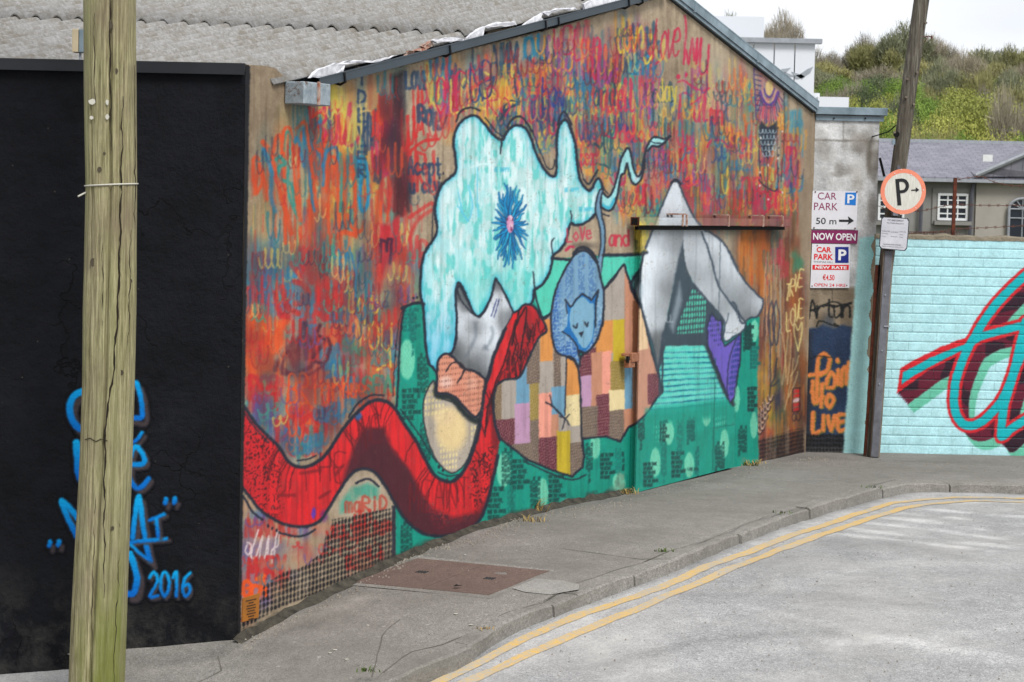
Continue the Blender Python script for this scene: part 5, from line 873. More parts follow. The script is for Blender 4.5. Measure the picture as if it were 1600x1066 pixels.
foot_l = wtrace([(371, 1004), (500, 942), (615, 882), (735, 840), (865, 798), (985, 776), (1145, 738), (1255, 714), (1350, 718), (1600, 726)])
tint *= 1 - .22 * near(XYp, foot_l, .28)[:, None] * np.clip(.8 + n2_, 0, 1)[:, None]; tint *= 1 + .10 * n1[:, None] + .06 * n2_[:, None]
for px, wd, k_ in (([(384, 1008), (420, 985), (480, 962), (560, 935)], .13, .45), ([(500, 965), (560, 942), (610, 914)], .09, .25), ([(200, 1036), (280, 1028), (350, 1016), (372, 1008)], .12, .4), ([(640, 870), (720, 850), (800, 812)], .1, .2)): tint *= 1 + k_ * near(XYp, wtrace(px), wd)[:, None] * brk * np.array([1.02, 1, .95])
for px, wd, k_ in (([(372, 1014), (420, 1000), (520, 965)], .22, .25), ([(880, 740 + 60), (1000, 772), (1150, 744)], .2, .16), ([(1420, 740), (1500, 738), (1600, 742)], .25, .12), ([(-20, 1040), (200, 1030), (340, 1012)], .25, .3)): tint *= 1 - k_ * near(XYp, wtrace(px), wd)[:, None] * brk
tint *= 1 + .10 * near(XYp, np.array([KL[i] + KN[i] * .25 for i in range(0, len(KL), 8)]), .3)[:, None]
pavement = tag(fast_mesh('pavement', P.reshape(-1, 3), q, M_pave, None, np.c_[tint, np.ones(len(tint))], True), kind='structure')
# road surface: follows the same fall, one kerb height lower, out to the horizon
rx = np.r_[np.linspace(-600, -12, 12), np.linspace(-8, -2.1, 20), np.arange(-2, 6.4, .05), np.linspace(6.5, 14, 20), np.linspace(16, 600, 12)]; ry = np.r_[np.linspace(-400, 2, 8), np.linspace(4, 9.9, 20), np.arange(10, 20.4, .06), np.linspace(20.5, 26, 20), np.linspace(30, 46, 6)]
def roadz(x, y): return float(gz(x, y)) - .092 + (gn(x, y, .01) if abs(x) < 14 and y < 27 else 0) - (0 if y < 27 else (y - 27) * .1)
gx, gy = np.meshgrid(rx, ry); P = np.stack([gx, gy, np.vectorize(roadz)(gx, gy)], -1); h, w1 = gx.shape; idx = np.arange(h * w1).reshape(h, w1); q = np.stack([idx[:-1, :-1], idx[:-1, 1:], idx[1:, 1:], idx[1:, :-1]], -1).reshape(-1, 4)
XYp = P.reshape(-1, 3)[:, :2]; tint = np.ones((len(XYp), 3)); cl_ = (XYp[:, 0] > -4) & (XYp[:, 0] < 8) & (XYp[:, 1] > 8) & (XYp[:, 1] < 22); XYq = XYp[cl_]; tq = tint[cl_]; n1, n2_, n3 = nz2(XYq, .8, 3), nz2(XYq, 3.5, 5), nz2(XYq, 11, 8); brk = np.clip(.6 + 1.2 * n2_ + .8 * n3, 0, 1)[:, None]
tq *= 1 + .14 * n1[:, None] + .10 * n2_[:, None]
gut = np.array([KL[i] - KN[i] * .16 for i in range(0, len(KL), 8)]); tq *= 1 + .22 * near(XYq, gut, .30)[:, None] * brk * np.array([1.03, 1., .96]); tq *= 1 - .25 * near(XYq, np.array([KL[i] - KN[i] * .02 for i in range(0, len(KL), 8)]), .07)[:, None]
for px, wd, k_ in (([(960, 1062), (1100, 1032), (1250, 1008), (1400, 1004), (1620, 1040)], .2, .24), ([(1300, 1002), (1450, 1000), (1620, 975)], .16, .22), ([(1180, 950), (1300, 978), (1450, 1010), (1600, 1030)], .10, .2), ([(940, 1010), (1100, 962), (1260, 905), (1400, 880), (1620, 880)], .3, .18)): tq *= 1 + k_ * near(XYq, wtrace(px, -.092), wd)[:, None] * np.clip(.8 + n3, 0, 1)[:, None]
for px, wd, k_ in (([(1300, 850), (1400, 852), (1500, 872)], .3, .2), ([(1080, 930), (1250, 930), (1500, 950)], .25, .18), ([(900, 1050), (1100, 1000), (1300, 985)], .12, .2)): tq *= 1 - k_ * near(XYq, wtrace(px, -.092), wd)[:, None] * np.clip(.8 + n2_, 0, 1)[:, None]
for k_, px in enumerate([[(1490, 785), (1540, 783), (1620, 786)], [(1440, 796), (1500, 799), (1560, 804), (1640, 811)], [(1415, 803), (1480, 808), (1540, 815), (1640, 824)], [(1395, 810), (1470, 817), (1520, 825), (1620, 836)], [(1370, 818), (1450, 826), (1510, 835), (1600, 849)], [(1330, 826), (1400, 835), (1480, 844), (1580, 856)], [(1310, 836), (1380, 842), (1450, 849), (1540, 861)]]): tq *= 1 + .55 * (near(XYq, wtrace(px, -.092), .12) ** .7)[:, None] * np.clip(.55 + 1.6 * n2_ + .8 * n3, 0, 1)[:, None]
tint[cl_] = tq; road = tag(fast_mesh('road', P.reshape(-1, 3), q, M_road, None, np.c_[tint, np.ones(len(tint))], True), kind='structure')
# kerb stones
kerb = thing('kerb', (*KL[len(KL) // 2], 0), None, None); kerb['kind'] = 'structure'
kd = np.r_[0, np.cumsum(np.linalg.norm(np.diff(KL, axis=0), axis=1))]; t0 = 0; rk = random.Random(5)
while t0 < kd[-1] - .3:
    ln = rk.uniform(.82, .95); t1 = min(t0 + ln, kd[-1]); ts = np.linspace(t0 + .006, t1 - .006, 7); mb = MB(); dz = rk.uniform(-.012, .010); dy = rk.uniform(-.012, .012); tilt = rk.uniform(-.006, .006)
    prof = [(-.012, -.16), (0, -.012), (.014, .0), (KW - .006, .004), (KW - .004, -.16)]; vs = []
    for k_, t in enumerate(ts):
        c_ = np.array([np.interp(t, kd, KL[:, 0]), np.interp(t, kd, KL[:, 1])]); n_ = np.array([np.interp(t, kd, KN[:, 0]), np.interp(t, kd, KN[:, 1])]); z0 = float(gz(*c_)) + dz + tilt * (k_ - 3) / 3
        for a, b in prof:
            j_ = gn(c_[0] * 5 + a * 9, c_[1] * 5 + b * 7, .012); e_ = .008 if k_ in (0, 6) and b > -.02 else 0
            vs.append((*(c_ + n_ * (a + dy + j_ * .8)), z0 + b - e_ + j_ * .5))
    n5 = 5; fs = [(i * n5 + j, i * n5 + j + 1, (i + 1) * n5 + j + 1, (i + 1) * n5 + j) for i in range(6) for j in range(4)] + [tuple(range(5))[::-1], tuple(range(30, 35))]
    mb.add(vs, fs); mb.build('kerb_stone', M_kerb, kerb, smooth=False); t0 = t1
def ribbon(px, wpx, name, mat, dz, parent=None, jag=.0, **kw):
    """paint line laid on the road; px: traced centre points, wpx: width in metres"""
    pts = [onG(x, y, -.092) for x, y in px]; xy = resamp([(p[0], p[1]) for p in smooth([tuple(p[:2]) for p in pts], False, 5)], .08); t = np.gradient(xy, axis=0); t /= np.linalg.norm(t, axis=1)[:, None]; n = np.stack([-t[:, 1], t[:, 0]], 1)
    vs = []
    for i, (a, b) in enumerate(xy):
        for s_ in (-.5, .5):
            r_ = wpx * s_ * (1 + jag * mnoise.noise(Vector((a * 4, b * 4, s_ * 9)))); x, y = xy[i] + n[i] * r_; vs.append((x, y, roadz(x, y) + dz))
    mb = MB(); mb.add(vs, [(2 * i, 2 * i + 1, 2 * i + 3, 2 * i + 2) for i in range(len(xy) - 1)]); return mb.build(name, mat, parent, kind='structure' if parent is None else None, **kw)
ribbon([(640, 1085), (678, 1066), (760, 1030), (880, 972), (1028, 920), (1141, 873), (1210, 847), (1267, 828), (1348, 801), (1420, 783), (1510, 778), (1600, 779), (1750, 783)], .085, 'yellow_line', M_yel, .0035, jag=.3)
ribbon([(690, 1085), (726, 1066), (800, 1035), (880, 999), (1006, 947), (1132, 893), (1210, 862), (1267, 842), (1361, 810), (1438, 790), (1519, 783), (1600, 785), (1750, 790)], .085, 'yellow_line', M_yel, .0035, jag=.3)
# cover plates
cpl = thing('access_cover', tuple(onG(705, 902)), 'rusty brown twin access cover let into the grey pavement', 'manhole cover')
def gq(px, dz): p = onG(*px); return (p[0], p[1], p[2] + dz)
A_c, B_c, C_c, D_c = (549, 911), (652, 873), (860, 893), (764, 931); mid1 = ((A_c[0] + D_c[0]) / 2 + 2, (A_c[1] + D_c[1]) / 2), ((B_c[0] + C_c[0]) / 2 + 2, (B_c[1] + C_c[1]) / 2)
for k_, qd in enumerate(([A_c, B_c, mid1[1], mid1[0]], [mid1[0], mid1[1], C_c, D_c])):
    mb = MB(); w4 = [np.array(gq(p, .005)) for p in qd]; cc_ = sum(w4) / 4; w4 = [cc_ + (p - cc_) * .985 for p in w4]; mb.prism([p + np.array([0, 0, -.03]) for p in w4], (0, 0, .03)); pl_ = mb.build('cover_plate', M_cover, cpl)
    mb = MB()
    for j in range(4):
        a = cc_ + (w4[0] - w4[3]) * (.04 * j - .06) ; u = (w4[1] - w4[0]) * .07; mb.prism([a, a + u, a + u + (w4[3] - w4[0]) * .015, a + (w4[3] - w4[0]) * .015], (0, 0, .004))
    mb.build('lifting_slot', M_trimd, pl_)
mb = MB(); w4 = [np.array(gq(p, .0)) for p in ((538, 914), (650, 869), (876, 892), (766, 936))]; mb.add([p + np.array([0, 0, .003]) for p in w4], [(0, 1, 2, 3)]); mb.build('frame', M_kerb, cpl)
# joints and patches in the pavement
def pav_strip(px, wd, name, mat, dz=.0025, **kw):
    pts = [onG(*p) for p in px]; xy = resamp([(p[0], p[1]) for p in pts], .1); t = np.gradient(xy, axis=0); t /= np.linalg.norm(t, axis=1)[:, None]; n = np.stack([-t[:, 1], t[:, 0]], 1); vs = []
    for i in range(len(xy)):
        for s_ in (-.5, .5): x, y = xy[i] + n[i] * wd * s_ * (.7 + .8 * mnoise.noise(Vector((xy[i][0] * 9, xy[i][1] * 9, 1)))) + n[i] * .012 * mnoise.noise(Vector((xy[i][0] * 5, xy[i][1] * 5, 5))); vs.append((x, y, float(gz(x, y)) + gn(x, y) + dz))
    mb = MB(); mb.add(vs, [(2 * i, 2 * i + 1, 2 * i + 3, 2 * i + 2) for i in range(len(xy) - 1)]); return mb.build(name, mat, pavement, **kw)
M_joint = simple('dirt_filled_joint', (112, 108, 100), .95, bump=0); M_patch = ground_mat('pale_concrete_patch', (130, 128, 124), (170, 167, 162), (198, 195, 190), (160, 157, 150), 150); M_spill = ground_mat('lime_streak_concrete', (120, 116, 108), (174, 170, 160), (204, 200, 190), (150, 146, 136), 100)
pav_strip([(575, 1052), (640, 1020), (690, 1008), (740, 988), (790, 958), (850, 940), (895, 915)], .012, 'joint', M_joint); pav_strip([(580, 1045), (600, 990), (625, 968)], .008, 'joint', M_joint); pav_strip([(340, 1012), (345, 1030), (300, 1066)], .012, 'joint', M_joint)
pav_strip([(880, 858), (1000, 874), (1050, 872)], .01, 'joint', M_joint); pav_strip([(820, 918), (870, 925), (905, 928)], .02, 'joint', M_joint); pav_strip([(900, 912), (1000, 880), (1100, 846), (1200, 808), (1300, 776)], .008, 'joint', M_joint); pav_strip([(1240, 800), (1310, 772), (1400, 750)], .01, 'joint', M_joint)
mb = MB(); pts = [gq(p, .004) for p in ((800, 920), (838, 905), (880, 908), (905, 914), (905, 922), (860, 930), (820, 926))]; mb.add(pts, [tuple(range(7))]); mb.build('repair_patch', M_patch, pavement)

# ================================================================== CORNER BUILDING
bld = thing('corner_warehouse', (P0[0], P0[1], -.25), 'rendered warehouse with a huge graffiti mural on its gable and a corrugated roof', 'building')
out_px = [(386, 100), (418, 102), (432, 106), (444, 118), (449, 128), (470, 131), (510, 131), (640, 98), (870, 42), (1043, -10), (1160, 80), (1276, 176)]
out_sz = [sz(*p) for p in out_px]; out_sz[0] = (0, out_sz[0][1]); TS = [p[0] for p in out_sz]; TZ = [p[1] for p in out_sz]; SR = 9.985; TS[-1] = SR
def ztop(s): return np.interp(s, TS, TZ)
cols = []; x = 371.5
while x < 1274: cols.append(max(0, min(sz(x, 600)[0], SR))); x += 1.3
cols = np.array(sorted(set([0.] + cols + [SR]))); rows = np.arange(-.34, max(TZ) + .01, .0055)
SS, ZZ = np.meshgrid(cols, rows); jag = .012 * np.interp((SS * 37) % 50, np.arange(50), np.random.default_rng(2).random(50)); Pm = P0 + DV * SS[..., None] + NV * .0 + np.array([0, 0, 1.]) * ZZ[..., None]
relief = np.zeros_like(SS); _r = np.random.default_rng(9)
for cx, cz, a in ((.9, .9, .006), (.28, .3, .003), (.09, .12, .0012)):
    g_ = _r.random((80, 130)); fx = SS / cx; fz = (ZZ + .5) / cz; ix = fx.astype(int) % 129; iz = fz.astype(int) % 79; tx = fx - np.floor(fx); tz = fz - np.floor(fz); tx = tx * tx * (3 - 2 * tx); tz = tz * tz * (3 - 2 * tz); relief += a * ((g_[iz, ix] * (1 - tx) + g_[iz, ix + 1] * tx) * (1 - tz) + (g_[iz + 1, ix] * (1 - tx) + g_[iz + 1, ix + 1] * tx) * tz)
Pm = Pm + NV * relief[..., None]
keep = (ZZ < ztop(SS) - jag)
wall_core = MB(); poly = [wp(0.001, -.8, -.004)] + [wp(max(s, .001), z - .004, -.004) for s, z in out_sz] + [wp(SR, -.8, -.004)]; wall_core.prism(poly, -NV * .3)
gw = wall_core.build('gable_wall', M_conc, bld)
paint_sheet('mural', Pm, keep, ART, M_mural, gw, label='mural of a reclining figure with turquoise hair, blue cat, patchwork and red scarf among loose lettering')
# long black wall
XL = -5.2; mb = MB(); mb.box(((P0[0] + XL) / 2, YB + .165, 1.1), P0[0] - XL, .33, 4.1); bw = mb.build('black_wall', M_black, bld, label='smooth black painted side wall')
lx = np.arange(float(atY(55, 700, YB)[0]), float(atY(318, 700, YB)[0]), .0065); lz = np.arange(float(atY(200, 950, YB)[2]), float(atY(200, 580, YB)[2]), .0065); LX, LZ = np.meshgrid(lx, lz); Pl = np.stack([LX, np.full_like(LX, YB - .004), LZ], -1)
_x, _y = projn(Pl.reshape(-1, 3)); _s = sample(C / 255., _x, _y); lum = (_s.max(-1) - .0).reshape(LX.shape); msk_ = lum > .20
mm = msk_.copy()
for dy in (-2, -1, 0, 1, 2):
    for dx in (-2, -1, 0, 1, 2): mm |= np.roll(np.roll(msk_, dy, 0), dx, 1)
paint_sheet('sprayed_signature', Pl, mm, ART, M_blackp, bw, label='blue sprayed signature dated 2016 with grey drop shadow')
mb = MB(); mb.box(((P0[0] + XL) / 2, YB + .13, 3.175), P0[0] - XL, .33, .045); mb.build('wall_flashing', M_flash, bld); mb = MB(); mb.box(((P0[0] + XL) / 2, YB - .038, 3.155), P0[0] - XL, .010, .05); mb.build('wall_flashing', M_flash, bld)
p_ = atY(122, 64, YB); cb = thing('cream_junction_box', tuple(p_), 'small cream and grey box standing on the black wall behind the pole', 'box'); mb = MB(); mb.box(p_ + np.array([-.012, .02, 0]), .036, .10, .135); mb.build('cream_face', M_cream, cb, bevel=.003); mb = MB(); mb.box(p_ + np.array([.03, .03, 0]), .045, .10, .135); mb.build('grey_side', M_trim, cb, bevel=.003)
mb = MB(); mb.tube([p_ + np.array([.01, .02, -.06]), p_ + np.array([.012, .0, -.12]), p_ + np.array([.0, -.02, -.15])], .008, 6); mb.build('stub', M_clads, cb)
# roof of corrugated sheets: courses rise along the gable
s0 = sz(470, 120)[0]; vz0 = float(ztop(.46)) + .06; apex_s, apex_z = TS[9], TZ[9]; slope = (apex_z + .05 - vz0) / (apex_s - s0)
G_ = DV + np.array([0, 0, slope]); E_ = np.array([-1., 0, .012]); V0_ = wp(s0, vz0, -.02); NR = np.cross(G_, E_); NR /= np.linalg.norm(NR); NR = NR if NR[2] > 0 else -NR
pitch = .146
def roof_pt(a, b, lift=0, amp=.030): return V0_ + E_ * a + G_ * b + NR * (lift + amp * math.cos(2 * math.pi * a / pitch))
def lap_b(): # where the visible lap of the two courses falls
    best = 0
    for b in np.arange(1, 6, .02):
        if proj(roof_pt(0, b))[1] > 0:
            pass
    return best
lapY = None
for b in np.arange(.5, 8, .02):
    p = V0_ + E_ * 2.2 + G_ * b
    if proj(p)[1] < 40: lapY = b; break
LAP = lapY or 4.; rr = random.Random(11)
roofp = MB(); 
def roof_sheet(a0, a1, b0, b1, lift0, lift1, nm='roof_sheet'):
    na = int(round((a1 - a0) / pitch * 8)) + 1; nb = 5; P = np.zeros((nb, na, 3)); tw = rr.uniform(-.004, .006)
    for j in range(nb):
        for i in range(na):
            a = a0 + (a1 - a0) * i / (na - 1); b = b0 + (b1 - b0) * j / (nb - 1); P[j, i] = roof_pt(a, b, lift0 + (lift1 - lift0) * j / (nb - 1) + tw * (i / na) + .003 * mnoise.noise(Vector((a * 3, b * 3, 0))))
    Q = np.concatenate([P, P - NR * .007]); v = Q.reshape(-1, 3); idx = np.arange(nb * na).reshape(nb, na); q1 = np.stack([idx[:-1, :-1], idx[:-1, 1:], idx[1:, 1:], idx[1:, :-1]], -1).reshape(-1, 4); o2 = nb * na
    e = [np.stack([idx[0, :-1], idx[0, 1:], idx[0, 1:] + o2, idx[0, :-1] + o2], -1), np.stack([idx[:-1, 0], idx[1:, 0], idx[1:, 0] + o2, idx[:-1, 0] + o2], -1), np.stack([idx[:-1, -1], idx[1:, -1], idx[1:, -1] + o2, idx[:-1, -1] + o2], -1)]
    q = np.concatenate([q1, q1[:, ::-1] + o2] + e); o = fast_mesh(nm, v, q, M_sheet, bld, None, True)
    return o
RB = apex_s - s0 + .1
for k_ in range(8):
    a0 = -.05 + k_ * pitch * 7; a1 = a0 + pitch * 7.6
    roof_sheet(a0, a1, -.35 if k_ == 0 else -.42, LAP + .12, 0 + .004 * k_ % 2, .002)
    roof_sheet(a0, a1, LAP, RB, .022, .010)
# far slope of the roof, ridge to the right-hand eaves
rs0 = wp(apex_s, apex_z + .04, -.02); rs1 = wp(SR, float(ztop(SR)) + .04, -.02); back = np.array([-3.0, 4.5, 0])
mb = MB(); mb.add([rs0, rs1, rs1 + back, rs0 + back], [(0, 1, 2, 3)]); mb.build('roof_slope', M_sheet, bld)
mb = MB(); mb.add([wp(.002, 3.1, -.3), wp(SR, 3.1, -.3), wp(SR, 3.1, -.3) + back, np.array([XL, YB + 8, 3.1]), np.array([XL, YB + .3, 3.1])], [(0, 1, 2, 3, 4)]); mb.build('roof_underlay', M_dark, bld)
# verge gutter with brackets
def along(px0, px1, n): return [(px0[0] + (px1[0] - px0[0]) * i / n, px0[1] + (px1[1] - px0[1]) * i / n) for i in range(n + 1)]
ga, gb = onW(500, 137, .07), onW(1046, -8, .07); gd = gb - ga; L_ = np.linalg.norm(gd); gd /= L_; gu = np.cross(NV, gd); gu = gu if gu[2] > 0 else -gu
mb = MB(); mid = (ga + gb) / 2
mb.box(mid + gu * .028, L_, .006, .056, (gd, NV, gu)); mb.box(mid - NV * .06 + gu * .003, L_, .12, .006, (gd, NV, gu)); mb.box(mid - NV * .118 + gu * .045, L_, .006, .09, (gd, NV, gu)); mb.box(mid + gu * .056, L_, .012, .008, (gd, NV, gu))
gt = mb.build('verge_gutter', M_gutter, bld)
for px in ((537, 120), (702, 80), (852, 45), (872, 40), (982, 12), (1003, 6)):
    p = onW(px[0], px[1], .07); t = (p - ga) @ gd; c0 = ga + gd * t; mb = MB(); mb.tube([c0 + gu * .055 + NV * .008, c0 + NV * .010 - gu * .004, c0 - NV * .03 - gu * .022, c0 - NV * .065 - gu * .012], .009, 6); mb.build('gutter_bracket', M_bracket, gt)
# hopper box at the low end
hb = MB(); hc = onW(481, 147, .08); hb.box(hc, .30, .14, .135, (DV, NV, np.array([0, 0, 1.]))); hp = hb.build('gutter_outlet_box', M_galv, bld, bevel=.006, label='galvanised outlet box with rust along its lower edge')
mb = MB(); p = onW(498, 146, .155); mb.box(p, .02, .012, .14, (DV, NV, np.array([0, 0, 1.]))); mb.build('seam', M_rust2, hp)
# torn flashing strips and dark mortar over the gutter
def torn(px, name, mat, off_=.02, th=.02, bumpy=.012, **kw):
    pts = []
    for i in range(len(px)):
        a, b = px[i], px[(i + 1) % len(px)]; n = max(1, int(math.hypot(b[0] - a[0], b[1] - a[1]) / 5))
        for j in range(n): t = j / n; pts.append((a[0] + (b[0] - a[0]) * t + rr.uniform(-1, 1), a[1] + (b[1] - a[1]) * t + rr.uniform(-1.1, 1.1)))
    mb = MB(); w3 = [onW(x, y, off_ + rr.uniform(-bumpy, bumpy)) for x, y in pts]; mb.prism(w3, -NV * th); return mb.build(name, mat, bld, **kw)
for pl in ([(484, 121), (500, 108), (525, 99), (556, 94), (580, 95), (581, 98), (560, 99), (540, 101), (536, 118), (512, 123)], [(583, 97), (600, 92), (622, 86), (600, 94), (584, 98)], [(676, 63), (700, 58), (726, 60), (726, 64), (700, 66), (684, 67)], [(726, 68), (738, 52), (757, 42), (755, 58), (745, 64), (729, 68)], [(756, 42), (775, 35), (805, 34), (808, 39), (790, 41), (762, 43)], [(812, 45), (828, 32), (848, 20), (846, 28), (857, 36), (838, 40), (818, 45)], [(848, 19), (870, 14), (900, 12), (902, 15), (872, 17), (856, 24)], [(915, 22), (912, 6), (935, -4), (1000, -6), (990, 6), (950, 14), (925, 21)]):
    torn(pl, 'torn_flashing', M_foil, .06, .02, .006)
for pl in ([(540, 112), (560, 104), (590, 100), (640, 92), (660, 84), (640, 92), (600, 106), (545, 118)], [(757, 58), (765, 47), (800, 42), (806, 42), (800, 47), (760, 58)], [(855, 32), (862, 20), (905, 15), (902, 20), (870, 30)], [(676, 72), (690, 70), (725, 66), (727, 70), (680, 80)]): torn(pl, 'bed_mortar', M_conc, .0)
for pl in ([(903, 20), (904, 10), (912, -2), (914, 4), (912, 10), (924, 14), (926, 22), (912, 24)], [(803, 45), (806, 34), (812, 32), (813, 40), (820, 45)], [(449, 116), (463, 113), (472, 122), (474, 128), (452, 128)], [(490, 124), (510, 111), (520, 112), (520, 124)], [(720, 70), (724, 60), (729, 60), (728, 68)]): torn(pl, 'gap_under_sheets', M_dark, -.01, .01)
for pl in ([(634, 88), (640, 79), (650, 78), (650, 86), (640, 92)], [(650, 80), (660, 73), (676, 63), (677, 71), (662, 80)], [(658, 72), (676, 64), (676, 72), (664, 76)]): torn(pl, 'rusty_strap', M_rust2, .04, .02)
# right-hand verge trim
va, vb = onW(1046, -6, .05), onW(1276, 176, .05); vd = vb - va; VL = np.linalg.norm(vd); vd /= VL; vu = np.cross(NV, vd); vu = vu if vu[2] > 0 else -vu; mid = (va + vb) / 2
mb = MB(); mb.box(mid + vu * .075, VL + .05, .016, .075, (vd, NV, vu)); mb.box(mid + vu * .115 - NV * .12, VL + .05, .26, .012, (vd, NV, vu)); mb.build('verge_trim', M_trim, bld)
mb = MB(); mb.box(mid + vu * .022 - NV * .02, VL, .03, .03, (vd, NV, vu)); mb.build('verge_trim', M_trim, bld); mb = MB(); mb.box(mid + vu * .02 - NV * .035, VL, .02, .045, (vd, NV, vu)); mb.build('shadow_strip', M_trimd, bld)  # the dark strip draws the shadow line under the trim
p = va + vd * VL * .14; mb = MB(); mb.box(p + vu * .07, .02, .03, .09, (vd, NV, vu)); mb.build('trim_joint', M_trim, bld); p = va + vd * VL * .55; mb = MB(); mb.box(p + vu * .07, .02, .03, .09, (vd, NV, vu)); mb.build('trim_joint', M_trim, bld)
# ---- sliding gate
GO = .06; gs0, gz0 = sz(993, 770, GO); gs1 = sz(1147, 728, GO)[0]; gz1 = sz(1001, 352, GO)[1]
gate = thing('sliding_gate', tuple(wp(gs0, gz0, GO)), 'painted sheet metal sliding gate with the legs of the mural across it', 'gate')
mb = MB(); mb.box(wp((gs0 + gs1) / 2, (gz0 + gz1) / 2, GO / 2 + .003), gs1 - gs0, GO - .012, gz1 - gz0, (DV, NV, np.array([0, 0, 1.]))); leaf = mb.build('gate_leaf', M_gutter, gate)
cs = np.array([sz(x, 600, GO)[0] for x in np.arange(993, 1148, 1.2)]); cs[0] = gs0; cs = np.append(cs[cs < gs1], gs1); zs = np.arange(gz0, gz1, .0075); a, b = np.meshgrid(cs, zs); PG = P0 + DV * a[..., None] + NV * GO + np.array([0, 0, 1.]) * b[..., None]
paint_sheet('painted_face', PG, None, ART, M_gatep, leaf, label='grey legs and teal ground of the mural painted on the gate')
os_ = np.linspace(.006, GO, 8); a, b = np.meshgrid(os_, zs); PG2 = P0 + DV * (gs0 - .001) + NV * a[..., None] + np.array([0, 0, 1.]) * b[..., None]; paint_sheet('painted_edge', PG2[:, ::1], None, ART, M_gatep, leaf)
rz0, rz1 = sz(1110, 353, .13)[1], sz(1110, 341, .13)[1]; r0, r1_ = sz(999, 347, .13)[0], sz(1234, 346, .13)[0]
mb = MB(); mb.box(wp((r0 + r1_) / 2, (rz0 + rz1) / 2, .09), r1_ - r0, .076, rz1 - rz0, (DV, NV, np.array([0, 0, 1.]))); rail = mb.build('gate_track', M_rust, gate)
cs = np.linspace(r0, r1_, 190); zs = np.linspace(rz0 + .002, rz1, 10); a, b = np.meshgrid(cs, zs); paint_sheet('painted_front', P0 + DV * a[..., None] + NV * .1305 + np.array([0, 0, 1.]) * b[..., None], None, ART, M_gatep, rail)
mb = MB(); mb.box(wp(r0 - .002, (rz0 + rz1) / 2, .09), .006, .05, .05, (DV, NV, np.array([0, 0, 1.]))); mb.build('track_opening', M_dark, rail)  # dark box stands in for the shaded hollow at the track end
mb = MB(); mb.box(wp((r0 + r1_) / 2, rz0 - .022, .085), r1_ - r0 - .1, .03, .03, (DV, NV, np.array([0, 0, 1.]))); mb.build('track_underside_shade', M_dark, rail)  # black bar stands in for the shade beneath the track
for px in (1066, 1072, 1138, 1192, 1222):
    s_ = sz(px, 347, .13)[0]; mb = MB(); mb.box(wp(s_, (rz0 + rz1) / 2 + .012, .135), .022, .012, .10, (DV, NV, np.array([0, 0, 1.]))); mb.box(wp(s_ - .03, rz1 + .03, .07), .05, .13, .012, (DV, NV, np.array([0, 0, 1.]))); mb.build('track_bracket', M_rust2, rail)
mb = MB()
for (x0, y0, x1, y1, o_) in ((975, 551, 986, 557, .06), (983, 551, 995, 566, .085), (979, 562, 988, 575, .075)):
    p0_, p1_ = onW(x0, y1, o_), onW(x1, y0, o_); mb.box((p0_ + p1_) / 2, abs((p1_ - p0_) @ DV), .05, abs(p1_[2] - p0_[2]), (DV, NV, np.array([0, 0, 1.])))
mb.build('latch', M_tan, gate, bevel=.003, label='tan painted latch on the leading edge'); p0_ = onW(981, 562, .088); mb = MB(); mb.box(p0_, .03, .02, .05, (DV, NV, np.array([0, 0, 1.]))); mb.build('keeper_slot', M_dark, gate)
# plaque low on the corner
pq = [onW(380, 935, .012), onW(406, 927, .012), onW(404, 965, .012), onW(379, 972, .012)]; mb = MB(); mb.prism(pq, -NV * .010); pq_o = mb.build('wall_plaque', M_plaq, None, label='small orange brown notice plaque fixed low at the corner of the mural', cat='plaque')
mb = MB()
for i, wd in enumerate((.8, .4, .7, .75, .55, .7, .45, .4)):
    y_ = 937 + i * 4.2; a, b = onW(392.5 - 10 * wd, y_ + 2.2 * wd, .0145), onW(392.5 + 10 * wd, y_ - 2.2 * wd, .0145); mb.prism([a, b, b - np.array([0, 0, .004]), a - np.array([0, 0, .004])], NV * .001)
mb.build('lettering', M_blk, pq_o)
exec_marker = 1
UZ = np.array([0, 0, 1.]); UX = np.array([1., 0, 0]); UY = np.array([0, 1., 0])
# ================================================================== PIER AND SIGNS
PX0, PX1, PY = 2.955, 3.60, 21.70
pier = thing('concrete_pier', ((PX0 + PX1) / 2, PY, -.05), 'grey rendered pier beside the mural with dark blue painted patch and metal coping', 'pier')
xs = np.arange(PX0, PX1 + .001, .0075); zs = np.arange(-.12, 3.37, .0085); a, b = np.meshgrid(xs, zs); rel = .004 * np.random.default_rng(4).random(a.shape); PP = np.stack([a, PY - .004 - rel, b], -1)
keep = a < PX1 - .05 * np.interp((b * 13) % 60, np.arange(60), np.random.default_rng(6).random(60)) * (b < 2.2)
mb = MB(); mb.box(((PX0 + PX1) / 2, PY + .25, 1.6), PX1 - PX0, .5, 3.54); pc_ = mb.build('pier_core', M_conc, pier); paint_sheet('painted_front', PP, keep, ART_P, M_mural, pc_, label='front with grey render above and orange lettering on dark blue below')
c1, c2 = atY(1276, 176, PY - .05), atY(1385, 186, PY - .05); z0 = (c1[2] + c2[2]) / 2
mb = MB(); mb.box(((c1[0] + c2[0]) / 2 + .0, PY + .22, z0 + .045), c2[0] - c1[0] + .02, .56, .075); mb.build('coping', M_trim, pier, bevel=.004)
mb = MB(); mb.box(((c1[0] + c2[0]) / 2 - .01, PY - .012, z0 - .025), c2[0] - c1[0] - .02, .03, .05); mb.build('coping_upstand', M_trim, pier)
for px in (1303, 1352): p = atY(px, 185, PY - .03); mb = MB(); mb.tube([p, p - UY * .012], .008, 6); mb.build('fixing_screw', M_dark, pier)
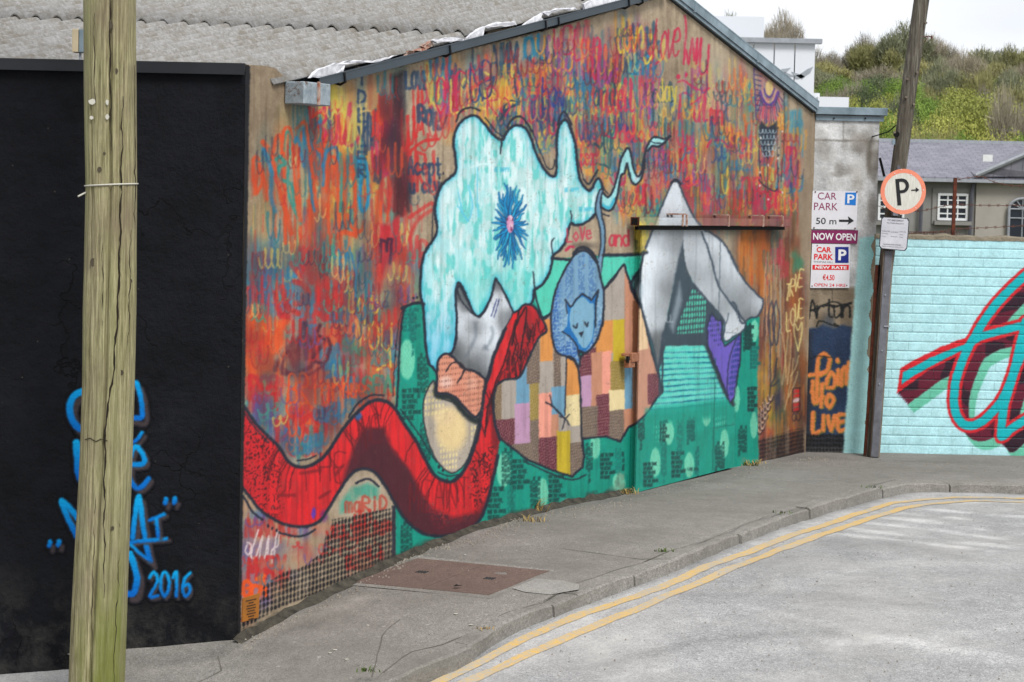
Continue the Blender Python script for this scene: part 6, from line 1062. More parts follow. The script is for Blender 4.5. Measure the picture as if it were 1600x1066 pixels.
def txt(s_, box, Y, mat, parent, bold=0., name='lettering', tilt=0., oy=0., face=None, lw=None):
    """flat printed lettering fitted to its traced box on a board standing at depth Y"""
    x0, y0, x1, y1 = box; a = atY(x0, (y0 + y1) / 2, Y); b = atY(x1, (y0 + y1) / 2, Y); c = atY((x0 + x1) / 2, y0, Y); d = atY((x0 + x1) / 2, y1, Y)
    cu = bpy.data.curves.new('t', 'FONT'); cu.body = s_; cu.size = 1; cu.offset = bold; cu.resolution_u = 3
    ob = bpy.data.objects.new('t', cu); col.objects.link(ob); bpy.context.view_layer.update(); me = bpy.data.meshes.new_from_object(ob.evaluated_get(bpy.context.evaluated_depsgraph_get())); bpy.data.objects.remove(ob); bpy.data.curves.remove(cu)
    n = len(me.vertices); v = np.empty(n * 3); me.vertices.foreach_get('co', v); v = v.reshape(-1, 3); lo, hi = v.min(0), v.max(0); u = (v[:, 0] - lo[0]) / (hi[0] - lo[0]) - .5; w2 = (v[:, 1] - lo[1]) / (hi[1] - lo[1]) - .5
    W2, H2 = b[0] - a[0], c[2] - d[2]; cx, cz = (a[0] + b[0]) / 2, (c[2] + d[2]) / 2; ct, st = math.cos(tilt), math.sin(tilt); X = u * W2; Z = w2 * H2
    L = np.array(parent_world(parent)); P = np.stack([cx + X * ct + Z * st, np.full(n, Y) + oy, cz - X * st + Z * ct], 1) - L; me.vertices.foreach_set('co', P.ravel()); me.materials.clear(); me.materials.append(mat); me.update()
    o = bpy.data.objects.new(name, me); col.objects.link(o); o.parent = parent; return o
def board(name, px, Y, mat, label, cat, th=.006, corner=0.):
    pts = [atY(x, y, Y) for x, y in px]; mb = MB(); mb.prism(pts, (0, th, 0)); return mb.build(name, mat, None, label=label, cat=cat)
SY = PY - .025; SF = SY - .002
s1 = board('car_park_sign', [(1270, 298), (1341, 299), (1338, 359), (1267, 358)], SY, M_signw, 'white CAR PARK 50 m sign with black arrow, topmost board on the pier', 'sign')
txt('CAR', (1278, 301, 1307, 312), SF, M_pl, s1, .0); txt('PARK', (1272, 317, 1309, 328.5), SF, M_pl, s1, .0); txt('50 m', (1275, 340.5, 1307, 350.5), SF, M_blk, s1, .005)
def panel(px, Y, mat, parent, name): pts = [atY(x, y, Y) for x, y in px]; mb = MB(); mb.prism(pts, (0, .001, 0)); return mb.build(name, mat, parent)
q_ = panel([(1321, 301), (1338, 301), (1337, 321), (1320, 320)], SF, M_bluL, s1, 'blue_square'); txt('P', (1324, 304, 1335, 318), SF - .002, M_wl, q_, .02)
panel([(1311, 343.3), (1326, 343.5), (1325, 338), (1334.5, 345.2), (1324, 351.5), (1326, 347), (1311, 346.8)], SF, M_blk, s1, 'arrow')
for x, y in ((1274, 300), (1339, 300), (1272, 356), (1336, 357)): p = atY(x, y, SF); mb = MB(); mb.tube([p, p - UY * .004], .008, 6); mb.build('screw', M_rust, s1)
s2 = board('now_open_sign', [(1268, 360), (1341, 360), (1339, 381), (1267, 380)], SY, M_signp, 'purple NOW OPEN strip sign between the two white boards', 'sign'); txt('NOW OPEN', (1270.5, 364.5, 1337, 375.5), SF, M_wl, s2, .022)
s3 = board('parking_rate_sign', [(1269, 381), (1329, 382), (1327, 450), (1266, 450)], SY, M_signw, 'white CAR PARK NEW RATE board with red lettering, lowest on the pier', 'sign')
txt('CAR', (1276, 386, 1299, 394.5), SF, M_red, s3, .03); txt('PARK', (1272, 397, 1302, 406), SF, M_red, s3, .03); txt('THOMAS HILL', (1271, 408, 1302, 411), SF, M_gl, s3, .0)
q_ = panel([(1305, 386), (1326, 386), (1326, 411), (1305, 411)], SF, M_bluD, s3, 'blue_square'); txt('P', (1310, 390, 1322.5, 407), SF - .002, M_wl, q_, .03)
q_ = panel([(1269.5, 414), (1326.5, 414), (1326, 422), (1269.5, 421.5)], SF, M_red, s3, 'red_band'); txt('NEW RATE', (1273.5, 415.6, 1323, 420.4), SF - .002, M_wl, q_, .03)
txt('€4.50', (1285.5, 429, 1304, 438), SF, M_red, s3, .02); txt('OPEN 24 HRS', (1272, 443.2, 1321, 448), SF, M_red, s3, .005)
for x, y in ((1269, 447), (1323, 446), (1277, 383.5)): p = atY(x, y, SF); mb = MB(); mb.tube([p, p - UY * .004], .006, 6); mb.build('screw', M_rust, s3)
# ================================================================== TURQUOISE BLOCK WALL
TY = 21.80
bwl = thing('painted_block_wall', (5.2, TY, -.06), 'low turquoise painted block wall with red and maroon graffiti letters', 'wall')
mb = MB(); mb.box((6.55, TY + .106, 1.0), 5.9, .2, 2.32); mb.build('mortar_bed', M_turqm, bwl)
CH = .0947; ztopw = 2.165; rb = random.Random(8); JT = .009; ROWS = 24
for r_ in range(ROWS):
    z1 = ztopw - r_ * CH; z0 = z1 - CH + .0028; x = 3.575 - rb.random() * .02 if r_ % 2 else 3.575 - .2 + rb.uniform(-.03, .03)
    while x < 9.4:
        L_ = rb.uniform(.41, .46); xa, xb = max(x, 3.60 + rb.uniform(0, .03)), x + L_ - .0015; x += L_
        if xb - xa < .04: continue
        fine = xa < 5.35; st = .008 if fine else .014 if xa < 6.6 else .06; nx = max(3, int((xb - xa) / st) + 1); nz = max(3, int((z1 - z0) / (.008 if fine else .03)) + 1)
        u = np.linspace(0, 1, nx); v = np.linspace(0, 1, nz); U, V = np.meshgrid(u, v); X = xa + (xb - xa) * U; Z = z0 + (z1 - z0) * V
        e = np.minimum(V, 1 - V) * (z1 - z0); e2 = np.minimum(U, 1 - U) * (xb - xa); rg = np.random.default_rng(rb.randrange(1 << 30)); pr = rb.uniform(0, .0025)
        Yv = TY - .004 - pr * rb.uniform(.2, 1.6) + .0045 * np.exp(-e / .003) + .0012 * np.exp(-e2 / .003) + .0012 * rg.random(X.shape); P = np.stack([X, Yv, Z], -1)
        if xb < 7.2: paint_sheet('block', P, None, ART_T, M_block, bwl, TQX)
        else:
            cl = np.tile(sample(ART_T, np.array([200.]), np.array([300.])), (nx * nz, 1)); idx = np.arange(nx * nz).reshape(nz, nx); q = np.stack([idx[:-1, :-1], idx[:-1, 1:], idx[1:, 1:], idx[1:, :-1]], -1).reshape(-1, 4); fast_mesh('block', P.reshape(-1, 3), q, M_block, bwl, np.c_[cl, np.ones(len(cl))])
mb = MB(); n_ = 148; vs = []
for i in range(n_):
    x = 3.6 + i * .04; hh = .03 + .022 * mnoise.noise(Vector((x * 5, 0, 0))) + .012 * mnoise.noise(Vector((x * 23, 3, 0))); 
    for y, z in ((TY - .010 - .006 * mnoise.noise(Vector((x * 9, 1, 2))), -.012 + .008 * mnoise.noise(Vector((x * 14, 7, 2)))), (TY - .004, hh * .7), (TY + .07, hh + .008), (TY + .22, hh * .8), (TY + .24, -.03)): vs.append((x, y, ztopw + z))
mb.add(vs, [(i * 5 + j, i * 5 + j + 1, (i + 1) * 5 + j + 1, (i + 1) * 5 + j) for i in range(n_ - 1) for j in range(4)]); mb.build('mortar_capping', M_cop, bwl)
# ================================================================== LEANING POLE, CHANNEL, SIGNS ON IT
LY = 21.45
lp = thing('leaning_utility_pole', tuple(onG(1362, 722)), 'old dark leaning timber pole beside the turquoise wall', 'utility pole')
def pole_mesh(ctr, rad, Y0, grooves, k=40, amp=.012, seed=1, cracks=()):
    mb = MB(); vs = []; n = len(ctr)
    for i, (c_, r_) in enumerate(zip(ctr, rad)):
        for j in range(k):
            th = 2 * math.pi * j / k; g = sum(-d * math.exp(-(((th - (t0 + tw * c_[2]) + math.pi) % (2 * math.pi) - math.pi) / w3) ** 2) for t0, tw, w3, d in grooves)
            rr_ = r_ * (1 + amp * mnoise.noise(Vector((math.cos(th) * 2.5, math.sin(th) * 2.5, c_[2] * 1.3 + seed))) * 3) + g + .0025 * mnoise.noise(Vector((math.cos(th) * 14, math.sin(th) * 14, c_[2] * 1.1)))
            vs.append(c_ + np.array([math.cos(th) * rr_, math.sin(th) * rr_, 0]))
    mb.add(vs, [(i * k + j, i * k + (j + 1) % k, (i + 1) * k + (j + 1) % k, (i + 1) * k + j) for i in range(n - 1) for j in range(k)] + [tuple(range(k))[::-1], tuple(range((n - 1) * k, n * k))]); return mb
def pole_path(pts, Y0, z_lo, z_hi, n):
    w3 = [atY(x, y, Y0) for x, y, _ in pts]; zz = np.array([p[2] for p in w3])[::-1]; xx = np.array([p[0] for p in w3])[::-1]; ww = np.array([q[2] / 2 * Y0 / FPX for q in pts])[::-1]; z = np.linspace(z_lo, z_hi, n)
    X = np.interp(z, zz, xx); sl_ = (xx[-1] - xx[-2]) / (zz[-1] - zz[-2]); X = np.where(z > zz[-1], xx[-1] + (z - zz[-1]) * sl_, X); s2_ = (xx[1] - xx[0]) / (zz[1] - zz[0]); X = np.where(z < zz[0], xx[0] + (z - zz[0]) * s2_, X)
    return [np.array([a, Y0, b]) for a, b in zip(X, z)], np.interp(z, zz, ww)
ctr, rad = pole_path([(1440, 0, 24), (1423, 120, 24), (1407, 240, 24), (1391, 360, 23), (1377, 480, 22), (1367, 600, 21), (1359, 705, 20)], LY, -.15, 7.6, 90)
pm = pole_mesh(ctr, rad, LY, [(-1.35, .02, .10, .014), (-1.9, -.03, .07, .008), (-.7, .02, .06, .008), (-2.4, .0, .05, .006)], 40, .014, 3).build('pole', M_wood2, lp, smooth=True)
for x, y in ((1447, 36), (1433, 113), (1418, 124), (1416, 152), (1398, 207), (1428, 163)): p = atY(x, y, LY - .09); mb = MB(); mb.tube([p + UY * .03, p - UY * .01], .012, 6); mb.build('nail', M_chans, lp)
mb = MB(); p = atY(1443, 58, LY - .02); mb.tube([p, p + UX * .05 + UZ * .01, p + UX * .08], .006, 6); mb.tube([p - UZ * .05 + UX * .01, p + UX * .045], .004, 6); mb.tube([p + UX * .08 - UZ * .014, p + UX * .08 + UZ * .016], .008, 6); mb.build('wall_hook', M_rust, lp)
mb = MB(); p = atY(1401, 210, LY - .085); mb.tube([p + UY * .03, p - UY * .01], .028, 10); mb.build('cable_boss', M_dark, lp); p = atY(1396, 222, LY - .08); mb = MB(); mb.box(p, .03, .03, .05); mb.build('clip', M_trim, lp)
# steel channel guard
def lean_box(px, Y, wx, dy, mat, name, parent, **kw):
    a, b = atY(*px[0], Y), atY(*px[1], Y); d = b - a; L_ = np.linalg.norm(d); d /= L_; sx_ = np.cross(UY, d); mb = MB(); m_ = (a + b) / 2; mb.box(m_, wx, dy, L_, (sx_, UY, d)); return mb.build(name, mat, parent, **kw)
cg = lean_box([(1388, 392), (1366, 714)], LY - .12, .075, .05, M_chan, 'cable_guard', lp, label='grey steel channel covering cables up the pole', bevel=.004)
lean_box([(1394.5, 392), (1372.5, 714)], LY - .105, .018, .06, M_chans, 'guard_flange', cg); lean_box([(1381, 394), (1360, 714)], LY - .105, .012, .06, M_chans, 'guard_flange', cg)
for y, x in ((461, 1383), (510, 1386), (600, 1374), (548, 1378)): p = atY(x, y, LY - .15); mb = MB(); mb.box(p, .06 if y in (510,) else .012, .012, .012); mb.build('strap', M_clads, cg)
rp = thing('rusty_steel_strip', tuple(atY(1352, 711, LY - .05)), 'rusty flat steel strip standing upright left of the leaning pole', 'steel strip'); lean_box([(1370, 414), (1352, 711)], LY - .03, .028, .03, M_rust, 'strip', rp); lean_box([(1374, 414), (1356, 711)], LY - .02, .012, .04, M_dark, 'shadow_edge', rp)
# round sign
RY = LY - .20; rc_ = atY(1411.3, 299.5, RY); sr = 35.3 * RY / FPX
sg = thing('round_parking_sign', tuple(rc_), 'round white sign with black P, small arrow and faded red ring on leaning pole', 'traffic sign')
def disc(r0_, r1__, y, mat, name, parent, n=64, th=.004):
    vs = []; fs = []
    for i in range(n):
        a = 2 * math.pi * i / n
        for r_ in (r0_, r1__):
            for yy in (y, y + th): vs.append(rc_ + np.array([math.cos(a) * r_, yy, math.sin(a) * r_]))
    for i in range(n):
        j = (i + 1) % n; A, B = i * 4, j * 4; fs += [(A, A + 2, B + 2, B), (A + 1, B + 1, B + 3, A + 3), (A + 2, A + 3, B + 3, B + 2)]
        if r0_ > 0: fs.append((A, B, B + 1, A + 1))
    mb = MB(); mb.add(vs, fs); return mb.build(name, mat, parent)
disc(.0, sr * .985, .004, M_chan, 'backing_plate', sg); disc(sr * .82, sr, -.002, M_ring, 'red_ring', sg); disc(.0, sr * .825, -.001, M_disc, 'white_face', sg)
def pol(px, Y, mat, name, parent, th=.002): mb = MB(); mb.prism([atY(x, y, Y) for x, y in px], (0, th, 0)); return mb.build(name, mat, parent)
def arcp(cx, cy, rx, ry, a0, a1, n=10): return [(cx + rx * math.cos(R(a0 + (a1 - a0) * i / n)), cy + ry * math.sin(R(a0 + (a1 - a0) * i / n))) for i in range(n + 1)]
fy_ = RY - .005
pol([(1399, 280), (1404.5, 280), (1408.5, 321), (1402.5, 321)][::1], fy_, M_blk, 'letter_p', sg)
mb = MB(); o1 = [(1399, 280), (1409, 279)] + arcp(1410, 290.5, 10.5, 11.3, -80, 90) + [(1404, 302)]; i1 = [(1402.5, 284.5), (1409, 284)] + arcp(1409.3, 290.6, 6, 6.6, -80, 90) + [(1406, 297.5)]
n_ = len(o1); vs = [atY(x, y, fy_ - .001) for x, y in o1] + [atY(x, y, fy_ - .001) for x, y in i1]; mb.add(vs, [(i, i + 1, n_ + i + 1, n_ + i) for i in range(n_ - 1)]); mb.build('letter_p', M_blk, sg)
pol([(1424, 296.5), (1431, 296), (1431, 292.8), (1436.5, 296.8), (1431, 300.6), (1431, 298), (1424, 298.2)], fy_, M_blk, 'arrow', sg)
for x, y in ((1408, 265), (1398, 271), (1424, 273), (1443, 297), (1431, 325), (1401, 327)): p = atY(x, y, fy_); mb = MB(); mb.tube([p, p - UY * .003], .005, 6); mb.build('rivet', M_wl, sg)
pp = thing('parking_times_plate', tuple(atY(1397, 366, RY)), 'small white pay and display plate with black border under the round sign', 'sign')
cnr = [(1380, 338.5), (1418, 341), (1421, 345), (1417.5, 388), (1414, 392.5), (1377, 389), (1373.5, 385), (1377, 341.5)]; pol(cnr, RY, M_slate2, 'border', pp, .006); cx, cy = 1397.3, 365.6; pol([(cx + (x - cx) * .94, cy + (y - cy) * .95) for x, y in cnr], RY - .003, M_plate, 'face', pp, .003)
ty_ = RY - .005
for s_, bx in (('PAY AND DISPLAY', (1387, 343.2, 1412, 346)), ('No Ticket Required', (1386, 348, 1412, 350.6)), ('MON to SAT', (1378.5, 360.5, 1391, 362.2)), ('8.30-18.30', (1393, 362, 1403, 363.6)), ('3 Hour Max', (1406, 361.5, 1416, 363.2)), ('Sunday', (1378, 364.3, 1388, 366)), ('Free', (1378, 368.5, 1384, 370)), ('Exempt', (1392, 369, 1402, 370.8)), ('Free', (1406, 366, 1411, 367.5)), ('Free', (1406, 370, 1411, 371.6)), ('MAXIMUM STAY 3 HOURS', (1380, 381.5, 1408, 383.5)), ('Return prohibited within 1 hour', (1378, 385, 1412, 386.8))): txt(s_, bx, ty_, M_blk, pp, .0, tilt=.04)
mb = MB(); p = atY(1398, 334, LY - .14); mb.box(p, .05, .12, .04); mb.build('clamp', M_chan, sg); p = atY(1404, 262, LY - .15); mb = MB(); mb.box(p, .03, .04, .04); mb.build('clamp', M_chan, sg)
# ================================================================== NEAR POLE
NY = 11.9
np_ = thing('wooden_utility_pole', tuple(onG(152, 1110)), 'thick pale weathered timber pole standing in front of the black wall', 'utility pole')
ctr, rad = pole_path([(171, 0, 80), (172, 130, 80.5), (174, 288, 79), (173, 355, 79.5), (171, 480, 82), (169.5, 600, 80), (166, 711, 81), (160, 850, 84), (155, 960, 87), (151, 1066, 88)], NY, -.6, 7.6, 320)
ctr = [c_ - UY * .0 for c_ in ctr]
gr = [(-1.62, .085, .045, .030), (-1.10, .030, .03, .016), (-2.2, -.01, .022, .007), (-2.55, .02, .03, .008), (-.75, .0, .022, .006), (-1.9, .02, .016, .005)]
pole_mesh(ctr, rad, NY, gr, 150, .006, 9).build('pole', M_wood, np_, smooth=True)
def polept(x, y, out=.0):   # a point on the pole's near face
    p = atY(x, y, NY - .14); z = p[2]; cx = np.interp(z, [c_[2] for c_ in ctr], [c_[0] for c_ in ctr]); r_ = np.interp(z, [c_[2] for c_ in ctr], rad); dx = p[0] - cx; dx = max(-r_ * .98, min(r_ * .98, dx)); return np.array([cx + dx, NY - math.sqrt(max(r_ * r_ - dx * dx, 0)) - out, z])
for x, y, w3, h3 in ((143, 159, 12, 9), (168, 160, 5, 9), (142, 184, 6, 6), (168, 183, 6, 9)):
    mb = MB(); vs = []; c_ = polept(x, y, .004); n = 9; vs = [c_ + np.array([math.cos(6.28 * i / n) * w3 * .5 * NY / FPX * random.uniform(.8, 1.1), 0, math.sin(6.28 * i / n) * h3 * .5 * NY / FPX * random.uniform(.8, 1.1)]) for i in range(n)]; mb.prism(vs, (0, -.006, 0)); mb.build('paint_fleck', M_tie, np_)
zt = [atY(172, 289 + d, NY)[2] for d in (0,)][0]; r_t = float(np.interp(zt, [c_[2] for c_ in ctr], rad)) + .004; cxt = float(np.interp(zt, [c_[2] for c_ in ctr], [c_[0] for c_ in ctr]))
mb = MB(); mb.tube([np.array([cxt + math.cos(a) * r_t, NY + math.sin(a) * r_t, zt + .009 * math.cos(a)]) for a in np.linspace(0, 2 * math.pi, 40)], .0045, 6, False); pa, pb = atY(136, 300, NY - .05), atY(122, 307, NY - .10); mb.tube([pa, pb], .005, 6); tie = mb.build('cable_tie', M_tie, np_, label='thin white tie wrapped round the pole with a loose tail')
for x, y, w3 in ((180, 111, 9), (163, 240, 5), (155, 265, 8), (172, 40, 10), (188, 583, 8), (145, 410, 12), (175, 826, 6), (200, 440, 7)):
    mb = MB(); c_ = polept(x, y, .0005); n = 10; rr2 = w3 * .45 * NY / FPX; vs = [c_ + np.array([math.cos(6.28 * i / n) * rr2, 0, math.sin(6.28 * i / n) * rr2 * 1.2]) for i in range(n)]; mb.prism(vs, (0, -.001, 0)); mb.build('knot', M_bark, np_)
for crk_, wd_ in (([(172, -30), (171.5, 60), (172.5, 150), (173, 245)], .0038), ([(190, 150), (189, 230), (188, 300), (187, 355), (185, 430), (183, 488), (178, 560), (175, 600), (167, 640), (165, 672), (163.5, 740), (163, 811), (163, 900), (161, 960)], .0055), ([(200, 360), (199, 470), (196, 560)], .003), ([(150, 700), (148, 800), (145, 930), (143, 1080)], .0018), ([(186, 820), (183, 900), (178, 1000), (175, 1085)], .0022), ([(146, 20), (147, 120), (148, 200)], .0025), ([(160, 380), (161, 470), (158, 560)], .003), ([(206, 100), (206, 260), (205, 400)], .003)):
    q3 = []
    for (xa_, ya_), (xb_, yb_) in zip(crk_[:-1], crk_[1:]):
        nn_ = max(2, int(abs(yb_ - ya_) / 8))
        for j in range(nn_): t = j / nn_; q3.append(polept(xa_ + (xb_ - xa_) * t + 1.0 * math.sin((ya_ + (yb_ - ya_) * t) * .09) + .5 * math.sin(ya_ * 1.7 + j * 2.3), ya_ + (yb_ - ya_) * t, -.001))
    mb = MB(); nq = len(q3); mb.tube(q3, [wd_ * (.35 + .65 * math.sin(math.pi * min(1, (i + 1) / nq))) * (1 + .3 * math.sin(i * 1.3)) for i in range(nq)], 6, False); mb.build('drying_crack', M_crack, np_)
mb = MB(); seg = [polept(x, y, .0035) for x, y in ((131, 688), (140, 685), (150, 690), (158, 686), (168, 689))]; mb.tube(seg, .0022, 5); mb.build('split', M_crack, np_)
# ================================================================== BARBED WIRE ON THE WALL
fen = thing('barbed_wire_fence', (4.3, TY + .1, ztopw), 'rusty posts and sagging barbed wire along the top of the turquoise wall', 'fence')
WY = TY + .10
for px0, px1, w3 in (((1493, 278), (1489, 371), .032), ((1375, 247), (1382, 276), .02), ((1368, 327), (1363, 341), .03)):
    a, b = atY(*px0, WY), atY(*px1, WY); d = a - b; L_ = np.linalg.norm(d); d /= L_; mb = MB(); mb.box((a + b) / 2, w3, .02, L_, (np.cross(UY, d), UY, d)); mb.box((a + b) / 2 + UY * .015 - UX * w3 * .4, w3 * .2, .03, L_, (np.cross(UY, d), UY, d)); mb.build('post', M_rust if w3 > .025 else M_dark, fen)
def wire(px, name='barbed_strand', barbs=True):
    pts = [atY(x, y, WY) for x, y in px]; q3 = [np.array(p) for p in smooth([tuple(p) for p in pts], False, 8)]; mb = MB(); tw = [p + UZ * .003 * math.sin(i * 2.1) for i, p in enumerate(q3)]; mb.tube(tw, .0035, 5, False)
    L_ = np.r_[0, np.cumsum([np.linalg.norm(q3[i + 1] - q3[i]) for i in range(len(q3) - 1)])]
    if barbs:
        t = .05
        while t < L_[-1]: p = np.array([np.interp(t, L_, [q[k] for q in q3]) for k in range(3)]); mb.tube([p + np.array([-.012, 0, -.016]), p + np.array([.012, 0, .016])], .0025, 4); mb.tube([p + np.array([.012, 0, -.014]), p + np.array([-.012, 0, .014])], .0025, 4); t += .09
    mb.build(name, M_wire, fen)
wire([(1372, 322), (1400, 330), (1440, 329), (1466, 324), (1491, 320), (1540, 321), (1600, 321), (1680, 322)]); wire([(1380, 368), (1430, 365), (1470, 362), (1491, 358), (1540, 356), (1600, 353), (1680, 352)]); wire([(1491, 282), (1530, 276), (1552, 284), (1580, 290), (1610, 290), (1680, 284)])
loop = []
for i in range(150): t = i / 149; loop.append(atY(1420 + 78 * t, 366, WY) + np.array([.03 * math.cos(i * 1.05), .03 * math.sin(i * .7), .028 * math.sin(i * 1.05)]))
mb = MB(); mb.tube(loop, .0028, 4, False); mb.build('wire_coil', M_wire, fen)
ohc = MB(); a, b = atY(1376, 210, LY), atY(1400, 196, LY - .08); ohc.tube([a + np.array([-.05, .3, -.02]), a, (a + b) / 2 - UZ * .02, b], .006, 6); ohc.build('cable', M_dark, lp)
# ================================================================== HOUSE BEHIND THE WALL
HY = 80.
hs3 = thing('slate_roofed_house', tuple(np.array([*(atY(1500, 366, HY)[:2]), -3.])), 'long grey rendered house with slate roof and white sash windows beyond the wall', 'house')
def hx(px): return atY(px, 320, HY)[0]
ez = atY(1480, 283, HY)[2]; rz = atY(1480, 228, HY + 5)[2]; x0, x1 = hx(1290), hx(1760)
mb = MB(); mb.box(((x0 + hx(1524)) / 2, HY + 5, (ez - 4) / 2), hx(1524) - x0, 10, ez + 4); hw = mb.build('wall', M_house, hs3)
mb = MB(); mb.box(((x1 + hx(1524)) / 2, HY + 4.97, (ez - 4) / 2), x1 - hx(1524), 10.1, ez + 4); hw2 = mb.build('wall', M_house2, hs3, label='paler rendered bay of the house')
mb = MB(); rp_ = [(x0 - .3, HY - .35, ez), (x1 + .3, HY - .35, ez), (x1 + .3, HY + 5, rz), (x0 - .3, HY + 5, rz)]; mb.prism(rp_, (0, 0, .14)); mb.prism([(x0 - .3, HY + 10.3, ez), (x1 + .3, HY + 10.3, ez), (x1 + .3, HY + 5, rz), (x0 - .3, HY + 5, rz)], (0, 0, .14)); roof = mb.build('roof', M_slate, hs3)
mb = MB(); mb.box(((x0 + x1) / 2, HY + 5, rz + .16), x1 - x0, .3, .14); mb.build('ridge_tile', M_clads, roof)
# cross roof on the right
va_, vb_, vc_ = atY(1524, 283, HY - .4), atY(1620, 240, HY - .1), atY(1700, 284, HY - .4); mb = MB(); bk_ = np.array([0, 6, .3]); apx = atY(1640, 234, HY - .6); mb.add([va_ + UZ * .16, atY(1760, 283, HY - .5) + UZ * .16, apx + UZ * .16, apx + np.array([0, 6, 0]) + UZ * .16, va_ + np.array([0, 5.6, rz - ez])], [(0, 1, 2), (0, 2, 3, 4)]); mb.build('hip_roof', M_slate, hs3); mb = MB(); mb.tube([va_ + UZ * .2 - UY * .05, apx + UZ * .22 - UY * .05], .09, 6); mb.build('hip_tile', M_clads, hs3)
mb = MB(); mb.box(((x0 + x1) / 2, HY - .42, ez + .02), x1 - x0 + .5, .12, .12); mb.build('eaves_gutter', M_clads, hs3)
mb = MB(); mb.box((hx(1535), HY - .6, ez + .85), .35, .1, .25); mb.build('roof_vent', M_frame, hs3)
mb = MB(); mb.box((hx(1595), HY - .2, atY(1595, 258, HY)[2]), .7, .12, .3); mb.build('roof_light', M_frame, hs3)
def sash(pa_, pb_, cols_, rows_, lab=None, parent=None):
    a, b = atY(*pa_, HY), atY(*pb_, HY); cx, cz, w3, h3 = (a[0] + b[0]) / 2, (a[2] + b[2]) / 2, b[0] - a[0], a[2] - b[2]; mb = MB()
    for x in (-1, 1): mb.box((cx + x * (w3 / 2 - .04), HY - .06, cz), .08, .1, h3)
    for z in (-1, 0, 1): mb.box((cx, HY - .065, cz + z * (h3 / 2 - .04)), w3 - .1, .1, .09)
    for i in range(1, cols_): mb.box((cx - w3 / 2 + w3 * i / cols_, HY - .055, cz), .045, .06, h3 - .1)
    for j in range(1, rows_):
        if j * 2 != rows_: mb.box((cx, HY - .052, cz - h3 / 2 + h3 * j / rows_), w3 - .1, .06, .045)
    o = mb.build('window', M_frame, hs3, label=lab)
    for i in range(cols_):
        for j in range(rows_):
            mb = MB(); mb.box((cx - w3 / 2 + w3 * (i + .5) / cols_, HY - .03, cz - h3 / 2 + h3 * (j + .5) / rows_), w3 / cols_ - .03, .03, h3 / rows_ - .03); mb.build('pane', M_glass, o)
    mb = MB(); mb.box((cx, HY - .12, cz - h3 / 2 - .1), w3 + .25, .3, .14); mb.build('sill', M_house, o); mb = MB()
    for x in (-1, 1): mb.box((cx + x * (w3 / 2 + .1), HY - .03, cz), .18, .06, h3 + .3)
    mb.box((cx, HY - .035, cz + h3 / 2 + .1), w3 + .38, .06, .18); mb.build('surround', M_house, o)
sash((1465, 302), (1511, 345), 3, 4, 'white sash window of twelve panes'); sash((1372, 303), (1412, 345), 3, 4)
mb = MB(); a = atY(1596, 365, HY - .2); aw = 21 / 42.5; cz_ = atY(1596, 322, HY - .2)[2]; zb_ = a[2] - .3
fr = []; arcs = [np.array([a[0] + aw * 1.0 * math.cos(t), HY - .25, cz_ - .1 + aw * .75 * math.sin(t)]) for t in np.linspace(0, math.pi, 15)]; mb.tube([np.array([a[0] + aw, HY - .25, zb_])] + arcs + [np.array([a[0] - aw, HY - .25, zb_])], .05, 6)
for t in (.5, 1.05, 1.57, 2.1, 2.6): mb.tube([np.array([a[0], HY - .25, cz_ - .12]), np.array([a[0] + aw * math.cos(t), HY - .25, cz_ - .1 + aw * .75 * math.sin(t)])], .022, 4)
mb.tube([np.array([a[0] - aw, HY - .25, cz_ - .12]), np.array([a[0] + aw, HY - .25, cz_ - .12])], .03, 4); mb.tube([np.array([a[0] - aw, HY - .25, cz_ - .45]), np.array([a[0] + aw, HY - .25, cz_ - .45])], .025, 4); mb.tube([np.array([a[0], HY - .25, cz_ - .12]), np.array([a[0], HY - .25, zb_])], .025, 4)
ow = mb.build('window', M_clads, hs3, label='round headed window with fan glazing'); mb = MB(); mb.add([np.array([a[0] + aw, HY - .22, zb_])] + [p + UY * .03 for p in arcs] + [np.array([a[0] - aw, HY - .22, zb_])], [tuple(range(17))]); mb.build('pane', M_glass, ow)
for px in (1439, 1517): mb = MB(); a = atY(px, 287, HY - .2); mb.tube([np.array([a[0] + .1, HY - .2, a[2]]), np.array([a[0] + .05, HY - .2, a[2] - .4]), np.array([a[0], HY - .2, a[2] - 4])], .07, 6); mb.build('downpipe', M_pipe, hs3)
# white industrial building
WBY = 56.
wb = thing('white_industrial_building', tuple(np.array([*(atY(1220, 150, WBY)[:2]), -3.])), 'tall white clad building rising behind the gable, with a faded painted bird', 'building')
xa, xb = atY(1130, 100, WBY)[0], atY(1273, 100, WBY)[0]; zt_ = atY(1230, 67, WBY)[2]; zb2 = atY(1230, 152, WBY)[2]
mb = MB(); mb.box(((xa + xb) / 2 - 4, WBY + 6, (zt_ - 3) / 2 - .1), xb - xa + 8, 11.9, zt_ + 2.8); mb.build('wall', M_clads, wb)
npn = 9
for i in range(npn):
    w3 = (xb - xa + 2.4) / npn; cx = xb - w3 * (i + .5); mb = MB(); mb.box((cx, WBY - .05, (zt_ + zb2) / 2), w3 - .03, .08, zt_ - zb2 - .02); mb.build('cladding_panel', M_clad, wb)
mb = MB(); mb.box(((xa + xb) / 2 - 1.1, WBY - .1, zt_ + .04), xb - xa + 2.5, .25, .12); mb.build('capping', M_clads, wb)
p = atY(1150, 49, WBY + 4); mb = MB(); mb.box(p - UX * .6, 2.4, 3, .55); mb.build('plant_room', M_clad, wb); p = atY(1293, 158, WBY - 2); mb = MB(); mb.box(p + UZ * (-.95), .75, 2, 2.0); mb.box(p - UX * .45 + UZ * (-.85), .3, 1.5, 2.0); mb.build('side_annexe', M_clad, wb)
bird = MB()
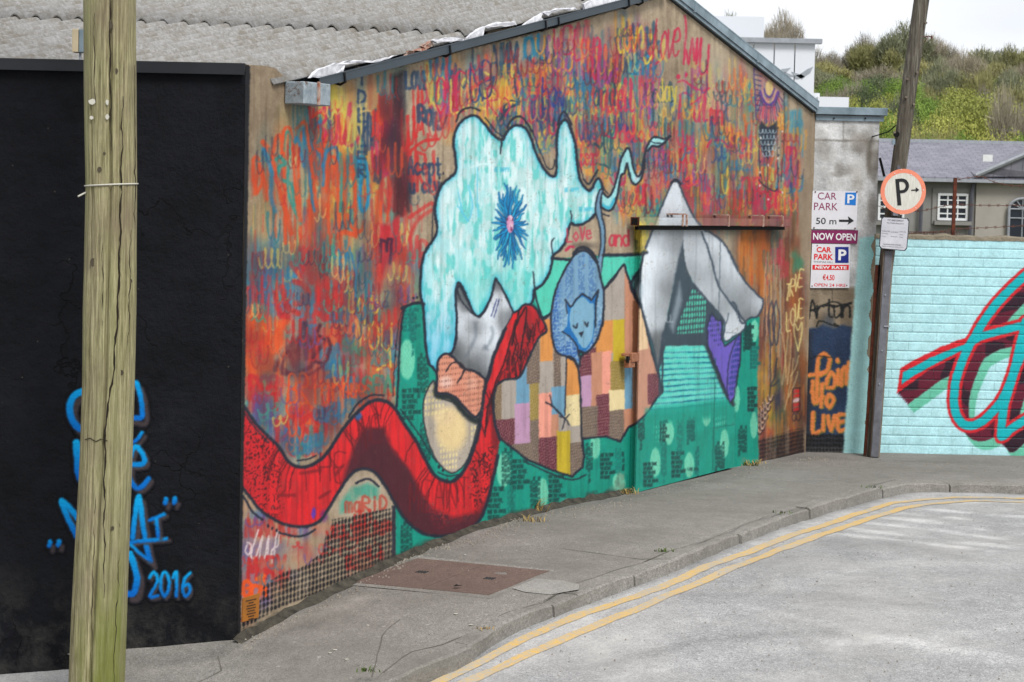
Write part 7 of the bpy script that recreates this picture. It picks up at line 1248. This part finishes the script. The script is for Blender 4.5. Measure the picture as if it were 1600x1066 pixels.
for pl in ([(1212, 115), (1222, 108), (1236, 106), (1228, 114), (1218, 122)], [(1236, 112), (1250, 116), (1262, 108), (1271, 104), (1266, 114), (1254, 122), (1244, 124)], [(1243, 118), (1253, 124), (1258, 120), (1252, 116)], [(1224, 112), (1235, 116), (1244, 120), (1234, 120)]): bird.prism([atY(x, y, WBY - .10) for x, y in pl], (0, .01, 0))
bird.build('painted_bird', M_birdp, wb)
# ================================================================== HILL
HD = [22, 60, 75, 100, 130, 180, 240, 300, 360, 900]; HZ = [-2.2, -3.0, -3.0, -1.0, 1.2, 5.5, 12, 17, 19, 19]
def hillz(x, y): return float(np.interp(y - .02 * x, HD, HZ)) + 1.2 * mnoise.noise(Vector((x * .02, y * .02, 0))) * (y > 95)
sheet_from(lambda u, v: (u, v, hillz(u, v)), np.linspace(-260, 420, 90), np.r_[np.linspace(24, 90, 8), np.linspace(96, 420, 70), 900], 'hill', M_hill, kind='structure')
# ---- trees
tr = np.random.default_rng(12)
def leaf_mat(name, c1, c2, var=.3):
    m = NT(name); f = m.noise(1.3, 4, .7); oi = m.n('ShaderNodeObjectInfo'); c = m.ramp(f, [(.3, alb(c1)), (.7, alb(c2))]); c = m.mix(1., c, m.ramp(oi.outputs['Random'], [(0, (.8, .82, .8, 1)), (1, (1.15, 1.12, 1.05, 1))]), 'MULTIPLY'); m.base(c); m.b.inputs['Transmission Weight'].default_value = 0; return m.fin(.8)
LM = {'yellow': leaf_mat('yellow_green_leaves', (140, 146, 70), (196, 198, 116)), 'green': leaf_mat('fresh_green_leaves', (104, 134, 58), (158, 182, 92)), 'dark': leaf_mat('dark_evergreen_leaves', (78, 92, 68), (118, 130, 92)), 'bare': leaf_mat('bare_brown_twigs', (136, 130, 118), (180, 172, 156)), 'bud': leaf_mat('budding_twigs', (138, 136, 94), (182, 178, 126)), 'grey': leaf_mat('grey_green_twigs', (120, 126, 102), (166, 166, 136))}  # leaf and twig tones lifted, with the distance haze mixed into their colour
def crown_mesh(kind, n, seed):
    r = np.random.default_rng(seed); lob = [(r.uniform(-.28, .28), r.uniform(-.28, .28), r.uniform(.42, .82), r.uniform(.16, .30)) for _ in range(7)] + [(0, 0, .62, .30)]
    if kind in ('bare', 'grey', 'bud'): lob = [(r.uniform(-.4, .4), r.uniform(-.4, .4), r.uniform(.4, .88), r.uniform(.10, .2)) for _ in range(14)] + [(0, 0, .6, .28)]
    L = np.array(lob); w3 = L[:, 3] ** 2; k = r.choice(len(L), n, p=w3 / w3.sum()); d = r.normal(size=(n, 3)); d /= np.linalg.norm(d, axis=1)[:, None]; rad_ = L[k, 3] * (1 - .5 * r.random(n) ** 2.2) * (1 + .12 * r.normal(size=n)); c_ = L[k, :3] + d * rad_[:, None] * np.array([1.15, 1.15, 1.]); c_[:, 2] = np.clip(c_[:, 2], .14, None)
    a = r.normal(size=(n, 3)); 
    if kind in ('bare', 'bud', 'grey'):   # thin upward twigs
        up = d * .8 + np.array([0, 0, .9]) + a * .35; up /= np.linalg.norm(up, axis=1)[:, None]; b = np.cross(up, r.normal(size=(n, 3))); b /= np.linalg.norm(b, axis=1)[:, None]; ln = (.035 + .05 * r.random(n))[:, None]; wd = (.0022 + .003 * r.random(n))[:, None] * (1. if kind == 'bare' else 1.5)
        if kind != 'bare': s_ = r.random(n) < .35; ln[s_] *= .25; wd[s_] *= 2.6
        v = np.stack([c_ - up * ln - b * wd, c_ - up * ln + b * wd, c_ + up * ln + b * wd * .4, c_ + up * ln - b * wd * .4], 1)
    else:
        a /= np.linalg.norm(a, axis=1)[:, None]; b = np.cross(a, d + .3 * r.normal(size=(n, 3))); b /= np.linalg.norm(b, axis=1)[:, None]; s_ = (.0045 + .0065 * r.random(n))[:, None]
        v = np.stack([c_ - a * s_ - b * s_ * .7, c_ + a * s_ * .3 - b * s_, c_ + a * s_ + b * s_ * .6, c_ - a * s_ * .3 + b * s_], 1)
    return v.reshape(-1, 3), np.arange(n * 4).reshape(n, 4)
def make_tree(kind, seed, n):
    root = thing(kind + '_tree', (0, 0, 0), 't', 'tree'); r = random.Random(seed); mb = MB()
    def br(p, d, L_, r_, dep):
        q = p + d * L_ * .5 + np.array([r.gauss(0, .02), r.gauss(0, .02), 0]) * L_; e = p + d * L_; mb.tube([p, q, e], [r_, r_ * .82, r_ * .62], 5 if dep else 7, False)
        if dep >= (4 if kind in ('bare', 'bud', 'grey') else 3): return
        for _ in range(3 if dep else 5):
            nd = d * .75 + np.array([r.gauss(0, .48), r.gauss(0, .48), r.uniform(.0, .35)]); nd /= np.linalg.norm(nd); br(p + d * L_ * r.uniform(.55, 1), nd, L_ * r.uniform(.55, .78), r_ * .52, dep + 1)
    br(np.array([0, 0, -.05]), np.array([r.gauss(0, .03), r.gauss(0, .03), 1.]), .38, .026, 0); mb.build('trunk', M_bark, root)
    v, q = crown_mesh(kind, n, seed); fast_mesh('crown', v, q, LM[kind], root); return root
protos = {}; used = set()
for kd_, n in (('yellow', 26000), ('green', 24000), ('dark', 22000), ('bare', 6500), ('bud', 10000), ('grey', 8000)): protos[kd_] = [make_tree(kd_, 100 + i * 17 + len(kd_), n) for i in range(2)]
def put_tree(kind, px, ptop, Y, wide, label, group=None, k=0):
    src = protos[kind][k % 2]; x = atY(px, ptop, Y)[0]; zt3 = atY(px, ptop, Y)[2]; zb = hillz(x, Y); H3 = max(zt3 - zb, 1.5) / .96
    if id(src) not in used: used.add(id(src)); o = src
    else:
        o = src.copy(); col.objects.link(o)
        for ch in src.children: c_ = ch.copy(); col.objects.link(c_); c_.parent = o
    W3 = wide * Y / FPX / .95; o.location = (x, Y, zb); o.scale = (W3, W3, H3); o.rotation_euler = (0, 0, tr.uniform(0, 6.28)); o['label'] = label
    if group: o['group'] = group
    elif 'group' in o: del o['group']
# front rank, above the slate roof
FR = [('yellow', 1468, 172, 118, 78, 'yellow green tree right of the leaning pole, its crown behind the lower one'), ('yellow', 1512, 152, 124, 84, 'tallest yellow green tree above the house ridge'), ('yellow', 1566, 158, 122, 80, 'yellow green tree at the right of the tall one'), ('green', 1480, 214, 104, 70, 'bright green bush just above the house ridge'), ('yellow', 1545, 198, 106, 60, 'rounded yellow green bush above the slate roof at the right'), ('green', 1597, 205, 104, 60, 'green bush cut off by the right edge above the roof'),
 ('yellow', 1405, 170, 112, 60, 'yellow green tree behind the leaning pole'), ('yellow', 1352, 158, 120, 46, 'yellow green shrub just above the coping'), ('yellow', 1322, 160, 124, 40, 'lower yellow shrub right of the white annexe'), ('green', 1395, 186, 106, 50, 'green shrub between the pier and the leaning pole'), ('bud', 1455, 192, 112, 44, 'olive brown leafing bush below the yellow trees'), ('bare', 1590, 150, 116, 56, 'brown bare tree at the far right above the roof'), ('bud', 1430, 200, 104, 40, 'olive bush close beside the pole above the roof ridge'), ('green', 1590, 218, 100, 40, 'low green hedge bush at the right end of the ridge'), ('green', 1440, 222, 100, 50, 'low green shrub hugging the left of the ridge')]
for i, (kd_, px, pt, Y, wd, lb) in enumerate(FR): put_tree(kd_, px, pt, Y, wd * 1.55, lb, None, i)
GN = {'bare': 'bare brown tree standing in the wood on the hillside', 'bud': 'budding olive tree standing in the wood on the hillside', 'dark': 'dark evergreen tree standing in the wood on the hillside', 'green': 'fresh green tree standing in the wood on the hillside', 'grey': 'grey green leafless tree standing in the wood on the hillside', 'yellow': 'yellow green tree standing in the wood on the hillside'}
KN_ = {'bare': 'bare brown tree', 'bud': 'budding olive tree', 'dark': 'dark evergreen tree', 'green': 'fresh green tree', 'grey': 'grey green leafless tree', 'yellow': 'yellow green tree'}
rt = random.Random(21); i = 0
for Y, pt0, kinds, st in ((300, 92, ['bare', 'grey', 'bud', 'bare'], 32), (255, 104, ['grey', 'bare', 'dark', 'bud', 'bare'], 24), (215, 122, ['bud', 'dark', 'bare', 'grey', 'green'], 26), (175, 145, ['bud', 'grey', 'dark', 'bare', 'green', 'yellow'], 28), (145, 170, ['grey', 'bud', 'dark', 'green'], 30)):
    px = 1150 if Y > 250 else 1270; Y0_ = Y
    while px < 1625:
        kd_ = rt.choice(kinds); prof_ = np.interp(px, [1150, 1190, 1240, 1280, 1340, 1400, 1450, 1520, 1560, 1620], [42, 34, 66, 84, 78, 64, 74, 86, 78, 80]) if Y == 300 else pt0
        put_tree(kd_, px, prof_ + rt.uniform(-15, 14), Y + rt.uniform(-8, 8), rt.uniform(52, 100), KN_[kd_] + {300: ' on the skyline', 255: ' just under the skyline', 215: ' high on the hillside', 175: ' halfway down the hillside', 145: ' low on the hillside'}[Y0_] + next(t_ for lim, t_ in ((1272, ' behind the white building'), (1330, ' above the pier coping'), (1400, ' just left of the leaning pole'), (1468, ' just right of the leaning pole'), (1540, ' above the sash window'), (1605, ' above the arched window'), (9999, ' beyond the arched window')) if px < lim), GN[kd_].replace('tree standing', 'trees').replace('  ', ' '), i); px += st * rt.uniform(.7, 1.2); i += 1
for ks in protos.values():
    for o in ks:
        if id(o) not in used:
            for ch in list(o.children): bpy.data.objects.remove(ch)
            bpy.data.objects.remove(o)
# ================================================================== SMALL LIFE AT THE WALL FOOT
def tuft(px, n, h3, mat, label, dry=True, sp_=.06):
    b = onG(*px); t = thing('weed_tuft', tuple(b), label, 'weed'); mb = MB()
    for _ in range(n):
        a = random.uniform(0, 6.28); p = b + np.array([random.gauss(0, sp_), random.gauss(0, sp_ * .5), 0]); L_ = h3 * random.uniform(.4, 1); d = np.array([math.cos(a) * .6, math.sin(a) * .6, 1.]); s_ = np.array([-math.sin(a), math.cos(a), 0]) * .004
        q = p + d * L_ * .6; e = q + np.array([math.cos(a) * L_ * .5, math.sin(a) * L_ * .5, L_ * .15]); mb.add([p - s_, p + s_, q + s_ * .8, q - s_ * .8, e], [(0, 1, 2, 3), (3, 2, 4)])
    mb.build('blades', mat, t)
tuft((838, 800), 60, .16, M_dry, 'dry straw coloured weed at the wall foot under the patchwork', sp_=.03); tuft((833, 815), 30, .08, M_dry, 'short dry weed on the pavement below the straw coloured one', sp_=.05); tuft((1162, 727), 70, .07, M_dry, 'low dry weed just right of the gate', sp_=.09); tuft((1182, 724), 30, .06, M_dry, 'small dry weed at the edge of the teal paint', sp_=.04)
tuft((978, 772), 50, .08, M_dry, 'dry weed in the corner left of the gate foot', sp_=.06); tuft((576, 1050), 26, .05, M_weed, 'green weed growing at the nearest kerb joint', sp_=.03); tuft((1040, 862), 24, .035, M_weed, 'small green weed on the kerb at mid pavement', sp_=.03); tuft((1362, 764), 30, .05, M_weed, 'green weed on the kerb where it turns', sp_=.05); tuft((1225, 802), 18, .035, M_weed, 'tiny green weed on the kerb below the gate', sp_=.04); tuft((757, 984), 20, .03, M_dry, 'tiny dry weed in a kerb joint', sp_=.03); tuft((1175, 728), 26, .05, M_weed, 'green weed beside the low dry one', sp_=.05)
mb = MB(); rg = random.Random(4); path_ = [(371, 1006), (500, 945), (615, 884), (660, 858), (735, 842), (800, 812), (865, 800), (985, 778), (1145, 738), (1255, 714), (1340, 718), (1600, 728)]
for _ in range(900):
    i = rg.randrange(len(path_) - 1); t = rg.random(); x = path_[i][0] + (path_[i + 1][0] - path_[i][0]) * t; y = path_[i][1] + (path_[i + 1][1] - path_[i][1]) * t + abs(rg.gauss(0, 7)); p = onG(x, y); s_ = rg.uniform(.002, .009); mb.tube([p, p + np.array([rg.uniform(-.3, .3) * s_, 0, s_ * 1.2])], [s_, s_ * .4], 5)
for _ in range(420):
    x, y = rg.uniform(400, 1600), rg.uniform(700, 1066); q = onG(x, y); p = np.array([q[0], q[1], float(gz(q[0], q[1]))]); yk = np.interp(x, [a[0] for a in kerb_px], [a[1] for a in kerb_px])
    if y > yk + 12: p = onG(x, y, -.092); 
    elif y > yk - 8 or y < np.interp(x, [a[0] for a in path_], [a[1] for a in path_]): continue
    s_ = rg.uniform(.002, .006); mb.tube([p + UZ * .001, p + np.array([0, 0, s_ * .5 + .004])], [s_ * 1.1, s_ * .6], 5)
gr_ = mb.build('grit', M_grit, None, kind='stuff', label='loose grit and mortar crumbs along the wall foot and road', cat='grit')
M_crumb = simple('damp_crumbled_mortar', (104, 98, 86), .95, var=.5, scale=14, bump=.9, bscale=50, bdist=.01, c2=(58, 55, 48), k=.6)
# crumbled mortar heaped along the foot of the gable
vs = []; pf = [(371, 1002), (440, 970), (520, 930), (615, 876), (660, 852), (700, 846), (735, 836), (800, 808), (865, 796), (985, 774)]; base3 = resamp([tuple(onG(*p)) for p in pf], .05)
for i, p in enumerate(base3):
    s_ = (p - P0) @ DV; f_ = P0 + DV * s_; g_ = float(gz(f_[0], f_[1]))
    for k_, (o_, z_) in enumerate(((.0, .030), (.010, .018), (.028, .008), (.06, -.006))): nn = mnoise.noise(Vector((s_ * 7, k_ * 3.1, 0))); vs.append(f_ + NV * (o_ * (1 + .5 * nn) + .004) + np.array([0, 0, g_ + z_ * (1 + .7 * nn) + .006]))
mb = MB(); mb.add(vs, [(i * 4 + j, i * 4 + j + 1, (i + 1) * 4 + j + 1, (i + 1) * 4 + j) for i in range(len(base3) - 1) for j in range(3)]); mb.build('crumbled_plinth', M_crumb, bld, smooth=True)
lt = MB(); rg = random.Random(14)
for x, y in ((516, 1019), (541, 1026), (523, 1016), (423, 1051), (427, 1057), (736, 977), (575, 978), (712, 960), (655, 870), (727, 868)): 
    p = onG(x, y); p[2] = float(gz(p[0], p[1])) + .003; n = 7; lt.prism([p + np.array([math.cos(6.28 * i / n) * .013 * rg.uniform(.5, 1.2), math.sin(6.28 * i / n) * .015 * rg.uniform(.5, 1.2), 0]) for i in range(n)], (0, 0, .002))
lt.build('chewing_gum_spots', M_tie, None, kind='stuff', label='flat white chewing gum spots on the pavement', cat='chewing gum')
lf = thing('dead_leaf', tuple(onG(715, 922)), 'small dark dead leaf lying on the rusty cover plate', 'leaf'); p = onG(715, 921); p[2] += .018; mb = MB(); mb.add([p + np.array(q) for q in ((-.03, 0, 0), (-.01, .015, .012), (.02, .01, .004), (.03, -.004, .014), (.0, -.015, .006))], [(0, 1, 4), (1, 2, 4), (2, 3, 4)]); mb.build('blade', M_dark, lf)
